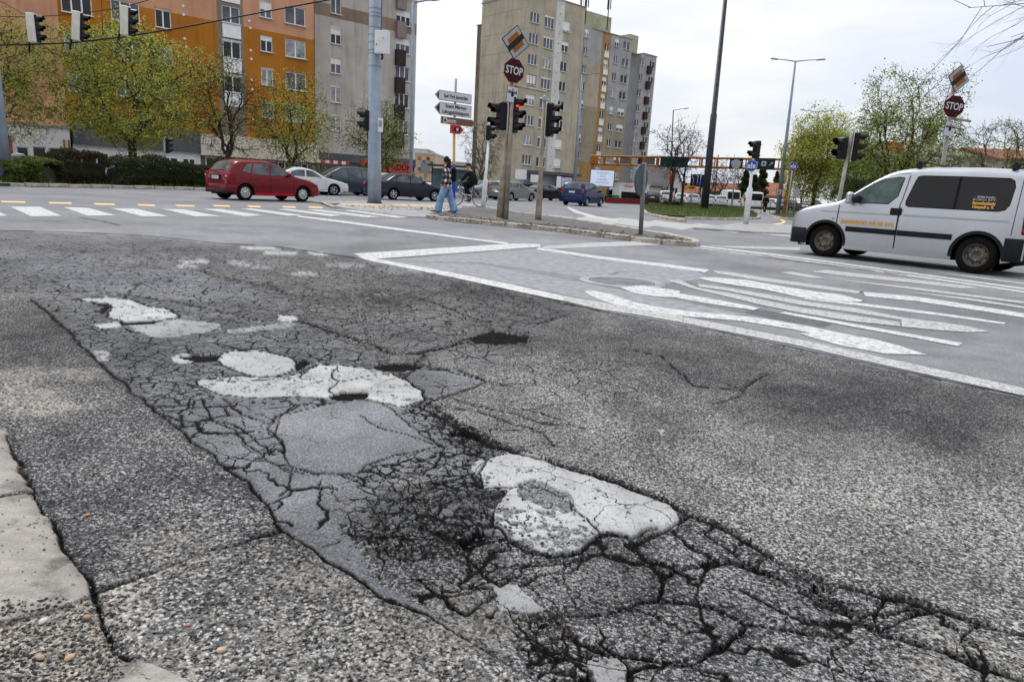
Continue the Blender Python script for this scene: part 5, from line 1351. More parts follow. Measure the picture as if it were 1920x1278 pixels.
# water tower
p = at(1459, 230); z1 = pz(1459, 317, 230); wt = thing('water_tower', 'distant slender tower with a brick top behind the tall street lamp', 'tower', p)
MB().ring([(1.1, 0), (1.0, z1*.62)], 12).build('shaft', M_WHW, wt); MB().ring([(1.0, z1*.62), (1.7, z1*.66), (1.7, z1*.9), (1.2, z1*.93), (.8, z1), (.01, z1*1.03)], 12).build('tank', mat('tank_brick', (.42, .24, .18), .9), wt)
tag(poly_obj('far_lawn', [at(1180, 88), at(1700, 88), at(1900, 400), at(1100, 400)], -.05, .02, mat('lawn', (.10, .13, .05), .95, var=.3, vscale=.3)))

# unseen blocks added behind the camera for glass and paint to reflect
for (x, y, w, d, h, lab) in [(-24, -40, 34, 12, 17, 'long unseen rendered block behind the photographer, added to be reflected'), (26, -46, 40, 12, 14, 'second unseen rendered block behind the photographer, added to be reflected')]:
    o = thing('apartment_block', lab, 'building', (x, y, 0), PI)
    hs = []
    for i in range(int(w/3.4)):
        for j in range(int((h-1)/2.8)): hs.append((1+i*3.4, 2.6+i*3.4, 1.2+j*2.8, 2.7+j*2.8))
    facade(o, Vector((-w/2, 0, 0)), Vector((1, 0, 0)), w, h, hs, lambda s_, z: 0, [M_GRB], z0=0)
    block_shell(o, Vector((-w/2, 0, 0)), Vector((1, 0, 0)), w, d, h, M_GRB)
    for q_ in hs: window(o, fmat(Vector((-w/2, 0, 0)), Vector((1, 0, 0)), q_[0], q_[2]), 1.6, 1.5, 2, 'dark')
# ------------------------------------------------------------------ trees and shrubs
M_BARK = mat('bark_dark', (.060, .050, .042), .95, var=.35, vscale=6, bump=.8, bscale=20); M_BARK2 = mat('bark_olive', (.14, .125, .085), .95, var=.3, vscale=6)
def leafmat(n, c):
    m = mat(n, c, .6, var=.25, vscale=.9, spec=.2); t = m.node_tree; b = t.nodes['Principled BSDF']
    tl = NN(t, 'ShaderNodeBsdfTranslucent'); tl.inputs[0].default_value = (*c, 1); mx = NN(t, 'ShaderNodeMixShader'); mx.inputs[0].default_value = .42
    t.links.new(b.outputs[0], mx.inputs[1]); t.links.new(tl.outputs[0], mx.inputs[2]); t.links.new(mx.outputs[0], t.nodes['Material Output'].inputs[0])
    return m
LF = [leafmat('leaf_lime', (.58, .59, .14)), leafmat('leaf_green', (.40, .43, .09)), leafmat('leaf_deep', (.13, .17, .03))]
LF2 = [leafmat('leaf_fresh', (.36, .43, .10)), leafmat('leaf_mid', (.21, .27, .055)), leafmat('leaf_dark', (.09, .11, .03))]  # three leaf tones, mixed at random over the crown
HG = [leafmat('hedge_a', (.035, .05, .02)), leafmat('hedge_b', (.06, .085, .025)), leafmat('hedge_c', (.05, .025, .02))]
HGG = [leafmat('bush_a', (.10, .13, .03)), leafmat('bush_b', (.16, .19, .045)), leafmat('bush_c', (.05, .07, .02))]
def leaf_mesh(name, P, size, mats, rng, flat=.35):
    """one bent leaf (two triangles) per point"""
    k = len(P); d = rng.normal(size=(k, 3)); d[:, 2] *= .7; d /= np.linalg.norm(d, axis=1)[:, None]+1e-9
    e = rng.normal(size=(k, 3)); e -= (e*d).sum(1)[:, None]*d; e /= np.linalg.norm(e, axis=1)[:, None]+1e-9
    s = size*rng.uniform(.6, 1.35, (k, 1))
    a = P; b = P+d*s*.5+e*s*.33; c = P+d*s; f = P+d*s*.5-e*s*.33+np.cross(d, e)*s*.12
    vs = np.stack([a, b, c, f], 1).reshape(-1, 3)
    me = bpy.data.meshes.new(name); me.vertices.add(4*k); me.vertices.foreach_set('co', vs.astype(np.float32).ravel()); me.loops.add(4*k)
    me.loops.foreach_set('vertex_index', np.arange(4*k, dtype=np.int32)); me.polygons.add(k); me.polygons.foreach_set('loop_start', np.arange(0, 4*k, 4, dtype=np.int32))
    me.polygons.foreach_set('material_index', rng.choice([0, 1, 2], k, p=[.42, .36, .22]).astype(np.int32)); me.update(calc_edges=True)
    for m in mats: me.materials.append(m)
    return me
def tree(base, h, w, trunk_h, seed, label, npts=800, leaves=8, lsize=.11, mats=LF, bark=None, group=None, r0=None, lean=(0, 0), shape=1.0, cz=None, up=.15, cat='tree', minr=.013, spread_leaf=.22, vase=0.0):
    rng = np.random.default_rng(seed); bark = bark or M_BARK
    o = thing('tree', label, cat, base, group=group)
    top = np.array([lean[0], lean[1], trunk_h])
    c = np.array([lean[0]*1.3, lean[1]*1.3, (trunk_h*.72+h)/2 if cz is None else cz]); rz_ = (h-trunk_h*.72)/2 if cz is None else h-cz
    pts = rng.normal(size=(npts, 3)); pts /= np.linalg.norm(pts, axis=1)[:, None]; pts *= (rng.uniform(.12, 1, (npts, 1))**.45)
    lump = 1+.22*np.sin(pts[:, 0]*5+seed)*np.cos(pts[:, 1]*4+seed*2)+.15*np.sin(pts[:, 2]*7+seed)
    pts *= lump[:, None]
    pts = pts*np.array([w/2, w/2*.95, rz_])+c
    if vase: pts[:, :2] = c[:2]+(pts[:, :2]-c[:2])*(1-vase+vase*np.clip((pts[:, 2]-trunk_h*.6)/(h-trunk_h*.6), 0, 1)[:, None]*1.3)
    pts = pts[pts[:, 2] > trunk_h*.62]
    R0 = r0 or h*.021; N = len(pts); tips = []
    tb = MB(); cb = MB()
    def rad(n): return max(minr, R0*(n/N)**.48)
    def curve(a, b, ra, rb_, mb):
        L = np.linalg.norm(b-a); k = 2 if L < .5 else 3
        P = [a+(b-a)*t for t in np.linspace(0, 1, k+1)]
        for i in range(1, k): P[i] = P[i]+rng.normal(size=3)*L*.06
        mb.tube([Vector(p) for p in P], [ra+(rb_-ra)*i/k for i in range(k+1)], 5 if ra > .05 else 3, caps=False, smooth=True)
    def rec(p, S, r, depth):
        n = len(S)
        if n <= 2 or depth > 11:
            for s in S[:3]: curve(p, s, min(r, rad(1)*1.2), minr*.6, cb); tips.append(s)
            return
        kcl = 3 if (depth < 2 and n > 30) else 2
        cen = S[rng.choice(n, kcl, replace=False)]
        for _ in range(4):
            lab = np.argmin(((S[:, None]-cen[None])**2).sum(2), 1)
            cen = np.array([S[lab == i].mean(0) if (lab == i).any() else cen[i] for i in range(kcl)])
        for i in range(kcl):
            Q = S[lab == i]
            if len(Q) == 0: continue
            v = Q.mean(0)-p; f = .42 if len(Q) > 8 else .6
            nx = p+v*f; nx[2] += np.linalg.norm(v)*f*(up if depth > 0 else -.02)*(1 if depth < 5 else .3)
            rn = rad(len(Q)); curve(p, nx, min(r, rn*1.15), rn, tb if rn > R0*.33 else cb); rec(nx, Q, rn, depth+1)
    tb.tube([(0, 0, -.1), (top[0]*.2, top[1]*.2, trunk_h*.35), (top[0]*.6, top[1]*.6, trunk_h*.7), tuple(top)], [R0*1.35, R0*1.1, R0, R0*.95], 8, caps=False)
    rec(top, pts, R0, 0)
    tb.build('trunk', bark, o); br = cb.build('crown', bark, o)
    if leaves:
        T = np.array(tips); k = int(leaves*len(T)); idx = rng.integers(0, len(T), k)
        den = vn(T[:, 0]*.9+seed, T[:, 2]*.9+T[:, 1]*.7, seed)
        P = T[idx]+rng.normal(size=(k, 3))*spread_leaf; P = P[rng.uniform(0, 1, len(P)) < (.35+1.1*den[idx])]
        inst('foliage', leaf_mesh('foliage', P, lsize, mats, rng), o)
    return o
# row in front of the orange block
tree(at(250, 44), 9.7, 10.8, 2.3, 11, 'large round crowned tree with fresh lime leaves in front of the orange block', 2800, 19, .115, LF, group='street trees along the left blocks', r0=.25)
tree(at(-48, 41), 9.8, 9.0, 2.6, 12, 'lime leaved tree cut by the left edge of the photo, reaching over the grey mast', 2200, 14, .115, LF, group='street trees along the left blocks', r0=.22)
tree(at(428, 46), 8.6, 5.0, 1.9, 13, 'nearly bare dark tree behind the red hatchback, first right of the large lime tree', 1700, 1.0, .10, LF2, group='street trees along the left blocks', r0=.17, up=.25)
tree(at(548, 48), 7.4, 5.8, 1.4, 14, 'thinly leaved tree in front of the orange block end, above the white parked car', 1700, 7, .105, LF, group='street trees along the left blocks', r0=.16, up=.2)
tree(at(664, 56), 7.0, 5.4, 2.6, 15, 'slanting sparse tree just left of the tall concrete mast', 1100, 4, .13, LF2, group='street trees along the left blocks', r0=.16, lean=(1.4, 0))
tree(at(742, 60), 6.0, 3.4, 2.0, 16, 'small sparse leaning tree just right of the concrete mast', 700, 5, .13, LF2, group='street trees along the left blocks', r0=.10, lean=(-.8, 0))
tree(at(903, 62), 6.9, 5.6, .9, 17, 'bare olive twigged tree behind the cyclist, in front of the beige tower', 1500, .5, .08, LF2, bark=M_BARK2, r0=.14, up=.35, vase=.7, cz=3.6)
# verge and right hand side
tree(at(1258, 68), 8.8, 5.0, 3.0, 18, 'bare dark tree on the grass verge, left of its pair', 800, .4, .1, LF2, r0=.15, group='bare trees on the verge', up=.3)
tree(at(1279, 69), 8.3, 4.6, 2.6, 19, 'bare dark tree on the grass verge, right of its pair', 700, .3, .1, LF2, r0=.13, group='bare trees on the verge', up=.3)
tree(at(1524, 58), 8.3, 5.8, 2.2, 20, 'rounded fresh green tree beyond the white van bonnet', 1700, 22, .135, LF, r0=.17)
tree(at(1672, 47), 9.7, 7.6, 1.7, 21, 'tall loose crowned tree with small fresh leaves behind the van roof', 2600, 9, .115, LF2, r0=.22, up=.3)
tree(at(1600, 53), 6.2, 4.4, 1.4, 22, 'lower bushy green tree between the rounded tree and the tall loose one', 1000, 16, .13, LF2, r0=.13)
tree(at(1862, 52), 8.2, 8.0, 1.6, 23, 'bare brown tree behind the right hand stop sign', 2600, .8, .11, LF2, bark=M_BARK2, r0=.2, up=.22)
tree(at(1960, 48), 8.0, 6.0, 1.6, 24, 'thin leafing tree at the far right edge beyond the van roof', 1500, 4.0, .12, LF2, r0=.18)
tree(at(1386, 120), 8.2, 6.0, 2.0, 25, 'distant bare tree behind the blue round sign', 500, .3, .1, LF2, r0=.16, minr=.025, group='distant bare trees')
tree(at(1352, 125), 8.4, 7.0, 2.0, 26, 'distant bare tree just right of the tall dark mast', 500, .3, .1, LF2, r0=.16, minr=.025, group='distant bare trees')
tree(at(1330, 110), 7.0, 5.0, 2.0, 27, 'distant thin bare tree just left of the blue lane sign', 400, .2, .1, LF2, r0=.12, minr=.025, group='distant bare trees')
tree(at(1502, 95), 7.0, 7.0, 1.5, 28, 'distant bare brown tree behind the end of the orange gantry', 600, .8, .1, LF2, r0=.16, minr=.02, group='distant bare trees')
tree(at(1640, 90), 7.0, 9.0, 1.5, 29, 'far bare tree behind the tall loose crowned tree', 600, .8, .1, LF2, r0=.16, minr=.02, group='distant bare trees')
# overhanging twigs, upper right: a tree standing right of the view
def over_tree():
    b = at(2260, 15); o = thing('tree', 'bare twigs of a nearby tree hanging in at the top right corner', 'tree', b)
    rng = random.Random(4); tb = MB(); cb = MB(); B = Vector((b.x, b.y, 0))
    tb.tube([(0, 0, 0), (0, 0, 3), (-.3, 0, 6.2)], [.22, .2, .14], 8); tb.build('trunk', M_BARK, o)
    def limb(a, c, r, lv):
        P = [a.lerp(c, t)+Vector((rng.uniform(-1, 1), rng.uniform(-1, 1), rng.uniform(-1, 1)))*(c-a).length*.04*(0 < t < 1) for t in (0, .25, .5, .75, 1)]
        cb.tube(P, [r, r*.85, r*.7, r*.5, r*.3], 4, caps=False)
        if lv:
            for i in range(8 if lv == 2 else 5):
                t = rng.uniform(.3, 1); k = min(3, int(t*4)); s = P[k].lerp(P[k+1], t*4-k); L = (c-a).length*rng.uniform(.18, .38)
                d = ((c-a).normalized()+Vector((rng.uniform(-.8, .8), rng.uniform(-.5, .5), rng.uniform(-.9, .7)))).normalized()
                limb(s, s+d*L, r*.4, lv-1)
    top = Vector((-.3, 0, 6.2))
    for (u, v, y, s) in [(1815, 15, 13.5, 0), (1850, 88, 13.8, 0), (1880, 10, 14, 0), (1895, 70, 14.2, 0), (1830, -30, 14, 0)]:
        limb(top, ptY(u, v, y)-B, .015, 2)
    cb.build('crown', M_BARK, o)
over_tree()
def bushy(name, label, cat, pts, hgt_, wid, n, mats, seed, lsize=.08, group=None, base=True):
    """a clipped or loose shrub mass along a line of ground points"""
    rng = np.random.default_rng(seed); P = [Vector((p.x, p.y, 0)) for p in pts]; o = thing(name, label, cat, P[0], group=group)
    seg = [(b-a).length for a, b in zip(P[:-1], P[1:])]; tot = sum(seg); out = []
    cs = np.cumsum([0]+seg)
    t = rng.uniform(0, tot, n); k = np.clip(np.searchsorted(cs, t)-1, 0, len(seg)-1)
    A = np.array([P[i] for i in range(len(P))])[:, :3]; f = ((t-cs[k])/np.array(seg)[k])[:, None]
    C = A[k]*(1-f)+A[k+1]*f
    th_ = rng.uniform(0, 2*PI, n); rr_ = rng.uniform(.55, 1, n)**.5; lump = .78+.44*vn(t*1.1, t*0, seed)+.12*vn(t*4, th_, seed+1)
    d = (A[k+1]-A[k]); d /= np.linalg.norm(d, axis=1)[:, None]; nrm = np.stack([-d[:, 1], d[:, 0], d[:, 2]*0], 1)
    X = np.sign(np.cos(th_))*np.abs(np.cos(th_))**.6*rr_*wid/2; Z = hgt_*lump*(.5+.5*np.sign(np.sin(th_))*np.abs(np.sin(th_))**.6*rr_)
    pos = C+nrm*X[:, None]; pos[:, 2] = Z; pos -= np.array(P[0])
    inst('foliage', leaf_mesh('foliage', pos, lsize, mats, rng), o)
    st = MB(); m = max(4, int(tot*3))
    for i in range(m):
        j = rng.integers(0, n); q = C[j]-np.array(P[0]); st.tube([(q[0], q[1], 0), (q[0]+rng.normal()*.1, q[1]+rng.normal()*.1, hgt_*.75)], .018, 4, caps=False)
    st.build('stems', M_BARK, o)
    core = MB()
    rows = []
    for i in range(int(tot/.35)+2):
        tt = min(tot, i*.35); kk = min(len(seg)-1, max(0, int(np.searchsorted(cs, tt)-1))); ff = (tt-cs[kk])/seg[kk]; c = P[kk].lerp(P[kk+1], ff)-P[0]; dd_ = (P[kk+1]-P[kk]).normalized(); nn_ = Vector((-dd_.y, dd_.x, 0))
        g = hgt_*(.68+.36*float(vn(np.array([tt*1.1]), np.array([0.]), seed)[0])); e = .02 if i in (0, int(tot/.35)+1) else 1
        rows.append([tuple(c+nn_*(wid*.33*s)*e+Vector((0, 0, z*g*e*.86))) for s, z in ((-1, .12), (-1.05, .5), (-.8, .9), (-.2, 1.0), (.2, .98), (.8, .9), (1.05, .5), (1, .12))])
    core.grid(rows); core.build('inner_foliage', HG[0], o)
    return o
hp = [G(60, 350.5), G(140, 351), G(200, 352), G(262, 353), G(330, 354.5), G(398, 356)]
hp = [p+Vector((.3, 1.9, 0)) for p in hp]
bushy('hedge', 'long dark clipped hedge behind the far kerb, left of the red hatchback', 'hedge', hp[1:], 1.38, 1.3, 34000, HG, 31, .08)
bushy('hedge', 'short reddish dark hedge piece left of the long clipped one, with bare stems', 'hedge', [hp[0]+Vector((-.9, -.1, 0)), hp[1]+Vector((-.25, 0, 0))], 1.35, 1.1, 9000, [HG[2], HG[0], HG[2]], 32, .08)
lb = [G(-60, 346), G(10, 347), G(64, 350)]; lb = [p+Vector((.2, .9, 0)) for p in lb]
bushy('bush', 'low spreading yellow green bush at the left edge under the grey mast', 'bush', lb, 1.0, 1.8, 18000, HGG, 33, .09)
q0 = at(676, 50); bushy('bush', 'small bright green bush beside the concrete mast, behind the parked cars', 'bush', [q0, q0+Vector((1.6, 0, 0))], 1.7, 1.4, 3500, HGG, 34, .1)
q0 = at(1508, 44); bushy('bush', 'small round bush on the verge in front of the beige parked car', 'bush', [q0, q0+Vector((.5, 0, 0))], .75, .7, 2200, HGG, 35, .07)
q0 = at(1568, 46); bushy('hedge', 'large dark shrub behind the slim traffic signal pole at the van bonnet', 'hedge', [q0, q0+Vector((3.6, .5, 0))], 2.5, 2.0, 12000, [HG[1], HG[0], HGG[2]], 36, .1)
q0 = at(1660, 46); bushy('hedge', 'dark shrub row behind the van roof', 'hedge', [q0, q0+Vector((12, 1.5, 0))], 2.6, 2.0, 16000, [HG[1], HG[0], HGG[2]], 37, .1)
q0 = at(1240, 71); bushy('bush', 'low straggly bush at the foot of the bare verge trees', 'bush', [q0, q0+Vector((2.4, 0, 0))], .7, .8, 2500, HGG, 38, .08)
# conifers and dark garden shrubs far off
def conifer(p, h, w, seed, label):
    rng = np.random.default_rng(seed); o = thing('conifer', label, 'conifer', p, group='dark conifers'); n = 5000
    z = rng.uniform(.06, 1, n)**1.0; a = rng.uniform(0, 2*PI, n); r = (1-z)**.8*w/2*(.65+.35*np.sin(z*38+a*1.0))*rng.uniform(.6, 1.05, n)
    P = np.stack([r*np.cos(a), r*np.sin(a), z*h-r*.25], 1)
    inst('foliage', leaf_mesh('foliage', P, .3, [HG[0], HG[1], HG[0]], rng), o)
    MB().tube([(0, 0, 0), (0, 0, h*.97)], [.16, .02], 6).build('trunk', M_BARK, o)
conifer(at(1393, 105), 5.4, 4.2, 51, 'broad dark conifer between the two white vans, left one')
conifer(at(1424, 110), 7.2, 3.8, 52, 'tallest dark conifer under the green gantry sign')
conifer(at(1450, 150), 7.4, 4.0, 53, 'far dark conifer left of the water tower')
conifer(at(1410, 102), 4.6, 4.0, 54, 'low wide dark conifer behind the white pedestrian signal pole')
for i, (u, Y, w, h) in enumerate([(1305, 108, 7, 1.9), (1330, 104, 8, 2.0), (1345, 112, 6, 1.8), (1440, 98, 4, 1.2)]):
    q0 = at(u, Y); bushy('hedge', ['dark garden hedge below the blue lane sign', 'dark garden hedge behind the tall mast foot', 'dark garden hedge under the red roofs, right of the mast', 'low hedge in front of the ochre house'][i], 'hedge', [q0, q0+Vector((w*.7, 0, 0))], h, 1.6, 2500, HG, 60+i, .16, group='far garden hedges')

for (x, y, h_, w_, sd_, wh_) in [(-16, -14, 8.5, 8, 71, 'leftmost'), (9, -20, 9.5, 9, 72, 'middle and tallest'), (24, -15, 8, 8, 73, 'rightmost')]:  # unseen trees added behind the camera for glass and paint to reflect
    tree((x, y, 0), h_, w_, 2.2, sd_, 'unseen leafy tree added behind the photographer for reflections, %s of three' % wh_, 500, 14, .3, LF2, group='unseen trees added behind the photographer', r0=.2)
# ------------------------------------------------------------------ street furniture
M_GALV = mat('galvanised', (.30, .32, .34), .5, metal=.35, var=.15, vscale=2); M_MAST = mat('mast_bluegrey', (.27, .32, .39), .55, metal=.1, var=.13, vscale=2.2, bump=.3, bscale=25, streak=.25)
M_RUST = mat('pole_brown', (.27, .235, .19), .75, var=.4, vscale=4, bump=.4, bscale=40, tint=(.13, .105, .08)); M_PWHITE = mat('pole_white', (.72, .72, .72), .55, var=.12, vscale=3, streak=.2)
M_SIGBLK = mat('signal_black', (.006, .006, .007), .4, var=.1, spec=.25); M_SIGBACK = mat('signal_cream', (.62, .61, .53), .5, var=.1, streak=.15)
M_LENS = mat('lens_dark', (.03, .025, .02), .2, var=.1); M_RED_ON = mat('lens_red_lit', (.5, .01, .005), .3, var=0, emit=((1, .03, .015), 2.2)); M_RED_DIM = mat('lens_red_dim', (.3, .01, .01), .3, var=0, emit=((1, .02, .02), .35))
M_DKPOLE = mat('mast_dark', (.055, .06, .068), .5, metal=.2, var=.2, vscale=3)
def pole(name, label, cat, u0, v0, u1, v1, r0, r1, m, zb=0.0, Y=None, group=None, seg=None, n=12, root=None):
    """a mast from its foot (pixel) to its top, tapering; seg = [(fraction, radius)...]"""
    b = G(u0, v0, zb) if Y is None else at(u0, Y)
    if Y is not None: b.z = zb
    t = ptY(u1, v1, b.y); o = root or thing(name, label, cat, b, group=group)
    d = t-b
    pr = seg or [(0, r0), (1, r1)]
    mb = MB().tube([d*f for f, _ in pr], [r for _, r in pr], n); mb.build('post', m, o)
    return o, b, d
def disc_mat(n, c): return mat(n, c, .4, var=.05)
def signal(label, P, rz, n=3, lit=None, back=True, scale=1.0, group=None, root_tilt=0, litm=None, parent=None, plate=None):
    """signal head: local -y is where it shines; P is the centre of the housing"""
    o = thing('traffic_signal', label, 'traffic light', P, rz, group=group); o.scale = (scale,)*3
    if root_tilt: o.rotation_euler = (0, root_tilt, rz)
    h = .30*n
    MB().box((0, .03, 0), (.26, .17, h), bev=.03).build('housing', M_SIGBLK, o)
    if back: MB().box((0, .125, 0), (.30, .018, h+.06)).build('back_plate', plate or M_SIGBACK, o)
    vz = []
    for i in range(n):
        z = h/2-.15-i*.30; a = np.linspace(R(-35), R(215), 16); ro = .115
        rows = []
        for y, rr_ in ((-.05, ro), (-.28, ro*.98)):
            rows.append([(ro*math.cos(t), y+(.09 if (y < -.2 and (t < .15 or t > PI-.15)) else 0), z+ro*math.sin(t)) for t in a])
        mb = MB().grid(rows); mb.grid([[(p[0]*.95, p[1], z+(p[2]-z)*.95) for p in r] for r in rows][::-1]); mb.build('visor', M_SIGBLK, o)
        mb = MB().ring([(.098, -.056), (.07, -.075), (.001, -.085)], 16, axis='Y', M=Matrix.Translation((0, 0, z))); mb.build('lens', (litm or M_RED_ON) if lit == i else M_LENS, o)
    MB().box((.0, .15, h/2-.12), (.05, .10, .05)).box((0, .15, -h/2+.12), (.05, .10, .05)).build('bracket', M_RUST, o)
    return o
SGN_W = mat('sign_white', (.52, .53, .55), .4, var=.04); SGN_K = M_BLK; SGN_DR = mat('sign_dark_red', (.035, .004, .006), .5, var=.1, spec=.15); SGN_OR = mat('sign_orange', (.27, .09, .016), .45, var=.06)
SGN_GR = mat('sign_green', (.02, .10, .075), .4, var=.05); SGN_BR = mat('sign_brown', (.16, .075, .045), .4, var=.05); SGN_RED = mat('sign_bright_red', (.62, .02, .02), .4, var=.03); SGN_BL = mat('sign_blue', (.02, .055, .35), .4, var=.05)
def plate(mb_poly, y0, th_, m, name, parent):
    """flat sign face lying in local xz, its front towards -y"""
    M_ = Matrix.Rotation(PI/2, 4, 'X')
    mb = MB().prism(mb_poly, 0, th_); o = mb.build(name, m, parent); o.matrix_local = Matrix.Translation((0, y0, 0)) @ M_; return o
def reg(n, r, a0=0): return [(r*math.cos(a0+2*PI*k/n), r*math.sin(a0+2*PI*k/n)) for k in range(n)]
def rrect(w, h, r=.03, n=4):
    P = []
    for cx, cy, a in ((w/2-r, h/2-r, 0), (-w/2+r, h/2-r, PI/2), (-w/2+r, -h/2+r, PI), (w/2-r, -h/2+r, 3*PI/2)):
        for k in range(n+1): P.append((cx+r*math.cos(a+k*PI/2/n), cy+r*math.sin(a+k*PI/2/n)))
    return P
def lettering(txt, size, m, parent, x=0, z=0, y=-.02, bold=0.0, sx=1.0, rz=0):
    return inst('lettering', text_mesh(txt, size, m, .002, bold=bold, sx=sx), parent, (x, y, z), (PI/2, rz, 0))
def stop_sign(P, rz, label, w=.66):
    o = thing('stop_sign', label, 'stop sign', P, rz); r = w/2/math.cos(PI/8)
    plate(reg(8, r, PI/8), 0, .012, mat('sign_rim', (.30, .04, .05), .4), 'rim', o); plate(reg(8, r*.955, PI/8), -.008, .012, SGN_DR, 'sign_face', o)
    lettering('STOP', w*.46, SGN_W, o, 0, -.005, -.024, bold=.006, sx=.78)
    rv = MB()
    for (x, z) in ((-.12, .24), (.12, .24), (-.12, -.24), (.12, -.24)): rv.ring([(.012, 0), (.012, -.006), (.001, -.008)], 8, axis='Y', M=Matrix.Translation((x, -.02, z)))
    rv.build('rivets', SGN_RED, o); return o
def diamond_sign(P, rz, label, s=.60):
    o = thing('priority_end_sign', label, 'road sign', P, rz); d = s/math.sqrt(2)
    plate([(d, 0), (0, d), (-d, 0), (0, -d)], 0, .012, SGN_K, 'rim', o)
    e = d*.93; plate([(e, 0), (0, e), (-e, 0), (0, -e)], -.007, .012, mat('sign_white_dull', (.33, .34, .35), .45, var=.08), 'sign_face', o)
    e = d*.62; plate([(e, 0), (0, e), (-e, 0), (0, -e)], -.012, .012, SGN_OR, 'orange_field', o)
    a = .075; b = d*.93/2+.0
    plate([(-b-a*.7, -b+a*.7), (-b+a*.7, -b-a*.7), (b+a*.7, b-a*.7), (b-a*.7, b+a*.7)], -.017, .012, SGN_K, 'black_bar', o); return o
def junction_plate(P, rz, label, w=.40, h=.42):
    o = thing('junction_plate', label, 'road sign', P, rz)
    plate(rrect(w, h, .03), 0, .01, SGN_K, 'rim', o); plate(rrect(w-.02, h-.02, .025), -.006, .01, SGN_W, 'sign_face', o)
    plate([(-.15, .035), (.15, .035), (.15, .075), (-.15, .075)], -.010, .01, SGN_K, 'thick_line', o); plate([(-.012, -.0), (.012, -.0), (.012, .17), (-.012, .17)], -.013, .01, SGN_K, 'thin_line', o)
    for x in (-.12, -.06, .06, .12): plate(reg(6, .018), -.011, .01, SGN_K, 'dot', o).location.x = x
    for q in o.children[-4:]: q.location.z = -.10
    plate(reg(12, .05), -.0105, .01, SGN_K, 'small_car', o).location.z = -.11
    return o

# central twin poles
zi = .10
oA, bA, dA = pole('sign_pole', 'brown stained pole carrying the stop sign on the island, left one of the touching pair', 'pole', 938, 410, 964, 92, .1, .07, M_RUST, zi, seg=[(0, .125), (.25, .12), (.265, .075), (1, .062)])
MB().ring([(.2, 0), (.17, .03), (.12, .035)], 14).build('foot_ring', M_RUST, oA)
oA2, bA2, dA2 = pole('signal_pole', 'thinner pole standing against the right side of the stop sign pole', 'pole', 948.5, 411, 962, 172, .07, .06, M_RUST, zi, seg=[(0, .075), (1, .062)])
YA = bA.y
RS = R(30)
diamond_sign(ptY(966.5, 79.5, YA-.16), RS, 'orange and white end of priority diamond above the central stop sign', .66)
bpy.data.objects['priority_end_sign'].rotation_euler = (0, R(3), R(34))
so_ = stop_sign(ptY(963.5, 133, YA-.16), RS, 'dark red octagonal stop sign on the central island pole', .64); so_.rotation_euler = (0, R(4), RS)
jp = junction_plate(ptY(961, 171, YA-.2), RS, 'small white priority layout plate under the central stop sign', .36, .44); jp.rotation_euler = (0, R(4), RS)
signal('two light black signal facing left on the central pole', ptY(938, 218, YA), R(-62), 2, None, False, 1.3)
signal('three light signal showing red on the central pole', ptY(965.5, 216, YA-.05), R(62), 3, 0, True, 1.12, plate=mat('signal_pale', (.6, .6, .56), .5))
oB, bB, dB = pole('signal_pole', 'brown stained signal pole on the island right of the stop sign pole', 'pole', 1009, 412, 1021.5, 190, .09, .07, M_RUST, zi, seg=[(0, .105), (.05, .10), (.33, .085), (.345, .062), (1, .058)])
signal('three light signal with dim red on the pole right of the central stop sign', ptY(1034, 225, bB.y), R(66), 3, 0, True, 1.08, litm=M_RED_DIM, plate=M_SIGBACK)
arm = thing('cross_arm', 'pale horizontal tube joining the stop sign pole and the signal pole', 'pipe', ptY(966, 161, YA))
MB().tube([(0, 0, 0), ptY(1024, 172.5, bB.y)-ptY(966, 161, YA)], .038, 8).build('tube', mat('pipe_pale', (.42, .39, .33), .7, var=.2), arm)
MB().ring([(.07, 0), (.07, .12), (.04, .16), (.001, .17)], 10).build('cap', M_GALV, oB, loc=tuple(dB))
# white pedestrian signal pole
oC, bC, dC = pole('signal_pole', 'white pedestrian signal pole beside the cyclist', 'pole', 906, 391, 916, 264, .07, .06, M_PWHITE, .035, seg=[(0, .105), (.42, .105), (.46, .062), (1, .055)])
signal('two light pedestrian signal on the white pole beside the cyclist', ptY(918, 249, bC.y), R(70), 2, None, False, 1.05)
MB().ring([(.02, 0), (.06, .03), (.07, .08), (.04, .13), (.001, .14)], 10).build('cap', M_PWHITE, oC, loc=tuple(dC+Vector((0, 0, .62))))
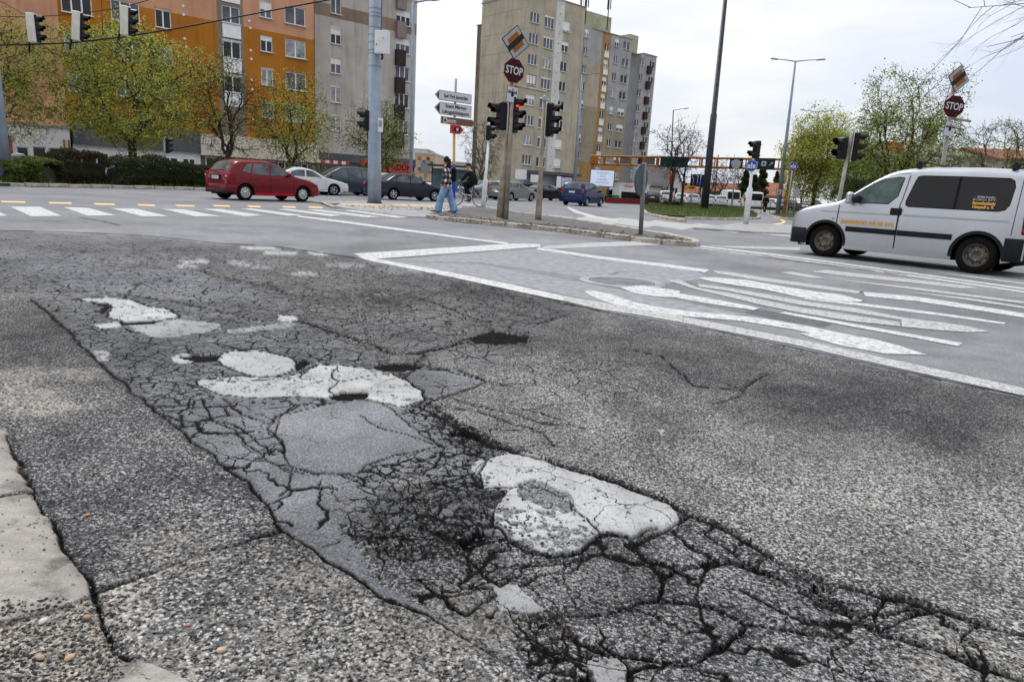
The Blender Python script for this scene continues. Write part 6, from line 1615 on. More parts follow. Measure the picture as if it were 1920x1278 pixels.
# direction sign post
YD = 29.0
oD, bD, dD = pole('sign_post', 'yellow and blue banded post carrying the direction signs', 'post', 852.5, 345, 851.5, 245, .06, .055, mat('post_yellow', (.55, .36, .13), .6, var=.15), 0, Y=YD)
MB().tube([(0, 0, 0), dD*.58], .064, 10).build('blue_sleeve', SGN_BL, oD)
MB().tube([dD, dD+Vector((0, 0, 2.0))], .045, 8).build('upper_tube', M_GALV, oD)
rd = R(40)
def finger(label, u, v, w, h, point, face, rim, lines, tcol, size, sx=.75, tail=0.0, x=0.0, bold=.0):
    o = thing('direction_sign', label, 'direction sign', ptY(u, v, YD-.12), rd); s = -1 if point == 'left' else 1
    def shp(w, h, p): 
        P = [(-w/2+p, h/2), (-w/2, 0), (-w/2+p, -h/2), (w/2, -h/2), (w/2, h/2)]
        return P if s < 0 else [(-a, b) for a, b in P]
    plate(shp(w, h, h*.55), 0, .02, rim[0], 'board', o)
    plate(shp(w-.04, h-.04, h*.52), -.006, .02, face, 'sign_face', o)
    if rim[1] is not None: plate([(s*(w/2-h*.50), h/2-.05), (s*(w/2-.06), 0), (s*(w/2-h*.50), -h/2+.05)], -.010, .02, rim[1], 'arrow_tip', o)
    for i, t in enumerate(lines):
        z = (len(lines)-1)*size*.58 - i*size*1.16
        lettering(t, size, tcol, o, x, z, -.034, sx=sx, bold=bold)
    return o
finger('white direction sign with a green rim pointing left, topmost on the banded post', 850, 182, 1.78, .38, 'left', SGN_W, (SGN_GR, SGN_GR), ['Ipari Park Iparterület'], SGN_K, .19, .72, x=.12, bold=.002)
finger('white two line direction sign pointing left, second from the top of the banded post', 849.5, 206, 1.80, .47, 'left', SGN_W, (SGN_K, SGN_K), ['Szent Márton', 'Látogatóközpont'], SGN_K, .19, 1.0, x=.12, bold=.003)
fb = finger('brown direction sign pointing right on the banded post', 859, 228.5, 1.70, .29, 'right', SGN_BR, (SGN_W, None), ['Iseum'], SGN_W, .25, .9, x=-.38, bold=.005)
plate([(-.74, -.11), (-.56, -.11), (-.56, .11), (-.74, .11)], -.012, .02, SGN_W, 'pictogram', fb); plate([(-.70, -.07), (-.60, -.07), (-.60, .04), (-.65, .09), (-.70, .04)], -.02, .02, SGN_BR, 'pictogram', fb)
fr_ = finger('small red arrow sign with a black camera pictogram, lowest on the banded post', 856.5, 243, .66, .34, 'right', SGN_RED, (SGN_K, None), [], SGN_K, .2)
plate(rrect(.34, .17, .03), -.014, .02, SGN_K, 'pictogram', fr_); plate(reg(12, .06), -.020, .02, SGN_W, 'pictogram', fr_)
# tall concrete mast
oE, bE, dE = pole('mast', 'thick blue grey mast in front of the grey block with boxes strapped to it', 'mast', 702, 381, 703.5, -60, .28, .25, M_MAST, .03, seg=[(0, .285), (.18, .28), (.181, .272), (1, .235)], n=24)
YE = bE.y
MB().ring([(.33, 0), (.33, .05), (.286, .06)], 20).build('foot_plate', mat('foot_dark', (.06, .06, .06), .8), oE)
for v in (17, 25, 32, 52, 66, 80, 95, 101, 124):
    p = ptY(703, v, YE)-bE; MB().ring([(.266, -.012), (.272, -.012), (.272, .012), (.266, .012)], 24, closed=True, M=Matrix.Translation(p)).build('strap', M_GALV, oE)
cb_ = thing('control_box', 'white square control cabinet strapped to the thick mast', 'cabinet', ptY(716.5, 80, YE-.34)); MB().box((0, 0, 0), (.58, .24, .88), bev=.02).build('cabinet', mat('cab_white', (.70, .71, .72), .45, var=.06, streak=.1), cb_)
MB().box((0, -.126, .02), (.50, .01, .78)).build('door', MATS['cab_white'], cb_); MB().box((.06, -.135, .14), (.07, .006, .05)).build('sticker', mat('sticker_yellow', (.7, .5, .08), .5), cb_); MB().box((-.2, -.135, -.1), (.03, .01, .08)).build('handle', M_DK, cb_)
MB().tube([(-.05, 0, .44), (-.05, .02, 1.6)], .018, 6).tube([(0, 0, -.44), (.02, 0, -.58), (-.02, 0, -.66)], .05, 8).build('cable', M_DK, cb_)
sb_ = thing('small_box', 'small white push button box low on the thick mast', 'box', ptY(713.5, 235, YE-.3)); MB().box((0, 0, 0), (.20, .12, .55), bev=.015).build('case', MATS['cab_white'], sb_); MB().box((0, -.064, .06), (.13, .008, .25)).build('label_plate', M_GALV, sb_)
signal('two light black signal facing left on the thick mast', ptY(687, 226, YE-.05), R(-68), 2, None, False, 1.35)
# left edge mast and the span wires with hanging signals
oF, bF, dF = pole('mast', 'thick grey mast cut by the left edge of the photo', 'mast', 4, 347, -40, -50, .37, .31, M_MAST, 0, n=24)
YF = 26.0
wire = thing('span_wire', 'thick lower span wire holding the three hanging signals', 'wire', ptY(-40, 85, YF)); w0 = ptY(-40, 85, YF)
MB().tube([ptY(u, v, y)-w0 for u, v, y in [(-40, 85, 26), (60, 83.5, 26), (135, 80.5, 26), (228, 70, 26.2), (330, 54, 26.5), (430, 35, 26.8), (530, 16, 27.1), (617, 0, 27.4), (700, -18, YE)]], .028, 6).build('cable', M_BLK, wire)
wire2 = thing('span_wire', 'thin upper span wire over the three hanging signals', 'wire', ptY(-40, 31, YF)); w0 = ptY(-40, 31, YF)
MB().tube([ptY(u, v, y)-w0 for u, v, y in [(-40, 31, 26), (58, 32, 26), (140, 27, 26), (228, 15, 26.2), (300, -6, 26.5), (420, -45, 27)]], .014, 5).build('cable', M_BLK, wire2)
wire3 = thing('stay_wire', 'thin stay wire slanting in from the top left corner', 'wire', ptY(-30, -22, YF)); w0 = ptY(-30, -22, YF)
MB().tube([ptY(u, v, 26)-w0 for u, v in [(-30, -22), (0, 2), (52, 31)]], .010, 5).build('cable', M_BLK, wire3)
wire4 = thing('stay_wire', 'thin vertical wire in front of the orange block', 'wire', ptY(190, 0, 27)); w0 = ptY(190, -8, 27)
MB().tube([ptY(u, v, 27)-w0 for u, v in [(190, -8), (193, 60)]], .010, 5).build('cable', M_BLK, wire4)
for (u, v, ur, vt, ub, vb, lab) in [(67.5, 54, 57, 29, 55, 96, 'leftmost'), (151, 51, 142, 25, 131, 93, 'middle'), (241, 41, 230, 13, 222, 76, 'rightmost')]:
    s_ = signal('cream backed signal hanging on the span wires, %s of the three' % lab, ptY(u, v, YF), R(98), 3, None, True, 1.03, group='signals hanging on the span wires', root_tilt=R(0 if ur == 57 else 0))
    lean_ = math.atan2(ur-ub, vb-vt) - .055
    s_.rotation_euler = (0, 0, R(98)); s_.rotation_euler = (Matrix.Rotation(lean_, 3, 'Y') @ Matrix.Rotation(R(98), 3, 'Z')).to_euler()
    for ch in s_.children:
        if ch.name.startswith('back_plate'): ch.data = MB().box((0, .06, 0), (.36, .26, .96), bev=.03).mesh('back_housing', M_SIGBACK); ch.name = 'back_housing'; ch.location.y = .03
        if ch.name.startswith('housing'): ch.location.y = -.03
    a, b = ptY(ur, vt, YF+.05), ptY(ub, vb, YF+.05)
    ro = MB().tube([(0, 0, 0), a-b], .035, 6).build('hanger_rod', M_SIGBLK, None, loc=tuple(b)); tag(ro, 'dark hanger rod of the %s hanging signal' % lab, 'rod', 'hanger rods of the span wire signals')
# ordinary lamp posts
def lamp(label, u0, u1, v1, Y, r0, r1, m, heads, group=None, v0=None, zb=0):
    o, b, d = pole('street_lamp', label, 'street lamp', u0, v0 or 0, u1, v1, r0, r1, m, zb, Y=Y, group=group)
    for (uh, vh) in heads:
        e = ptY(uh, vh, Y)-b; dir_ = (e-d)
        MB().tube([d, d+dir_*.5+Vector((0, 0, .03)), d+dir_*.72], [r1*.7, r1*.5, r1*.45], 6).build('arm', m, o)
        c = d+dir_*.86; L = dir_.length*.30
        MB().box((0, 0, 0), (L, .24, .09), bev=.03).build('lamp_head', m, o).matrix_local = Matrix.Translation(c) @ Matrix.Rotation(-math.atan2(dir_.z, dir_.x)if dir_.x > 0 else math.atan2(-dir_.z, dir_.x), 4, 'Y')
    return o, b, d
lamp('slim grey lamp post at the right end of the grey block', 770, 775.5, 5, 45, .11, .09, M_MAST, [(824, -1)])
lamp('slim blue grey lamp post in front of the beige tower, right of the central poles', 1077, 1091.5, 141, 72, .16, .09, M_MAST, [(1126, 137)])
lamp('short distant lamp post among the bare verge trees', 1257, 1262.5, 207, 95, .10, .07, M_DKPOLE, [(1291, 203)])
oL, bL, dL = lamp('double armed street lamp right of the tall dark mast', 1461, 1491.5, 115.5, 58, .19, .07, M_MAST, [(1446, 110), (1547, 111.5)])
lamp('farther double armed street lamp above the rounded green tree', 1524, 1534.5, 210, 100, .12, .07, M_DKPOLE, [(1501, 206), (1564, 208)])
pole('lighting_mast', 'very tall dark mast rising out of the top of the photo', 'mast', 1323, 0, 1362, -20, .36, .16, M_DKPOLE, 0, Y=62, seg=[(0, .34), (.45, .27), (.452, .22), (1, .16)], n=14)
pole('lighting_mast', 'low far lamp column behind the bare trees left of the conifers', 'mast', 1340, 0, 1347, 290, .1, .06, M_DKPOLE, 0, Y=90)
# edge-on round sign on the island nose
oG, bG, dG = pole('sign_post', 'grey post at the island nose carrying a round sign seen from the side', 'post', 1201, 440, 1208.5, 305, .05, .05, mat('post_grey', (.20, .22, .22), .5, metal=.3, var=.2), zi, seg=[(0, .055), (1, .05)])
rs = thing('round_sign', 'dark round keep side sign turned nearly edge on at the island nose', 'road sign', ptY(1201, 337, bG.y-.10), R(58)); MB().ring([(.001, .0), (.37, .0), (.375, -.02), (.36, -.035), (.001, -.03)], 30, axis='Y', smooth=False).build('disc', mat('sign_back', (.07, .085, .09), .45, metal=.2), rs)
# right pedestrian signal
oH, bH, dH = pole('signal_pole', 'pale pedestrian signal pole with a blue disc in front of the verge', 'pole', 1398, 420, 1413, 297, .1, .05, M_PWHITE, .06, seg=[(0, .12), (.54, .12), (.58, .062), (1, .05)])
signal('two light pedestrian signal facing left above the blue disc', ptY(1417, 281, bH.y), R(-70), 2, None, False, 1.22)
def blue_disc(P, rz, label, r=.3, slash=False):
    o = thing('round_sign', label, 'road sign', P, rz); MB().ring([(.001, 0), (r, 0), (r, -.012), (.001, -.012)], 28, axis='Y', smooth=False).build('rim', SGN_W, o); MB().ring([(.001, -.0125), (r*.93, -.0125), (r*.93, -.018), (.001, -.018)], 28, axis='Y', smooth=False).build('sign_face', SGN_BL, o)
    plate([(-.03, -r*.5), (.03, -r*.5), (.03, r*.6), (-.03, r*.6)], -.012, .012, SGN_W, 'white_bar', o)
    for s in (-1, 1): plate([(s*.05, -.10), (s*.17, -.10), (s*.17, .06), (s*.05, .06)][::s], -.012, .012, SGN_W, 'pictogram', o)
    if slash: plate([(-r*.68, -r*.6), (-r*.6, -r*.68), (r*.68, r*.6), (r*.6, r*.68)], -.018, .012, SGN_RED, 'red_bar', o)
    return o
blue_disc(ptY(1409.5, 311, bH.y-.12), R(-38), 'blue disc with white walker and cycle signs on the pale pedestrian signal pole', .24)
oI, bI, dI = pole('sign_post', 'thin grey post of the crossed blue disc, left of the rounded green tree', 'post', 1477, 0, 1486, 318, .04, .04, M_GALV, 0, Y=46)
blue_disc(ptY(1487, 312, 45.9), 0, 'blue disc with a red bar on a thin post left of the rounded green tree', .27, True)
ls = thing('lamp_plate', 'small white plate with a black down arrow on the double lamp post', 'road sign', ptY(1460.5, 360, 57.6)); plate(rrect(.46, .5, .03), 0, .01, SGN_K, 'rim', ls); plate(rrect(.40, .44, .03), -.006, .01, SGN_W, 'sign_face', ls); plate([(-.03, .14), (-.03, -.02), (-.09, -.02), (0, -.15), (.09, -.02), (.03, -.02), (.03, .14)], -.011, .01, SGN_K, 'arrow', ls)
oJ, bJ, dJ = pole('sign_post', 'grey post with the back of a round sign left of the blue disc', 'post', 1374, 0, 1380, 305, .05, .05, M_GALV, 0, Y=50)
b_ = thing('round_sign', 'pale grey back of a round sign in front of the gantry', 'road sign', ptY(1380, 307.5, 49.9)); MB().ring([(.001, 0), (.33, 0), (.33, -.02), (.001, -.02)], 28, axis='Y', smooth=False).build('disc', mat('sign_back_pale', (.33, .34, .35), .5, metal=.2), b_)
# right hand signal pole and stop pole behind the van
oK, bK, dK = pole('signal_pole', 'slim concrete grey signal pole between the green trees and the van', 'pole', 1569, 0, 1597.5, 250, .07, .06, mat('pole_grey', (.36, .34, .30), .7, var=.25, vscale=3), 0, Y=24.5, seg=[(0, .12), (.28, .11), (.34, .065), (1, .055)])
signal('two light black signal on the left side of the slim signal pole by the van', ptY(1578, 278, 24.5), R(-66), 2, None, False, 1.22)
signal('three light signal with a red glow on the slim signal pole by the van', ptY(1607, 276, 24.4), R(60), 3, 0, True, 1.05, litm=M_RED_DIM, plate=mat('signal_pale', (.6, .6, .56), .5))
YS = 23.5
oM, bM, dM = pole('sign_pole', 'grey pole carrying the right hand stop sign behind the van', 'pole', 1760, 0, 1788, 160, .075, .06, MATS['pole_grey'], 0, Y=YS)
ds = diamond_sign(ptY(1797, 147.5, YS-.16), R(-50), 'orange and white end of priority diamond above the right hand stop sign', .62); ds.rotation_euler = (0, R(4), R(16))
ss = stop_sign(ptY(1788.5, 200, YS-.16), R(-20), 'dark octagonal stop sign on the right hand pole behind the van', .66); ss.rotation_euler = (0, R(5), R(3))
jp = junction_plate(ptY(1782, 236, YS-.18), R(-12), 'small white priority layout plate under the right hand stop sign', .36, .46); jp.rotation_euler = (0, R(5), R(3))
ar = thing('cross_arm', 'short dark tube sticking out right of the right hand stop sign pole', 'pipe', ptY(1785, 222, YS)); MB().tube([(0, 0, 0), ptY(1820, 227.5, YS)-ptY(1785, 222, YS)], .04, 8).build('tube', MATS['pole_grey'], ar)
# small white backed signal on the far left pavement, litter bin
oN, bN, dN = pole('signal_pole', 'slender pole with a cream backed signal under the large lime tree', 'pole', 309, 0, 308, 262, .05, .04, M_GALV, 0, Y=36)
signal('cream backed signal half hidden under the large lime tree', ptY(315, 273, 36), R(100), 3, None, True, .85, plate=M_SIGBACK)
lbn = thing('litter_bin', 'small blue grey litter bin behind the left bush', 'bin', at(35, 31)); MB().ring([(.22, .35), (.24, 1.15), (.001, 1.15)], 12).build('drum', M_MAST, lbn); MB().ring([(.26, 1.13), (.26, 1.2), (.2, 1.26), (.001, 1.28)], 12).build('lid', M_GALV, lbn); MB().tube([(0, 0, 0), (0, 0, .4)], .04, 6).build('stand', M_DK, lbn)
# orange gantry
M_GAN = mat('gantry_orange', (.36, .14, .026), .6, var=.15, vscale=2)
Yg0, Yg1 = 73.0, 62.0
gl, gr = at(1114, Yg0), at(1474, Yg1); gan = thing('sign_gantry', 'long orange sign gantry spanning the far road', 'gantry', gl)
t0, t1 = ptY(1110, 292, Yg0)-gl, ptY(1500, 299.5, Yg1)-gl
gh = .82
def beam(a, b, w, name='rail', m=M_GAN): return MB().tube([a, b], w, 4, smooth=False).build(name, m, gan)
for dz in (0, -gh):
    for dy in (0, .8): beam(t0+Vector((0, dy, dz)), t1+Vector((0, dy, dz)), .085)
for k in range(15):
    p = t0.lerp(t1, k/14); beam(p, p+Vector((0, 0, -gh)), .10, 'upright'); beam(p+Vector((0, .8, 0)), p+Vector((0, .8, -gh)), .06, 'upright')
def gpanel(u0, u1, m, name, out=.12, hh=1.0, dzz=0):
    f0, f1 = (u0-1110)/390, (u1-1110)/390; a, b = t0.lerp(t1, f0), t0.lerp(t1, f1); o = MB().box((0, 0, 0), ((b-a).length, .08, gh*hh)).build(name, m, gan)
    o.location = (a+b)/2+Vector((0, -out, -gh/2+dzz)); o.rotation_euler = (0, 0, math.atan2(b.y-a.y, b.x-a.x)); return o
gpanel(1109, 1124, M_GAN, 'end_panel'); gpanel(1473, 1494, M_GAN, 'end_panel')
g1 = gpanel(1253, 1306, mat('sign_dkgreen', (.015, .045, .04), .5, var=.4, vscale=2), 'sign_panel', .2, 1.12)
g2 = gpanel(1382, 1405, MATS['sign_dkgreen'], 'sign_panel', .2, 1.1); g3 = gpanel(1423, 1459, MATS['sign_dkgreen'], 'sign_panel', .2, 1.15)
for (u0, u1) in ((1175, 1196), (1226, 1246)): gpanel(u0, u1, mat('panel_back_grey', (.16, .17, .18), .6, var=.2), 'back_panel', -.9, .8)
for (g, items) in ((g3, [(-.62, 'P'), (0, '■'), (.62, '/')]), (g2, [(-.35, 'P'), (.3, '/')]), (g1, [])):
    for x, s in items:
        if s == 'P': plate(rrect(.4, .4, .05), 0, .01, SGN_BL, 'pictogram', g).location = (x, -.045, 0); lettering('P', .4, SGN_W, g, x, 0, -.06)
        elif s == '/': plate([(-.16, -.12), (-.12, -.18), (.06, .02), (.12, -.06), (.18, .18), (-.06, .12), (.02, .07)], 0, .01, SGN_W, 'arrow', g).location = (x, -.045, 0)
        else: plate(rrect(.42, .42, .03), 0, .01, SGN_W, 'pictogram', g).location = (x, -.045, 0); plate(rrect(.2, .16, .03), 0, .01, SGN_BL, 'pictogram', g).location = (x, -.055, 0)
for (b, tp) in ((Vector((0, 0, 0)), t0+Vector((.1, 0, -gh))), (gr-gl, (ptY(1485, 318, Yg1)-gl))): MB().tube([b, tp], .15 if b.length < 1 else .24, 4, smooth=False).build('post', M_GAN, gan)
# billboard, lane sign, small signs, red fence
bb = thing('billboard', 'white lit board with blue lines of text under the orange gantry', 'billboard', at(1127, 70)); bz0, bz1 = pz(1127, 350, 70), pz(1127, 318, 70)
MB().box((0, 0, (bz0+bz1)/2), (2.45, .25, bz1-bz0)).build('cabinet', M_DK, bb); MB().box((-.02, -.14, (bz0+bz1)/2), (2.3, .04, bz1-bz0-.12)).build('screen', mat('screen_pale', (.66, .74, .86), .4, var=.02, emit=((.7, .8, 1), .18)), bb)
for i, t in enumerate(['SZOMBATHELY', 'VÁROSI', 'SZABADIDŐ', 'SPORTCENTRUM', 'M I C S']):
    if True: lettering(['KÖLCSÖNZÉS ÉS', 'JÁTSZÓ', 'SZABADIDŐ', 'ÉS SPORT', '● ▪▪'][i] if False else t, .22, mat('text_blue', (.10, .22, .62), .5, var=0), bb, 0, bz1-.35-i*.30, -.165, sx=.8)
for x in (-.7, .7): MB().tube([(x, 0, 0), (x, 0, bz0)], .08, 6).build('post', M_DK, bb)
lsn = thing('lane_sign', 'dark blue lane direction board with white arrows left of the tall mast', 'road sign', at(1306, 75)); z0_, z1_ = pz(1306, 350, 75), pz(1306, 327, 75)
MB().box((0, 0, (z0_+z1_)/2), (1.7, .06, z1_-z0_)).build('board', mat('sign_navy', (.01, .02, .075), .4), lsn)
for k, x in enumerate((-.55, -.12, .2, .58)):
    zz = z0_+.15; o_ = MB().tube([(x-(.16 if k == 0 else -.12 if k == 3 else 0)*-1*0, -.05, zz), (x, -.05, zz+.5), (x+(-.16 if k == 0 else .16 if k == 3 else 0), -.05, zz+.95)], .035, 4); o_.add([(x-.11+(-.16 if k == 0 else .16 if k == 3 else 0), -.05, zz+.9), (x+.11+(-.16 if k == 0 else .16 if k == 3 else 0), -.05, zz+.9), (x+(-.18 if k == 0 else .18 if k == 3 else 0), -.05, zz+1.12)], [(0, 1, 2)]); o_.build('arrow', SGN_W, lsn)
for x in (-.5, .5): MB().tube([(x, .05, 0), (x, .05, z0_)], .05, 6).build('post', M_GALV, lsn)
osn = thing('diversion_sign', 'small orange board with black arrows below the blue lane board', 'road sign', at(1295, 66)); MB().box((0, 0, pz(1295, 352, 66)), (.75, .05, .36)).build('board', mat('board_orange', (.7, .28, .02), .5), osn); MB().tube([(0, .04, 0), (0, .04, pz(1295, 352, 66))], .04, 6).build('post', M_GALV, osn); plate([(-.25, -.04), (.05, -.04), (.05, -.12), (.26, 0), (.05, .12), (.05, .04), (-.25, .04)], 0, .01, SGN_K, 'arrow', osn).location = (0, -.03, pz(1295, 352, 66))
ms = thing('pole_sign', 'small red roadside pole sign with a yellow letter between the verge trees', 'sign', at(1257, 92)); mz = pz(1257, 330, 92)
MB().tube([(0, 0, 0), (0, 0, mz-.5)], .12, 6).build('post', M_DK, ms); MB().box((0, 0, mz-.2), (.7, .15, .9)).build('board', SGN_RED, ms); lettering('M', .75, mat('letter_yellow', (.8, .5, .05), .5, emit=None), ms, 0, mz+.5, -.02, bold=.03)
rf_ = thing('fence', 'low dark red board fence at the far side of the road beyond the blue car', 'fence', at(1137, 66)); fl = (at(1216, 70)-at(1137, 66)); 
for k in range(12):
    a, b = fl*(k/12), fl*((k+.94)/12); c = (a+b)/2; MB().box((0, 0, .33), ((b-a).length, .05, .55)).build('board', mat('fence_red', (.20, .03, .03), .7, var=.2), rf_, loc=tuple(c), rot=(0, 0, math.atan2(fl.y, fl.x)))
rl = thing('pedestrian_railing', 'thin dark railing near the foot of the gantry post', 'railing', at(1429, 60)); 
for k in range(6): MB().tube([(k*.75, 0, 0), (k*.75, 0, 1.0)], .025, 5).build('upright', M_DK, rl)
MB().tube([(0, 0, 1.0), (3.75, 0, 1.0)], .03, 5).tube([(0, 0, .5), (3.75, 0, .5)], .02, 5).build('rail', M_DK, rl)
wb = thing('info_board', 'small white board on a post behind the crossed blue disc', 'sign', at(1491, 56)); MB().box((0, 0, pz(1491, 362, 56)), (.42*1.2, .05, .65)).build('board', SGN_W, wb); MB().tube([(0, .04, 0), (0, .04, pz(1491, 362, 56))], .04, 6).build('post', M_GALV, wb)
bs = thing('bus_shelter', 'dark framed glass bus shelter behind the walking woman', 'shelter', at(806, 52)); 
MB().box((1.6, .6, 2.3), (3.6, 1.5, .12)).build('roof', M_DK, bs)
for x in (0, 1.6, 3.2): MB().tube([(x, 1.2, 0), (x, 1.2, 2.3)], .05, 5).build('post', M_DK, bs)
MB().box((1.6, 1.22, 1.25), (3.1, .03, 1.7)).build('glass_pane', mat('shelter_glass', (.12, .20, .24), .15, var=.3, vscale=.8), bs)
yk = thing('yellow_frame', 'yellow topped grey stand near the coloured panel building', 'stand', at(786, 60)); MB().box((.3, 0, 1.75), (1.7, .15, .12)).build('top_bar', mat('bar_yellow', (.7, .42, .04), .6), yk)
for x in (-.4, .5, 1.1): MB().tube([(x, 0, 0), (x, 0, 1.7)], .05, 5).build('post', M_GALV, yk)
MB().box((.5, -.05, 2.2), (.8, .06, .9)).build('grey_panel', M_GALV, yk)
# ------------------------------------------------------------------ vehicles
M_TYRE = mat('tyre', (.009, .009, .0095), .85, var=.3, vscale=8); M_ALLOY = mat('alloy', (.50, .51, .52), .35, metal=.6, var=.12, vscale=5); M_STEEL = mat('steel_wheel', (.055, .052, .05), .4, metal=.6, var=.4, vscale=9, tint=(.17, .14, .11))
M_CGL = mat('car_glass', (.085, .105, .11), .06, var=.7, vscale=1.6, spec=.4, tint=(.012, .014, .015)); M_CGL2 = mat('car_glass_green', (.07, .11, .10), .08, var=.6, vscale=3.5, spec=.4, tint=(.02, .03, .028)); M_CGLD = mat('car_glass_tinted', (.006, .006, .007), .06, var=.2, spec=.35)  # car_glass: sky reflection put into its lighter, mottled colour
M_TRIM = mat('car_trim', (.012, .013, .016), .6, var=.25, vscale=5, spec=.2); M_UNDER = mat('underbody', (.008, .008, .008), .9, var=0)
M_TAIL = mat('tail_red', (.38, .012, .012), .2, var=.1, coat=.6); M_HEAD = mat('head_clear', (.6, .62, .64), .12, metal=.4, var=.3, vscale=9, coat=.6); M_PLATE = mat('number_plate', (.72, .73, .74), .4, var=.03); M_SEAMC = mat('seam_black', (.01, .01, .01), .8, var=0)
M_TAILC = mat('tail_clear', (.62, .45, .45), .2, var=.2, coat=.6); M_RIMDARK = mat('rim_gap', (.015, .015, .015), .8, var=0)
def paint(n, c, metal=.0, rough=.28): return mat('paint_'+n, c, rough, metal=metal, var=.05, vscale=1.5, coat=.3, spec=.15)
_wheel = {}
def wheel(parent, x, y, r, style):
    s = 1 if y > 0 else -1; key = (round(r, 3), style)
    if key not in _wheel:
        w = .20; t = MB().ring([(r*.62, -w/2+.01), (r*.66, -w/2), (r*.93, -w/2), (r, -w/2+.03), (r, w/2-.03), (r*.93, w/2), (r*.66, w/2), (r*.62, w/2-.01)], 28, axis='Y').mesh('tyre', M_TYRE)
        b = MB()
        if style == 'steel':
            b.ring([(r*.64, .085), (r*.60, .095), (r*.57, .06), (r*.50, .03), (r*.40, .035), (r*.34, .055), (r*.22, .06), (r*.18, .04), (r*.001, .045)], 28, axis='Y')
            for k in range(8): b.ring([(.017, .0), (.014, .004), (.001, .004)], 8, axis='Y', M=Matrix.Translation((r*.46*math.cos(k*PI/4), .034, r*.46*math.sin(k*PI/4))), mi=1)
            for k in range(4): b.ring([(.012, .0), (.012, .018), (.001, .02)], 6, axis='Y', M=Matrix.Translation((r*.28*math.cos(k*PI/2+.5), .055, r*.28*math.sin(k*PI/2+.5))), mi=2)
            me = b.mesh('rim', [M_STEEL, M_RIMDARK, MATS['alloy']])
        else:
            b.ring([(r*.65, .09), (r*.62, .10), (r*.58, .085), (r*.55, .04)], 28, axis='Y'); b.ring([(r*.57, .03), (r*.001, .03)], 20, axis='Y', mi=1)
            n = {'cap': 8, 'alloy': 5, 'alloy6': 6}[style]; b.ring([(r*.20, .07), (r*.17, .10), (r*.001, .105)], 14, axis='Y')
            for k in range(n):
                a = 2*PI*k/n+.2; wd = .34 if style == 'cap' else .22
                P = [(r*.14*math.cos(a-wd*1.2), .085, r*.14*math.sin(a-wd*1.2)), (r*.60*math.cos(a-wd*.8), .075, r*.60*math.sin(a-wd*.8)), (r*.60*math.cos(a+wd*.8), .075, r*.60*math.sin(a+wd*.8)), (r*.14*math.cos(a+wd*1.2), .085, r*.14*math.sin(a+wd*1.2))]
                b.add(P+[(p[0], .03, p[2]) for p in P], [(3, 2, 1, 0), (0, 1, 5, 4), (2, 3, 7, 6)])
            me = b.mesh('rim', [M_ALLOY, M_RIMDARK])
        _wheel[key] = (t, me)
    t, me = _wheel[key]
    wo_ = bpy.data.objects.new('wheel', t); wo_.location = (x, y, r); wo_.rotation_euler = (0, random.random()*2, 0 if s > 0 else PI); link(wo_, parent); inst('rim', me, wo_)
    return wo_
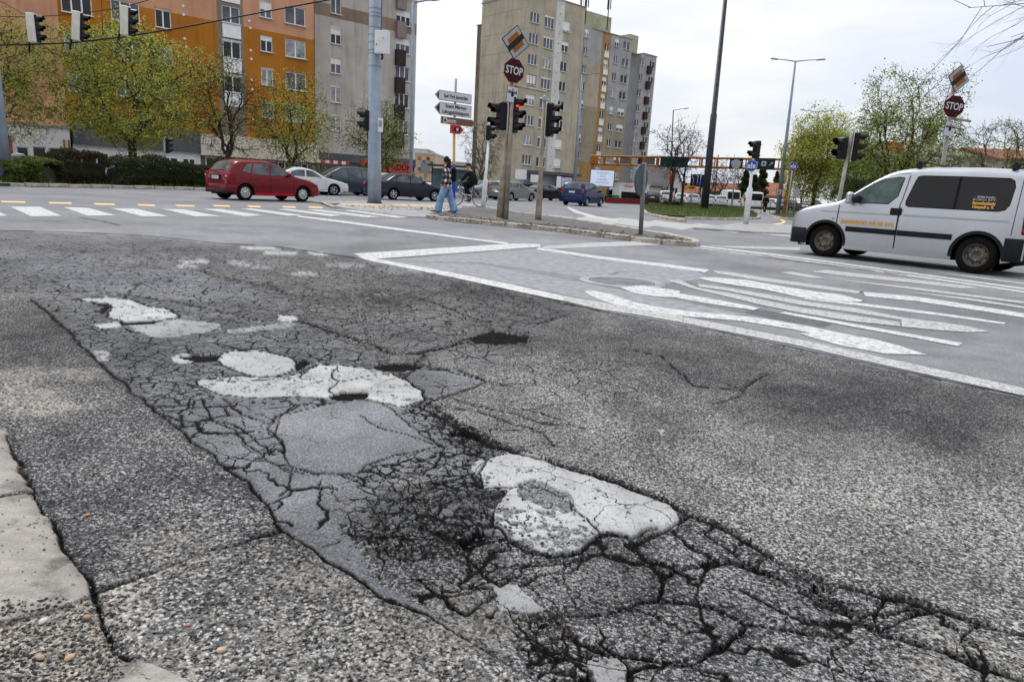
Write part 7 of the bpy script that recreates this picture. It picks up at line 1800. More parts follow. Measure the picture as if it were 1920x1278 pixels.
KINDS = {
 # L, W, H, wheelbase, front overhang, wheel r, belt z, roof profile [(x from front, z)], side windows, screens
 'hatch': dict(L=3.96, W=1.65, wb=2.46, fo=.80, r=.30, belt=.90, tum=.27, prof=[(0, .50), (.03, .62), (.16, .73), (.5, .84), (1.0, .93), (1.12, .96), (1.5, 1.17), (1.85, 1.36), (2.1, 1.43), (2.5, 1.455), (3.2, 1.43), (3.5, 1.38), (3.62, 1.30), (3.80, 1.06), (3.88, .98), (3.94, .90), (3.96, .60)],
   win=[[(1.34, .98), (1.86, 1.30), (2.14, 1.345), (2.20, .96)], [(2.28, .96), (2.22, 1.35), (2.85, 1.345), (2.98, .99)], [(3.04, 1.0), (2.92, 1.34), (3.12, 1.32), (3.34, 1.06)]], ws=(1.16, 2.02), rs=(3.56, 3.84), door=(1.22, 2.24, 3.02)),
 'sedan': dict(L=4.48, W=1.73, wb=2.62, fo=.88, r=.315, belt=.91, tum=.29, prof=[(0, .50), (.04, .63), (.2, .71), (.7, .83), (1.2, .92), (1.32, .95), (1.8, 1.22), (2.1, 1.35), (2.5, 1.415), (2.9, 1.40), (3.3, 1.32), (3.6, 1.17), (3.85, 1.02), (4.0, .98), (4.35, .95), (4.43, .88), (4.48, .58)],
   win=[[(1.55, .97), (2.08, 1.28), (2.42, 1.325), (2.44, .955)], [(2.52, .955), (2.50, 1.325), (2.9, 1.31), (3.24, 1.20), (3.32, .98)], [(3.38, .99), (3.32, 1.17), (3.62, 1.02)]], ws=(1.36, 2.30), rs=(3.12, 3.78), door=(1.35, 2.48, 3.36)),
 'mpv': dict(L=4.39, W=1.79, wb=2.68, fo=.86, r=.32, belt=.98, tum=.22, prof=[(0, .52), (.04, .68), (.2, .80), (.7, .98), (.95, 1.05), (1.5, 1.38), (1.9, 1.58), (2.3, 1.64), (3.2, 1.65), (3.9, 1.60), (4.1, 1.52), (4.25, 1.25), (4.34, 1.05), (4.39, .6)],
   win=[[(1.35, 1.08), (1.9, 1.46), (2.3, 1.52), (2.34, 1.04)], [(2.42, 1.04), (2.38, 1.53), (3.15, 1.53), (3.2, 1.06)], [(3.28, 1.06), (3.23, 1.53), (3.8, 1.49), (3.96, 1.12)]], ws=(1.02, 1.98), rs=(4.08, 4.30), door=(1.15, 2.38, 3.24)),
 'estate': dict(L=4.55, W=1.74, wb=2.62, fo=.88, r=.315, belt=.92, tum=.27, prof=[(0, .50), (.04, .63), (.2, .71), (.7, .84), (1.2, .93), (1.32, .96), (1.8, 1.24), (2.1, 1.38), (2.5, 1.45), (3.4, 1.45), (4.0, 1.42), (4.2, 1.34), (4.40, 1.02), (4.5, .92), (4.55, .58)],
   win=[[(1.55, .98), (2.08, 1.31), (2.42, 1.36), (2.44, .965)], [(2.52, .965), (2.50, 1.365), (3.2, 1.36), (3.3, .99)], [(3.38, .99), (3.28, 1.36), (3.95, 1.33), (4.1, 1.03)]], ws=(1.36, 2.30), rs=(4.18, 4.44), door=(1.35, 2.48, 3.36)),
 'suv': dict(L=4.32, W=1.82, wb=2.67, fo=.83, r=.35, belt=1.05, tum=.22, prof=[(0, .60), (.04, .80), (.2, .95), (.8, 1.05), (1.15, 1.10), (1.6, 1.40), (1.95, 1.60), (2.4, 1.67), (3.3, 1.67), (3.8, 1.62), (4.0, 1.50), (4.2, 1.15), (4.28, 1.05), (4.32, .7)],
   win=[[(1.5, 1.13), (1.98, 1.50), (2.3, 1.56), (2.34, 1.10)], [(2.42, 1.10), (2.38, 1.56), (3.05, 1.56), (3.12, 1.12)], [(3.2, 1.13), (3.14, 1.55), (3.55, 1.52), (3.75, 1.20)]], ws=(1.2, 2.04), rs=(3.98, 4.20), door=(1.2, 2.38, 3.16)),
 'van': dict(L=4.16, W=1.72, wb=2.69, fo=.78, r=.325, belt=1.08, tum=.13, prof=[(0, .56), (.015, .76), (.05, .84), (.2, .945), (.5, 1.03), (.85, 1.10), (1.0, 1.15), (1.3, 1.38), (1.55, 1.56), (1.75, 1.68), (2.0, 1.765), (2.4, 1.80), (3.2, 1.805), (3.8, 1.78), (4.0, 1.74), (4.09, 1.66), (4.13, 1.20), (4.16, .70)],
   win=[[(1.10, 1.12), (1.28, 1.30), (1.55, 1.50), (1.72, 1.575), (1.98, 1.62), (2.07, 1.60), (2.02, 1.28), (1.88, 1.13)], [(2.19, 1.20), (2.20, 1.13), (2.26, 1.10), (2.985, 1.10), (2.985, 1.65), (2.38, 1.65), (2.31, 1.63), (2.28, 1.56)], [(3.02, 1.10), (3.66, 1.10), (3.76, 1.13), (3.81, 1.21), (3.83, 1.50), (3.80, 1.60), (3.73, 1.64), (3.02, 1.65)]], ws=(1.04, 1.80), rs=None, door=(.98, 2.12, 3.9)),
 'minibus': dict(L=5.0, W=1.95, wb=3.0, fo=.95, r=.34, belt=1.2, tum=.10, prof=[(0, .6), (.03, .9), (.3, 1.15), (.7, 1.3), (1.2, 1.8), (1.6, 2.1), (2.2, 2.2), (4.4, 2.2), (4.8, 2.15), (4.93, 2.0), (4.98, 1.2), (5.0, .6)],
   win=[[(1.1, 1.25), (1.6, 1.85), (2.1, 1.9), (2.1, 1.25)]], ws=(.75, 1.6), rs=None, door=(.95, 2.2, 3.4)),
}
def vehicle(name, label, cat, loc, heading, kind, pnt, wst='alloy', group=None, lo_trim=None, detail=True, plate_txt=None, extra=None, glass=None, tailm=None):
    K_ = KINDS[kind]; L, W, wb, fo, r, belt, tum = (K_[k] for k in ('L', 'W', 'wb', 'fo', 'r', 'belt', 'tum'))
    o = thing(name, label, cat, loc, heading, group=group)
    px = [L/2-a for a, b in K_['prof']][::-1]; pz_ = [b for a, b in K_['prof']][::-1]
    def smooth(x):      # profile with softened corners
        return sum(np.interp(x+d, px, pz_, left=pz_[0], right=pz_[-1])*w for d, w in ((-.09, .15), (-.045, .2), (0, .3), (.045, .2), (.09, .15))) if -L/2+.1 < x < L/2-.1 else float(np.interp(x, px, pz_))
    xf, xr = L/2-fo, L/2-fo-wb; Ra = r*1.17; gl = glass or M_CGL
    def plan(x):
        f = max(0, (abs(x)-L*.36)/(L*.14)); return W/2*(1-(.13 if x > 0 else .07 if kind not in ('van', 'minibus') else .035)*f**2.4)
    def yS(x, z, zt=None):
        y = plan(x); y *= 1-.035*((z-.62)/.5)**2 if z < belt else 1-.035*((belt-.62)/.5)**2
        if z > belt: y -= (z-belt)*tum
        if zt is not None:
            rc = .09
            if z > zt-rc: d = (z-(zt-rc))/rc; y -= rc*.9*(1-math.sqrt(max(0, 1-d*d)))
        return y
    xs = sorted(set([-L/2+.0, -L/2+.015, -L/2+.05, L/2-.05, L/2-.015, L/2-.0] + list(np.linspace(-L/2+.1, L/2-.1, 54)) + [c+s*Ra*k for c in (xf, xr) for s in (-1, 1) for k in (1.001, .985, .93, .82, .66, .45, .2, 0)]))
    sill = .20; rows = []; rows2 = []
    for x in xs:
        zt = smooth(x); zb = sill+.10*max(0, (abs(x)-L*.40)/(L*.1))
        for c in (xf, xr):
            if abs(x-c) < Ra: zb = max(zb, r*.98+math.sqrt(Ra*Ra-(x-c)**2))
        half = []
        for t in [0, .08, .2, .35, .5, .62, .72, .8, .87, .92, .96, .985, 1]:
            z = zb+(zt-zb)*t; half.append((x, yS(x, z, zt), z))
        ye = half[-1][1]; zc = .05 if zt > belt+.1 else .045
        topc = [(x, ye*k, zt+zc*(1-k*k)) for k in (.88, .66, .33)]
        left = half+topc; rows.append(left+[(x, 0, zt+zc)]+[(a, -b, c) for a, b, c in reversed(left)])
    mb = MB().grid(rows)
    n = len(rows[0]); b0 = 0; mb.f.append(tuple(range(n))); mb.m.append(0); mb.sm.append(False)
    e = (len(rows)-1)*n; mb.f.append(tuple(reversed(range(e, e+n)))); mb.m.append(0); mb.sm.append(False)
    mb.build('body', pnt, o)
    MB().box((0, 0, .42), (L-.25, W-.50, .46)).box(((xf+xr)/2, 0, .30), (wb-2*Ra-.06, W-.14, .18)).build('underbody', M_UNDER, o)
    def side_poly(name, pts, m, out=.006, both=True, parent=None, res=0):
        for s in ((1, -1) if both else (-1,)):
            P = [(L/2-a, s*(yS(L/2-a, z)+out), z) for a, z in pts]
            if res:
                cx = sum(p[0] for p in P)/len(P); 
            mbp = MB(); q = P if s > 0 else P[::-1]
            k = len(q); back = [(p[0], p[1]-s*.012, p[2]) for p in q]
            area = sum(q[i][0]*q[(i+1) % k][2]-q[(i+1) % k][0]*q[i][2] for i in range(k))
            mbp.add(q+back, [tuple(range(k)) if (area < 0) == (s > 0) else tuple(reversed(range(k)))]+[(i, (i+1) % k, (i+1) % k+k, i+k) for i in range(k)])
            mbp.build(name, m, parent or o)
    if kind == 'van':
        for i, w_ in enumerate(K_['win']): side_poly('side_window', w_, M_CGL2 if i == 0 else M_CGLD)
    else:
        for w_ in K_['win']: side_poly('side_window', w_, gl)
        # thin dark surround
    def strip(name, pts, wd, m, out=.004):
        for s in (1, -1):
            A, B = [], []
            for i, (a, z) in enumerate(pts):
                a2, z2 = pts[min(i+1, len(pts)-1)]; a1, z1 = pts[max(i-1, 0)]; dx, dz = a2-a1, z2-z1; l = math.hypot(dx, dz) or 1; nx, nz = -dz/l*wd/2, dx/l*wd/2
                x0, z0 = L/2-(a+nx), z+nz; x1, z1_ = L/2-(a-nx), z-nz
                A.append((x0, s*(yS(x0, z0)+out), z0)); B.append((x1, s*(yS(x1, z1_)+out), z1_))
            MB().grid([A, B], smooth=False).build(name, m, o)
    d0, d1, d2 = K_['door']
    seg = lambda a0, z0, a1, z1, n=6: [(a0+(a1-a0)*k/n, z0+(z1-z0)*k/n) for k in range(n+1)]
    if detail:
        strip('door_gap', seg(d0, .30, d0, belt-.04), .012, M_SEAMC); strip('door_gap', seg(d1, .28, d1, belt), .012, M_SEAMC)
        if kind != 'van' and d2 < L-.5: strip('door_gap', seg(d2-.28, .32, d2-.02, belt-.25)+seg(d2, belt-.2, d2, belt, 2), .012, M_SEAMC)
        strip('sill_gap', seg(d0, .29, min(d2, L-fo-.2)-.3, .29), .012, M_SEAMC)
        for hx in (() if kind == 'van' else (d1-.2, d2-.2)):
            for s in (1, -1):
                x = L/2-hx; MB().box((x, s*(yS(x, belt-.10)+.012), belt-.10), (.17, .03, .035), bev=.01).build('door_handle', pnt if kind != 'van' else M_TRIM, o)
    def top_patch(name, a0, a1, m, fr=.86, out=.008, n=6):
        rws = []
        for i in range(n+1):
            x = L/2-(a0+(a1-a0)*i/n); zt = smooth(x); ye = yS(x, zt, zt); dz = (smooth(x+.03)-smooth(x-.03))/.06; nl = math.hypot(dz, 1); zc = .05 if zt > belt+.1 else .045
            rws.append([(x-dz/nl*out, ye*k*fr, zt+zc*(1-(k*fr)**2)+out/nl) for k in (-1, -.6, -.2, .2, .6, 1)])
        MB().grid(rws).build(name, m, o)
    if K_['ws']: top_patch('windscreen', K_['ws'][0], K_['ws'][1], gl, .92)
    if K_['rs']: top_patch('rear_window', K_['rs'][0], K_['rs'][1], gl, .88)
    for x in (xf, xr):
        for s in (1, -1): wheel(o, x, s*(W/2-.125), r, wst)
    for s in (1, -1):
        x = L/2-K_['ws'][0]-.30; y = yS(x, belt+.08)
        MB().box((x, s*(y+.10), belt+.10), (.10, .20, .14), bev=.03).build('mirror', M_TRIM if kind == 'van' else pnt, o)
    tm = tailm or M_TAIL
    for s in (1, -1):
        zf = K_['prof'][2][1]-.04; x = L/2-.13
        MB().box((x, s*(plan(x)-.20), zf-.07), (.22, .34, .17), bev=.04).build('headlight', M_HEAD, o)
        if kind == 'van': MB().box((-L/2+.045, s*(W/2-.085), .93), (.13, .14, .42), bev=.02).build('tail_light', mat('tail_dark', (.06, .006, .008), .2, coat=.6), o)
        elif kind in ('hatch', 'estate', 'mpv', 'suv'): MB().box((-L/2+.10, s*(plan(-L/2)-.075), .86 if kind == 'hatch' else 1.0), (.20, .17, .26 if kind == 'hatch' else .30), bev=.03).build('tail_light', tm, o)
        else: MB().box((-L/2+.09, s*(W/2-.22), .82), (.20, .34, .17), bev=.03).build('tail_light', tm, o)
    # bumpers: a band hugging each end
    def bumper(end, z0, z1, m, out=.012, wrap=.42):
        rws = []
        for z in (z0, z0+.02, (z0+z1)/2, z1-.02, z1):
            oo = out if z0+.01 < z < z1-.01 else 0; row = []
            xa = [L/2-wrap, L/2-.25, L/2-.12, L/2-.04]
            for x in xa: row.append((end*x, yS(end*x, z)+oo, z))
            row += [(end*(L/2+oo), (plan(end*L/2)-.04)*k, z) for k in (1, .5, 0, -.5, -1)]
            for x in reversed(xa): row.append((end*x, -(yS(end*x, z)+oo), z))
            rws.append(row)
        (MB().grid(rws)).build('bumper', m, o)
    bm_ = lo_trim or pnt
    fw = fo-Ra-.02 if fo-Ra > .15 else .4
    bumper(1, .24, .56, bm_, wrap=max(.30, fo-Ra-.02)); bumper(-1, .26, .56 if kind != 'van' else .66, bm_, wrap=max(.30, L-fo-wb-Ra-.02))
    if kind == 'hatch': bumper(-1, .24, .36, M_TRIM, .016, .3)
    MB().box((L/2+.004, 0, .62), (.03, .9 if kind != 'van' else .8, .12), bev=.01).build('grille', M_TRIM, o)
    zp = {'hatch': .80, 'sedan': .62, 'mpv': .95, 'estate': .78, 'suv': .85, 'van': .82, 'minibus': .85}[kind]
    pl_ = MB().box((-L/2-.018, 0, zp), (.012, .50, .115)).build('number_plate', M_PLATE, o)
    MB().box((-L/2-.026, .225, zp), (.004, .045, .11)).build('plate_band', SGN_BL, pl_)
    if extra: extra(o, K_, yS, side_poly, strip, seg, smooth)
    return o
def put_car(name, label, cat, u, v, hd, kind, pnt, side='near', **kw):
    """u, v = ground pixel midway between the two near wheels"""
    p = G(u, v, kw.pop('z', 0)); W_ = KINDS[kind]['W']; K_ = KINDS[kind]; h = R(hd)
    n = Vector((-math.sin(h), math.cos(h), 0)); n = n if n.y > 0 else -n
    f = Vector((math.cos(h), math.sin(h), 0)); mid = K_['L']/2-K_['fo']-K_['wb']/2
    c = p + n*(W_/2-.05) - f*mid
    return vehicle(name, label, cat, (c.x, c.y, p.z), h, kind, pnt, **kw)
P_RED = paint('red', (.15, .0015, .008)); P_WH = paint('white', (.66, .66, .67)); P_SIL = paint('silver', (.42, .43, .46), .35, .3); P_GRY = paint('bluegrey', (.05, .065, .085), .4); P_NAVY = paint('navy', (.012, .014, .03)); P_BLUE = paint('blue', (.004, .020, .085), .3)
P_BLK = paint('black', (.012, .012, .014)); P_BGE = paint('beige', (.25, .23, .205), .4); P_CRM = paint('cream', (.60, .57, .48)); P_VAN = paint('van_silver', (.50, .51, .54), .78, .34)
def ex_red(o, K_, yS, side_poly, strip, seg, smooth):
    strip('side_moulding', seg(1.28, .52, 2.95, .52), .07, P_RED, .016)
    strip('sill_strip', seg(1.25, .27, 2.85, .27), .05, paint('red_bright', (.55, .01, .03)), .012)
    MB().box((-K_['L']/2-.015, 0, .80), (.01, .66, .19), bev=.003).build('plate_recess', M_TRIM, o)
    for c in o.children:
        if c.name.startswith('number_plate'): c.location.x = -.012
    lettering('NGY-621', .095, M_BLK, o, 0, 0, 0).matrix_local = Matrix.Translation((-K_['L']/2-.038, -.02, .80)) @ Matrix.Rotation(-PI/2, 4, 'Z') @ Matrix.Rotation(PI/2, 4, 'X')
    MB().box((-K_['L']/2-.004, 0, .99), (.05, .16, .03), bev=.01).build('boot_handle', M_TRIM, o)
    for s in (1, -1): MB().box((-K_['L']/2+.085, s*(K_['W']/2-.105), .86), (.19, .09, .07), bev=.01).build('reverse_lens', M_TAILC, o)
    MB().tube([(-.9, -.2, 1.46), (-1.15, -.2, 1.72)], .006, 4).build('aerial', M_BLK, o)
put_car('hatchback_car', 'glossy red hatchback driving away to the right across the junction', 'car', 516, 377.5, 52, 'hatch', P_RED, wst='cap', extra=ex_red)
put_car('parked_car', 'white saloon mostly hidden behind the red hatchback', 'car', 583, 365, 35, 'sedan', P_WH, wst='alloy')
put_car('parked_car', 'dark blue grey people carrier parked between the white saloon and the mast', 'car', 648, 366, 214, 'mpv', P_GRY, wst='alloy')
put_car('parked_car', 'cream car nose peeking out left of the thick mast', 'car', 716, 366, 214, 'hatch', P_CRM, wst='cap')
put_car('saloon_car', 'dark navy saloon passing right behind the thick mast', 'car', 777, 376.5, 40, 'sedan', P_NAVY, wst='alloy6', lo_trim=P_NAVY)
put_car('parked_car', 'white hatchback seen between the dark saloon and the walking woman', 'car', 828, 364, 216, 'hatch', P_WH)
put_car('parked_car', 'small silver white car behind the white pedestrian signal pole', 'car', 915, 372, 216, 'hatch', P_SIL)
put_car('estate_car', 'silver estate car seen from behind between the island signal poles', 'car', 977, 377, 52, 'estate', paint('silver_grey', (.26, .265, .27), .4, .3), lo_trim=None)
put_car('people_carrier', 'metallic blue people carrier seen from behind on the far carriageway', 'car', 1113, 387, 62, 'mpv', P_BLUE, wst='alloy', tailm=M_TAIL)
put_car('parked_car', 'black low car between the signal pole and the blue people carrier', 'car', 1034, 376.5, 40, 'sedan', P_BLK)
put_car('parked_car', 'small pale blue car half hidden left of the blue people carrier', 'car', 1022, 372, 216, 'hatch', paint('paleblue', (.25, .36, .42)))
for (u, v, h, k, p, lab) in [(1237, 384, 75, 'hatch', P_BLK, 'black hatchback parked left of the bare verge trees'), (1262, 383.5, 75, 'mpv', P_WH, 'white people carrier between the verge tree trunks'), (1287, 385, 78, 'hatch', P_WH, 'first white small car right of the verge trees'),
                       (1308, 385.5, 80, 'estate', P_SIL, 'silver estate car below the blue lane sign'), (1337, 388, 84, 'hatch', P_WH, 'white hatchback right beside the tall dark mast'), (1359, 389.5, 82, 'hatch', P_SIL, 'silver hatchback behind the grey round sign post'), (1222, 378, 70, 'hatch', P_WH, 'white car behind the edge-on round sign')]:
    put_car('parked_car', lab, 'car', u, v, h, k, p, detail=False, group='cars parked beyond the verge')
for (u, v, lab) in [(1378, 390, 'left one of two white minibuses seen from behind under the gantry'), (1420, 391.5, 'right one of two white minibuses, between the signal pole and the double lamp')]:
    def ex_mb(o, K_, *a):
        MB().box((-K_['L']/2-.02, 0, 1.55), (.02, 1.45, .85), bev=.005).build('rear_window', M_CGLD, o)
        for s in (1, -1): MB().box((-K_['L']/2+.0, s*.88, 1.0), (.06, .12, .5)).build('tail_light', M_TAIL, o)
    put_car('minibus', lab, 'van', u, v, 86, 'minibus', P_WH, extra=ex_mb, group='white minibuses')
put_car('suv_car', 'beige grey off-road car parked behind the rounded green tree', 'car', 1533, 397, 30, 'suv', P_BGE, wst='alloy', z=0)
put_car('parked_car', 'white car half hidden behind the double lamp post foot', 'car', 1458, 394, 60, 'hatch', P_WH, detail=False)
put_car('parked_car', 'dark violet small car left of the beige off-road car', 'car', 1490, 397, 40, 'hatch', paint('violet', (.08, .04, .08)))
# green tractor like machine under the billboard
gt = thing('tractor', 'small bright green machine parked right of the billboard', 'tractor', at(1146, 72), R(10)); gt.scale = (.7, .7, .7); M_GT = mat('paint_green', (.02, .26, .05), .4, coat=.4)
MB().box((.7, 0, .95), (1.1, .7, .5), bev=.08).box((-.25, 0, 1.05), (.8, .8, .3), bev=.05).build('body', M_GT, gt)
MB().box((-.3, 0, 1.5), (.8, .75, .7), bev=.06).build('cab', M_CGLD, gt); MB().box((-.3, 0, 1.9), (.95, .9, .08), bev=.02).build('roof', M_GT, gt)
for (x, r_) in ((-.4, .55), (1.0, .36)):
    for s in (-1, 1): MB().ring([(r_*.5, -.12), (r_, -.12), (r_, .12), (r_*.5, .12)], 18, axis='Y', M=Matrix.Translation((x, s*.5, r_))).ring([(r_*.5, .05*s), (.001, .06*s)], 14, axis='Y', mi=1, M=Matrix.Translation((x, s*.5, r_))).build('wheel', [M_TYRE, M_GT], gt)

# the white van, near right
VR, VF = G(1822, 513), G(1541, 481)
vd = (VF-VR).normalized(); vh = math.atan2(vd.y, vd.x); print('van wb', (VF-VR).length, math.degrees(vh))
def ex_van(o, K_, yS, side_poly, strip, seg, smooth):
    L = K_['L']; W = K_['W']
    strip('side_moulding', seg(1.16+.02, .60, 2.11, .60, 8), .10, M_TRIM, .014); strip('side_moulding', seg(2.135, .60, 3.06, .60, 8), .10, M_TRIM, .014)
    strip('rocker', seg(1.2, .255, 3.02, .255, 8), .10, P_VAN, .010)
    # painted shade of the pressed line above the moulding, and the sliding rail
    strip('crease_shade', seg(.62, .915, 2.1, .925, 8), .016, mat('crease_shadow', (.28, .29, .31), .5, var=0), .004)
    strip('door_rail', seg(2.2, .93, 3.86, .93, 8), .03, mat('rail_grey', (.36, .37, .39), .45, var=0), .006)
    # door shut lines
    strip('door_gap', seg(2.115, .28, 2.10, 1.12)+seg(2.12, 1.2, 2.17, 1.66, 6), .012, M_SEAMC, .007)
    strip('door_gap', seg(.985, .66, .985, 1.06), .010, M_SEAMC, .007)
    strip('door_gap', [(1.04, 1.12), (1.25, 1.335), (1.5, 1.52), (1.72, 1.63), (1.98, 1.69), (2.17, 1.70)], .008, mat('gap_grey', (.2, .2, .21), .6, var=0), .005)
    strip('door_gap', seg(3.93, .70, 3.93, 1.66), .010, M_SEAMC, .007)
    strip('window_pillar', seg(3.0, 1.10, 3.0, 1.65, 3), .035, M_SEAMC, .012)
    # dark rubber surrounds
    for w_ in K_['win']:
        c = (sum(p[0] for p in w_)/len(w_), sum(p[1] for p in w_)/len(w_)); side_poly('window_seal', [(p[0]+(p[0]-c[0])*.045, p[1]+(p[1]-c[1])*.055) for p in w_], M_SEAMC, .003)
    # wheel arch lips
    for a in (K_['fo'], K_['fo']+K_['wb']):
        Ra = K_['r']*1.17; P = [(a+Ra*1.06*math.cos(t), K_['r']*.98+Ra*1.06*math.sin(t)) for t in np.linspace(R(-8 if a < 2 else -2), R(188), 22)]
        strip('arch_lip', P, .055, M_TRIM, .012)
    # mirror arm, handle, lettering
    for s in (1, -1):
        x = L/2-2.055; MB().box((x, s*(yS(x, .99)+.015), .99), (.20, .035, .13), bev=.012).build('door_handle', M_TRIM, o)
        x = L/2-1.20; MB().box((x, s*(yS(x, 1.16)+.11), 1.20), (.12, .17, .23), bev=.04).build('mirror', P_VAN, o)
        x = L/2-.90; MB().ring([(.02, 0), (.02, -.01), (.001, -.012)], 8, axis='Y', M=Matrix.Translation((x, s*(yS(x, .78)+.0)+ (0 if s < 0 else .012), .78))).build('repeater', M_HEAD, o)
    M_LO = mat('decal_orange', (.80, .42, .10), .5, var=.05)
    for s in (1, -1):
        def side_text(t, size, a, z, m, sx=1.0, bold=0):
            x = L/2-a; q = inst('lettering', text_mesh(t, size, m, .001, bold=bold, sx=sx), o); ang = -math.atan(K_['tum']) if z > K_['belt'] else 0
            mt = Matrix.Translation((x, s*(yS(x, z)+.016), z)) @ Matrix.Rotation(0 if s < 0 else PI, 4, 'Z') @ Matrix.Rotation(PI/2-abs(ang), 4, 'X'); q.matrix_local = mt
        side_text('INTERIEURO ABLAK KFT.', .105, 1.56, .735, M_LO, .86, .003)
        side_text('· · ··ÉPÍTÉSZ··FACADE·· ·', .04, 3.44, 1.32, SGN_W, .8, .001)
        side_text('BOIKO KFT.', .05, 3.44, 1.275, SGN_W, 1.35, .0)
        side_text('Szombathely', .072, 3.44, 1.215, M_LO, .95, .003)
        side_text('Hunyadi u. 9.', .064, 3.44, 1.15, M_LO, .95, .003)
    # roof bars with feet
    for a in (2.25, 3.75):
        x = L/2-a; z = smooth(x); ye = yS(x, z, z)
        MB().tube([(x, -ye-.02, z+.13), (x, ye+.02, z+.13)], .017, 6).build('roof_bar', M_BLK, o)
        for s in (1, -1): MB().box((x, s*(ye-.02), z+.07), (.12, .07, .13), bev=.025).build('bar_foot', M_BLK, o)
    # rear end
    MB().box((-L/2-.010+.03, 0, 1.36), (.03, 1.22, .52), bev=.005).build('rear_window', M_CGLD, o)
    for s in (1, -1): MB().box((-L/2+.035, s*(W/2-.08), .80), (.13, .14, .08), bev=.015).build('tail_lens', M_TAIL, o)
    MB().box((-L/2+.02, -.78, 1.32), (.05, .05, .12), bev=.01).build('hinge', P_VAN, o)
    # steering wheel glimpsed through the side glass
VC = (VR+VF)/2; n_ = Vector((-vd.y, vd.x, 0)); n_ = n_ if n_.y > 0 else -n_
KINDS['van']['wb'] = 2.69
cv = VC+n_*(1.72/2-.03)-vd*(4.16/2-.78-2.69/2)
VAN = vehicle('white_van', 'silver white passenger van with tinted rear windows and roof bars, nearest vehicle at the right', 'van', (cv.x, cv.y, 0), vh, 'van', P_VAN, wst='steel', lo_trim=M_TRIM, extra=ex_van)
sc_ = (VF-VR).length/2.69
VAN.scale = (sc_, sc_, sc_)
# ------------------------------------------------------------------ people and the bicycle
M_SKIN = mat('skin', (.48, .27, .19), .55, var=.08); M_HAIR = mat('hair_dark', (.018, .012, .009), .5, var=.2, vscale=20); M_JEAN = mat('denim_light', (.22, .33, .50), .9, var=.35, vscale=5, bump=.4, bscale=60, tint=(.10, .17, .30))
M_CLB = mat('cloth_black', (.012, .012, .014), .85, var=.3, vscale=6, bump=.4); M_SHOE = mat('shoe_black', (.015, .015, .016), .6); M_SOLE = mat('sole_white', (.7, .7, .7), .6)
def plaid():
    m = bpy.data.materials.new('plaid_flannel'); m.use_nodes = True; t = m.node_tree; b = t.nodes['Principled BSDF']; b.inputs['Roughness'].default_value = .9
    tc = NN(t, 'ShaderNodeTexCoord'); mp = NN(t, 'ShaderNodeMapping'); mp.inputs['Scale'].default_value = (5.4, 5.4, 6.2); t.links.new(tc.outputs['Object'], mp.inputs[0])
    sp = NN(t, 'ShaderNodeSeparateXYZ'); t.links.new(mp.outputs[0], sp.inputs[0])
    def stripe(x):
        f = NN(t, 'ShaderNodeMath', operation='FRACT'); t.links.new(x, f.inputs[0]); g = NN(t, 'ShaderNodeMath', operation='GREATER_THAN'); g.inputs[1].default_value = .5; t.links.new(f.outputs[0], g.inputs[0]); return g.outputs[0]
    a = NN(t, 'ShaderNodeMath', operation='ADD'); t.links.new(sp.outputs[0], a.inputs[0]); t.links.new(sp.outputs[1], a.inputs[1])
    s = NN(t, 'ShaderNodeMath', operation='ADD'); t.links.new(stripe(a.outputs[0]), s.inputs[0]); t.links.new(stripe(sp.outputs[2]), s.inputs[1])
    r = NN(t, 'ShaderNodeValToRGB'); r.color_ramp.interpolation = 'CONSTANT'; r.color_ramp.elements[0].color = (.74, .70, .65, 1); r.color_ramp.elements[1].position = .3; r.color_ramp.elements[1].color = (.10, .085, .09, 1)
    e = r.color_ramp.elements.new(.8); e.color = (.012, .012, .014, 1)
    d = NN(t, 'ShaderNodeMath', operation='MULTIPLY'); d.inputs[1].default_value = .5; t.links.new(s.outputs[0], d.inputs[0]); t.links.new(d.outputs[0], r.inputs[0]); t.links.new(r.outputs[0], b.inputs['Base Color']); return m
M_PLAID = plaid()
def skin_body(name, J, E, mat_, parent, root=0, sub=1):
    me = bpy.data.meshes.new(name); me.from_pydata([j[:3] for j in J], E, []); o = bpy.data.objects.new(name, me); COL.objects.link(o)
    md = o.modifiers.new('s', 'SKIN'); md.use_smooth_shade = True
    sk = me.skin_vertices[0].data
    for i, j in enumerate(J): sk[i].radius = (j[3], j[4] if len(j) > 4 else j[3]); sk[i].use_root = (i == root)
    m2 = o.modifiers.new('u', 'SUBSURF'); m2.levels = sub; m2.render_levels = sub
    bpy.context.view_layer.update(); me2 = bpy.data.meshes.new_from_object(o.evaluated_get(bpy.context.evaluated_depsgraph_get())); bpy.data.objects.remove(o)
    me2.materials.clear(); me2.materials.append(mat_); me2.name = name
    return inst(name, me2, parent)
def hand(J, E, wrist, palm_dir, side, thumb_dir, s=1.0):
    """palm and five short finger chains added to a skeleton"""
    w = Vector(wrist[:3]); d = Vector(palm_dir).normalized(); t = Vector(thumb_dir).normalized(); n0 = len(J)
    J.append((*(w+d*.05*s), .026*s, .016*s)); E.append((wrist[-1], n0)); 
    k = t.cross(d).normalized()
    for i, (off, L) in enumerate([(-.026, .070), (-.009, .080), (.009, .075), (.026, .058)]):
        a = w+d*.085*s-t*off*s; b = a+d*L*.5*s+k*.01*s; c = b+d*L*.4*s+k*.03*s; m = len(J)
        J += [(*a, .0095*s), (*b, .0085*s), (*c, .007*s)]; E += [(n0, m), (m, m+1), (m+1, m+2)]
    m = len(J); a = w+d*.035*s+t*.035*s; b = a+(d*.6+t*.7)*.035*s; J += [(*a, .012*s), (*b, .010*s)]; E += [(n0, m), (m, m+1)]
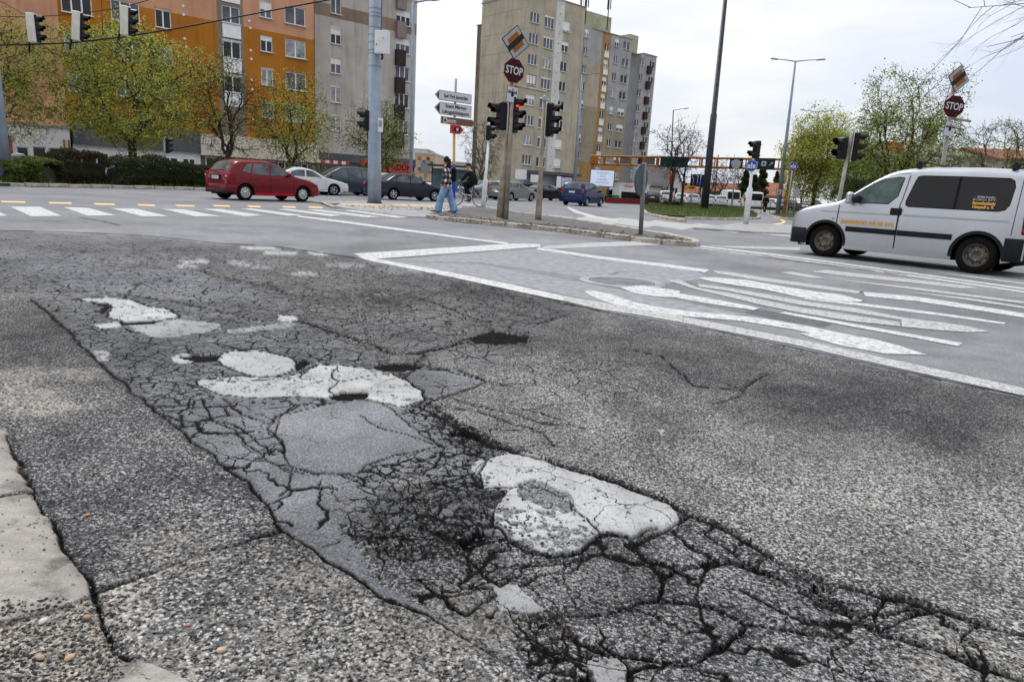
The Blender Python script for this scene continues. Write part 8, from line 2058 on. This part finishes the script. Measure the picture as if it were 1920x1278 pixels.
def loft(rings, n=16):
    """rings: (centre, rx, ry, yaw) ellipses roughly horizontal -> closed tube rows"""
    rows = []
    for (c, rx, ry, *rest) in rings:
        tx = rest[0] if rest else (1, 0, 0); ty = rest[1] if len(rest) > 1 else (0, 1, 0); tx, ty = Vector(tx), Vector(ty); c = Vector(c)
        rows.append([tuple(c+tx*rx*math.cos(2*PI*k/n)+ty*ry*math.sin(2*PI*k/n)*1.0) for k in range(n+1)])
    return rows
def sleeve(mb, pts, rad, n=12, mi=0): mb.tube(pts, rad, n, mi=mi, caps=True)
def head(parent, C, face, s=1.0, hair='long', skinm=None):
    """head with nose, mouth, ears and eyes, looking along face (a unit vector in xy)"""
    f = Vector((*face, 0)).normalized(); l = Vector((-f.y, f.x, 0)); up = Vector((0, 0, 1)); M_ = Matrix(((l.x, f.x, 0, C[0]), (l.y, f.y, 0, C[1]), (0, 0, 1, C[2]), (0, 0, 0, 1)))
    rows = []; N = 18
    for i in range(13):
        t = i/12; ph = PI*(t-.5); z = math.sin(ph)*.118*s; r = math.cos(ph)
        rx = .074*s*r*(1 if z > -.02 else 1-.20*(-z/.118)); ry = .094*s*r*(1 if z > 0 else 1-.08*(-z/.118)); row = []
        for k in range(N+1):
            a = 2*PI*k/N; x = rx*math.cos(a); y = ry*math.sin(a)+(.012*s if z < -.04*s else 0)
            if math.sin(a) > .93:
                y += .016*s*math.exp(-((z/s+.012)/.022)**2) + .006*s*math.exp(-((z/s+.055)/.010)**2) + .010*s*math.exp(-((z/s+.092)/.016)**2)
            if .70 < math.sin(a) < .9: y -= .007*s*math.exp(-((z/s-.012)/.014)**2)
            row.append((x, y, z))
        rows.append(row)
    hd = MB().grid(rows, M=M_); 
    for sx in (-1, 1): hd.ring([(.001, 0), (.018*s, .004), (.016*s, .012), (.001, .014)], 8, axis='X', M=M_ @ Matrix.Translation((sx*.072*s-.006, -.004, -.01*s)))
    h = hd.build('head', skinm or M_SKIN, parent)
    ey = MB(); 
    for sx in (-1, 1): ey.ring([(.011*s, 0), (.007*s, .004), (.001, .005)], 8, axis='Y', M=M_ @ Matrix.Translation((sx*.031*s, .078*s, .012*s)))
    ey.ring([(.022*s, 0), (.012*s, .003), (.001, .004)], 10, axis='Y', M=M_ @ Matrix.Translation((0, .092*s, -.056*s)) @ Matrix.Diagonal((1, 1, .25, 1))).build('eyes_and_mouth', M_HAIR, h)
    return h, M_
def shoe(parent, p, d, s=1.0, pitch=0):
    d = Vector((*d, 0)).normalized(); a = math.atan2(d.y, d.x); M_ = Matrix.Translation(p) @ Matrix.Rotation(a, 4, 'Z') @ Matrix.Rotation(pitch, 4, 'Y')
    rows = []
    for x, w, h in ((-.085, .028, .07), (-.06, .038, .085), (0, .040, .085), (.06, .044, .062), (.12, .048, .045), (.17, .040, .034), (.195, .015, .025)):
        rows.append([(x, w*math.cos(t), .022+h*math.sin(t)) for t in np.linspace(0, PI, 9)])
    sh = MB().grid(rows, M=M_ @ Matrix.Scale(s, 4)).build('shoe', M_SHOE, parent)
    so = MB(); P = [(-.095, -.03), (-.095, .03), (0, .043), (.12, .052), (.19, .03), (.205, 0), (.19, -.03), (.12, -.052), (0, -.043)]
    so.prism(P[::-1], 0, .026, M=M_ @ Matrix.Scale(s, 4)).build('sole', M_SOLE, sh)

# woman walking to the left on the refuge
pw = G(836, 399.5, .10); pxm = 1249/pw.y; 
WO = thing('person', 'long haired woman in a plaid jacket and wide light jeans walking left', 'person', (pw.x, pw.y, .10))
WO.scale = (1.04, 1.12, 1.02)
# local: walking towards -x, camera side is -y
fF, fB = Vector((-.26, -.02, 0)), Vector((.24, .10, 0))
J = [(0, 0, .92, .12, .09), (0, 0, 1.08, .11, .085), (-.005, 0, 1.26, .14, .09), (.0, 0, 1.41, .06, .055), (-.025, 0, 1.50, .045), (-.035, 0, 1.56, .05)]
E = [(0, 1), (1, 2), (2, 3), (3, 4), (4, 5)]
def ch(pts, a):
    for p in pts: J.append(p); E.append((a, len(J)-1)); a = len(J)-1
    return a
ch([(-.02, -.08, .88, .085), (-.16, -.07, .50, .055), (-.235, -.04, .10, .038), (-.26, -.03, .05, .035), (-.36, -.03, .035, .028)], 0)
ch([(.02, .08, .88, .085), (.12, .09, .50, .055), (.245, .10, .12, .038), (.24, .10, .06, .035), (.15, .10, .03, .028)], 0)
a1 = ch([(-.01, -.15, 1.38, .05), (.06, -.20, 1.12, .04), (-.02, -.20, .90, .03)], 3); hand(J, E, (*J[a1][:3], a1), (-.35, 0, -1), 0, (-1, 0, .2), .9)
a2 = ch([(-.01, .15, 1.38, .05), (-.06, .20, 1.12, .04), (-.16, .18, .90, .03)], 3); hand(J, E, (*J[a2][:3], a2), (-.4, 0, -1), 0, (-1, 0, .2), .9)
skin_body('body', J, E, M_SKIN, WO)
h, HM = head(WO, (-.045, 0, 1.615), (-1, -.12), .98)
hb = MB(); rows = []
for i in range(9):      # skull cap open at the face
    t = i/8; ph = PI/2*(1-t*1.25); z = math.sin(ph)*.135; rr = math.cos(ph)
    rows.append([(.088*rr*math.cos(a), .108*rr*math.sin(a)-.006, z+.004) for a in np.linspace(R(90+ (14+40*t)), R(450-(14+40*t)), 20)])
hb.grid(rows, M=HM); hb.build('hair', M_HAIR, WO)
hl = MB(); rows = []
for i in range(10):     # long fall down the back and over the shoulder
    t = i/9; z = 1.66-.52*t; w = .088+.012*math.sin(t*3)-.035*t; rows.append([(.03+.07*math.sin(a)*(1-.2*t)+.05*t+ (.0 if t < .2 else .015*math.sin(8*t+a)), w*math.cos(a), z+.01*math.sin(9*a)) for a in np.linspace(0, PI, 12)]+[(.03+.05*t, w*math.cos(a)*.9, z) for a in (PI, PI*.5, 0)])
hl.grid(rows); hl.build('hair', M_HAIR, WO)
fl_ = MB(); fl_.tube([(.03, -.080, 1.60), (.01, -.10, 1.48), (-.03, -.12, 1.36), (-.05, -.13, 1.24)], [.03, .035, .032, .012], 8).build('hair', M_HAIR, WO)
jk = MB().grid(loft([((0, 0, .82), .165, .20), ((0, 0, .86), .175, .215), ((.0, 0, 1.0), .165, .20), ((.0, 0, 1.15), .16, .20), ((-.005, 0, 1.30), .155, .215), ((-.005, 0, 1.385), .12, .20), ((-.01, 0, 1.43), .075, .11), ((-.02, 0, 1.46), .06, .065)], 20))
sleeve(jk, [(-.005, -.17, 1.385), (.02, -.215, 1.28), (.07, -.235, 1.13), (.02, -.235, 1.0), (-.02, -.22, .90)], [.07, .078, .075, .07, .055]); sleeve(jk, [(-.005, .17, 1.385), (-.02, .215, 1.28), (-.07, .235, 1.13), (-.12, .225, 1.0), (-.16, .20, .90)], [.07, .078, .075, .07, .055])
jk.build('plaid_jacket', M_PLAID, WO)
MB().grid(loft([((-.02, 0, 1.43), .07, .085), ((-.025, 0, 1.475), .062, .07), ((-.028, 0, 1.49), .05, .055)], 14)).build('white_collar', M_SOLE, WO)
jn = MB()
jn.grid(loft([((0, 0, .95), .125, .16), ((0, 0, .80), .145, .175), ((-.0, 0, .74), .13, .17)], 18))
for pts, rads in (([(-.02, -.08, .84), (-.09, -.09, .66), (-.155, -.08, .48), (-.20, -.06, .28), (-.235, -.04, .10), (-.245, -.04, .045)], [.105, .108, .105, .112, .118, .122]), ([(.02, .08, .84), (.07, .09, .66), (.12, .09, .48), (.19, .10, .28), (.245, .10, .10), (.255, .10, .05)], [.105, .108, .105, .112, .118, .122])): jn.tube(pts, rads, 14)
jn.build('jeans', M_JEAN, WO)
shoe(WO, (-.27, -.03, .0), (-1, 0), 1.05, R(0)); shoe(WO, (.23, .10, .0), (-1, .1), 1.05, R(3))
bp_ = MB().box((.20, .02, 1.20), (.17, .30, .44), bev=.06); bp_.build('backpack', M_CLB, WO)
MB().tube([(.12, -.10, 1.40), (.0, -.13, 1.44), (-.12, -.12, 1.33), (-.10, -.12, 1.12), (.08, -.16, 1.0)], .018, 6).tube([(.12, .10, 1.40), (.0, .13, 1.44), (-.12, .12, 1.33), (-.10, .12, 1.12), (.08, .16, 1.0)], .018, 6).build('strap', M_CLB, WO)

# cyclist
cb0 = G(851, 384.5, .035); cb1 = G(903, 389, .035); dl = (cb0-cb1); ch_ = math.atan2(dl.y, dl.x); cc = (cb0+cb1)/2
hdg = R(158)
BK = thing('bicycle', 'silver framed city bicycle ridden to the left behind the walking woman', 'bicycle', (cc.x, cc.y, .035), hdg)
# local: forward +x; wheels at +-.53
M_ALB = mat('bike_silver', (.55, .56, .57), .35, metal=.5, var=.1)
for x in (.56, -.56):
    w_ = MB().ring([(.335, -.018), (.352, 0), (.335, .018), (.318, 0)], 36, axis='Y', closed=True, M=Matrix.Translation((x, 0, .352))).build('tyre', M_TYRE, BK)
    sp_ = MB().ring([(.312, -.010), (.318, 0), (.312, .010), (.306, 0)], 30, axis='Y', closed=True, M=Matrix.Translation((x, 0, .352)))
    for k in range(18):
        a = 2*PI*k/18; sp_.tube([(x, .03*(-1)**k, .352), (x+.308*math.cos(a), 0, .352+.308*math.sin(a))], .0035, 3)
    sp_.ring([(.022, -.045), (.022, .045)], 8, axis='Y', M=Matrix.Translation((x, 0, .352))); sp_.build('spokes', M_ALB, w_)
    MB().grid([[(x+(.375)*math.cos(t), y, .352+.375*math.sin(t)) for t in np.linspace(R(10 if x > 0 else 20), R(150 if x > 0 else 175), 14)] for y in (-.025, .025)]).build('mudguard', M_ALB, BK)
fr2 = MB(); bbk = (-.06, 0, .30); hdt = (.37, 0, .80); hdb = (.41, 0, .62); stt = (-.22, 0, .80)
for a, b, r_ in ((hdt, hdb, .022), (hdb, bbk, .022), (bbk, stt, .018), ((-.17, 0, .62), hdt, .018), (bbk, (-.56, 0, .352), .012), ((-.20, 0, .74), (-.56, 0, .352), .010), (hdb, (.56, -.05, .352), .012), (hdb, (.56, .05, .352), .012)): fr2.tube([a, b], r_, 8)
fr2.build('frame', M_ALB, BK)
MB().tube([hdt, (.35, 0, .98)], .014, 6).tube([(.22, -.28, 1.0), (.30, -.22, 1.02), (.36, 0, 1.0), (.30, .22, 1.02), (.22, .28, 1.0)], .013, 6).build('handlebar', M_DK, BK)
MB().tube([stt, (-.24, 0, .90)], .014, 6).build('seat_post', M_ALB, BK); MB().box((-.27, 0, .93), (.26, .17, .06), bev=.025).build('saddle', M_CLB, BK)
pdl = MB().ring([(.09, -.055), (.09, -.048), (.001, -.048)], 18, axis='Y', M=Matrix.Translation(bbk)); pdl.tube([(-.06, -.07, .30), (.02, -.07, .16)], .010, 5).tube([(-.06, .07, .30), (-.14, .07, .44)], .010, 5).box((.02, -.13, .16), (.10, .09, .02)).box((-.14, .13, .44), (.10, .09, .02)); pdl.build('crankset', M_DK, BK)
MB().box((-.56, 0, .76), (.42, .13, .02)).tube([(-.38, .05, .76), (-.56, .05, .38)], .008, 4).tube([(-.38, -.05, .76), (-.56, -.05, .38)], .008, 4).build('luggage_rack', M_DK, BK)
MB().ring([(.04, 0), (.045, .05), (.001, .06)], 12, axis='X', M=Matrix.Translation((.44, 0, .78))).build('front_lamp', M_HEAD, BK)
CY_ = thing('person', 'man in a black jacket, trousers and cap riding the bicycle to the left', 'person', (cc.x, cc.y, .035), hdg)
J = [(-.25, 0, .99, .13, .11), (-.22, 0, 1.14, .13, .11), (-.12, 0, 1.32, .15, .11), (-.05, 0, 1.44, .06, .055), (-.01, 0, 1.50, .05), (.0, 0, 1.56, .05)]; E = [(0, 1), (1, 2), (2, 3), (3, 4), (4, 5)]
ch([(-.20, -.09, .96, .09), (.16, -.11, .70, .065), (.03, -.12, .30, .045), (.0, -.12, .23, .04), (.10, -.13, .185, .03)], 0)
ch([(-.20, .09, .96, .09), (.14, .11, .88, .065), (-.10, .12, .55, .045), (-.14, .12, .50, .04), (-.04, .13, .465, .03)], 0)
for s in (-1, 1):
    a_ = ch([(-.06, s*.17, 1.40, .055), (.04, s*.25, 1.18, .045), (.20, s*.26, 1.03, .034)], 3); hand(J, E, (*J[a_][:3], a_), (.8, 0, -.25), 0, (.2, -s*.8, .4), .95)
skin_body('body', J, E, M_SKIN, CY_)
h, HM = head(CY_, (.03, 0, 1.60), (1, .1), 1.0)
MB().grid([[(.092*math.cos(ph)*math.cos(a), .108*math.cos(ph)*math.sin(a), .02+.115*math.sin(ph)) for a in np.linspace(0, 2*PI, 18)] for ph in np.linspace(0, PI/2, 7)], M=HM).box((0, .12, .03), (.13, .09, .012), bev=.004, M=HM).build('cap', M_CLB, CY_)
jc = MB().grid(loft([((-.26, 0, .93), .15, .17), ((-.25, 0, 1.02), .16, .185), ((-.20, 0, 1.18), .16, .20), ((-.12, 0, 1.34), .155, .215), ((-.06, 0, 1.42), .11, .18), ((-.02, 0, 1.48), .06, .07)], 18))
for s in (-1, 1): sleeve(jc, [(-.08, s*.17, 1.39), (-.02, s*.235, 1.28), (.04, s*.26, 1.16), (.13, s*.265, 1.09), (.20, s*.26, 1.035)], [.078, .078, .07, .062, .048])
jc.build('black_jacket', M_CLB, CY_)
tr = MB(); tr.grid(loft([((-.26, 0, .90), .14, .165), ((-.25, 0, 1.0), .15, .165)], 16))
tr.tube([(-.22, -.09, .96), (-.02, -.10, .85), (.16, -.11, .71), (.11, -.115, .5), (.03, -.12, .29)], [.11, .105, .088, .075, .065], 12); tr.tube([(-.22, .09, .96), (-.02, .10, .93), (.15, .11, .88), (.02, .115, .70), (-.11, .12, .53)], [.11, .105, .088, .075, .065], 12)
tr.build('black_trousers', M_CLB, CY_)
shoe(CY_, (.03, -.13, .17), (1, 0), 1.05); shoe(CY_, (-.12, .13, .45), (1, 0), 1.05)
BK.scale = (1.1,)*3; CY_.scale = (1.14, 1.2, 1.14); CY_.location.z += .0
# two distant walkers
def far_person(u, Y, label, top, legs, face=(0, -1)):
    p = at(u, Y); o = thing('person', label, 'person', p)
    J.clear(); E.clear()
    J.extend([(0, 0, .92, .13, .10), (0, 0, 1.2, .15, .10), (0, 0, 1.42, .06), (0, 0, 1.52, .05), (0, 0, 1.62, .085), (0, 0, 1.70, .07)]); E.extend([(0, 1), (1, 2), (2, 3), (3, 4), (4, 5)])
    ch([(-.09, 0, .85, .09), (-.10, -.10, .48, .06), (-.10, -.16, .08, .045), (-.10, -.26, .04, .03)], 0); ch([(.09, 0, .85, .09), (.10, .05, .48, .06), (.10, .14, .08, .045), (.10, .05, .04, .03)], 0)
    ch([(-.19, 0, 1.38, .06), (-.24, .02, 1.12, .045), (-.24, -.06, .88, .035)], 2); ch([(.19, 0, 1.38, .06), (.24, .02, 1.12, .045), (.24, .06, .88, .035)], 2)
    skin_body('body', list(J), list(E), M_SKIN, o)
    c = MB().grid(loft([((0, 0, .86), .17, .14), ((0, 0, 1.1), .18, .14), ((0, 0, 1.35), .20, .13), ((0, 0, 1.46), .08, .07)], 12))
    for s in (-1, 1): c.tube([(s*.18, 0, 1.39), (s*.25, .02, 1.12), (s*.25, -.03, .92)], [.075, .065, .055], 8)
    c.build('jacket', top, o); t = MB()
    for s, y in ((-1, -1), (1, 1)): t.tube([(s*.09, 0, .90), (s*.10, y*.06, .48), (s*.10, y*.14, .08)], [.11, .085, .07], 8)
    t.build('trousers', legs, o)
far_person(1436, 66, 'small distant walker in dark clothes by the thin railing', M_CLB, M_CLB)
far_person(1400, 80, 'small distant walker in dark clothes behind the pale signal pole', M_CLB, mat('cloth_grey', (.08, .08, .09), .9))
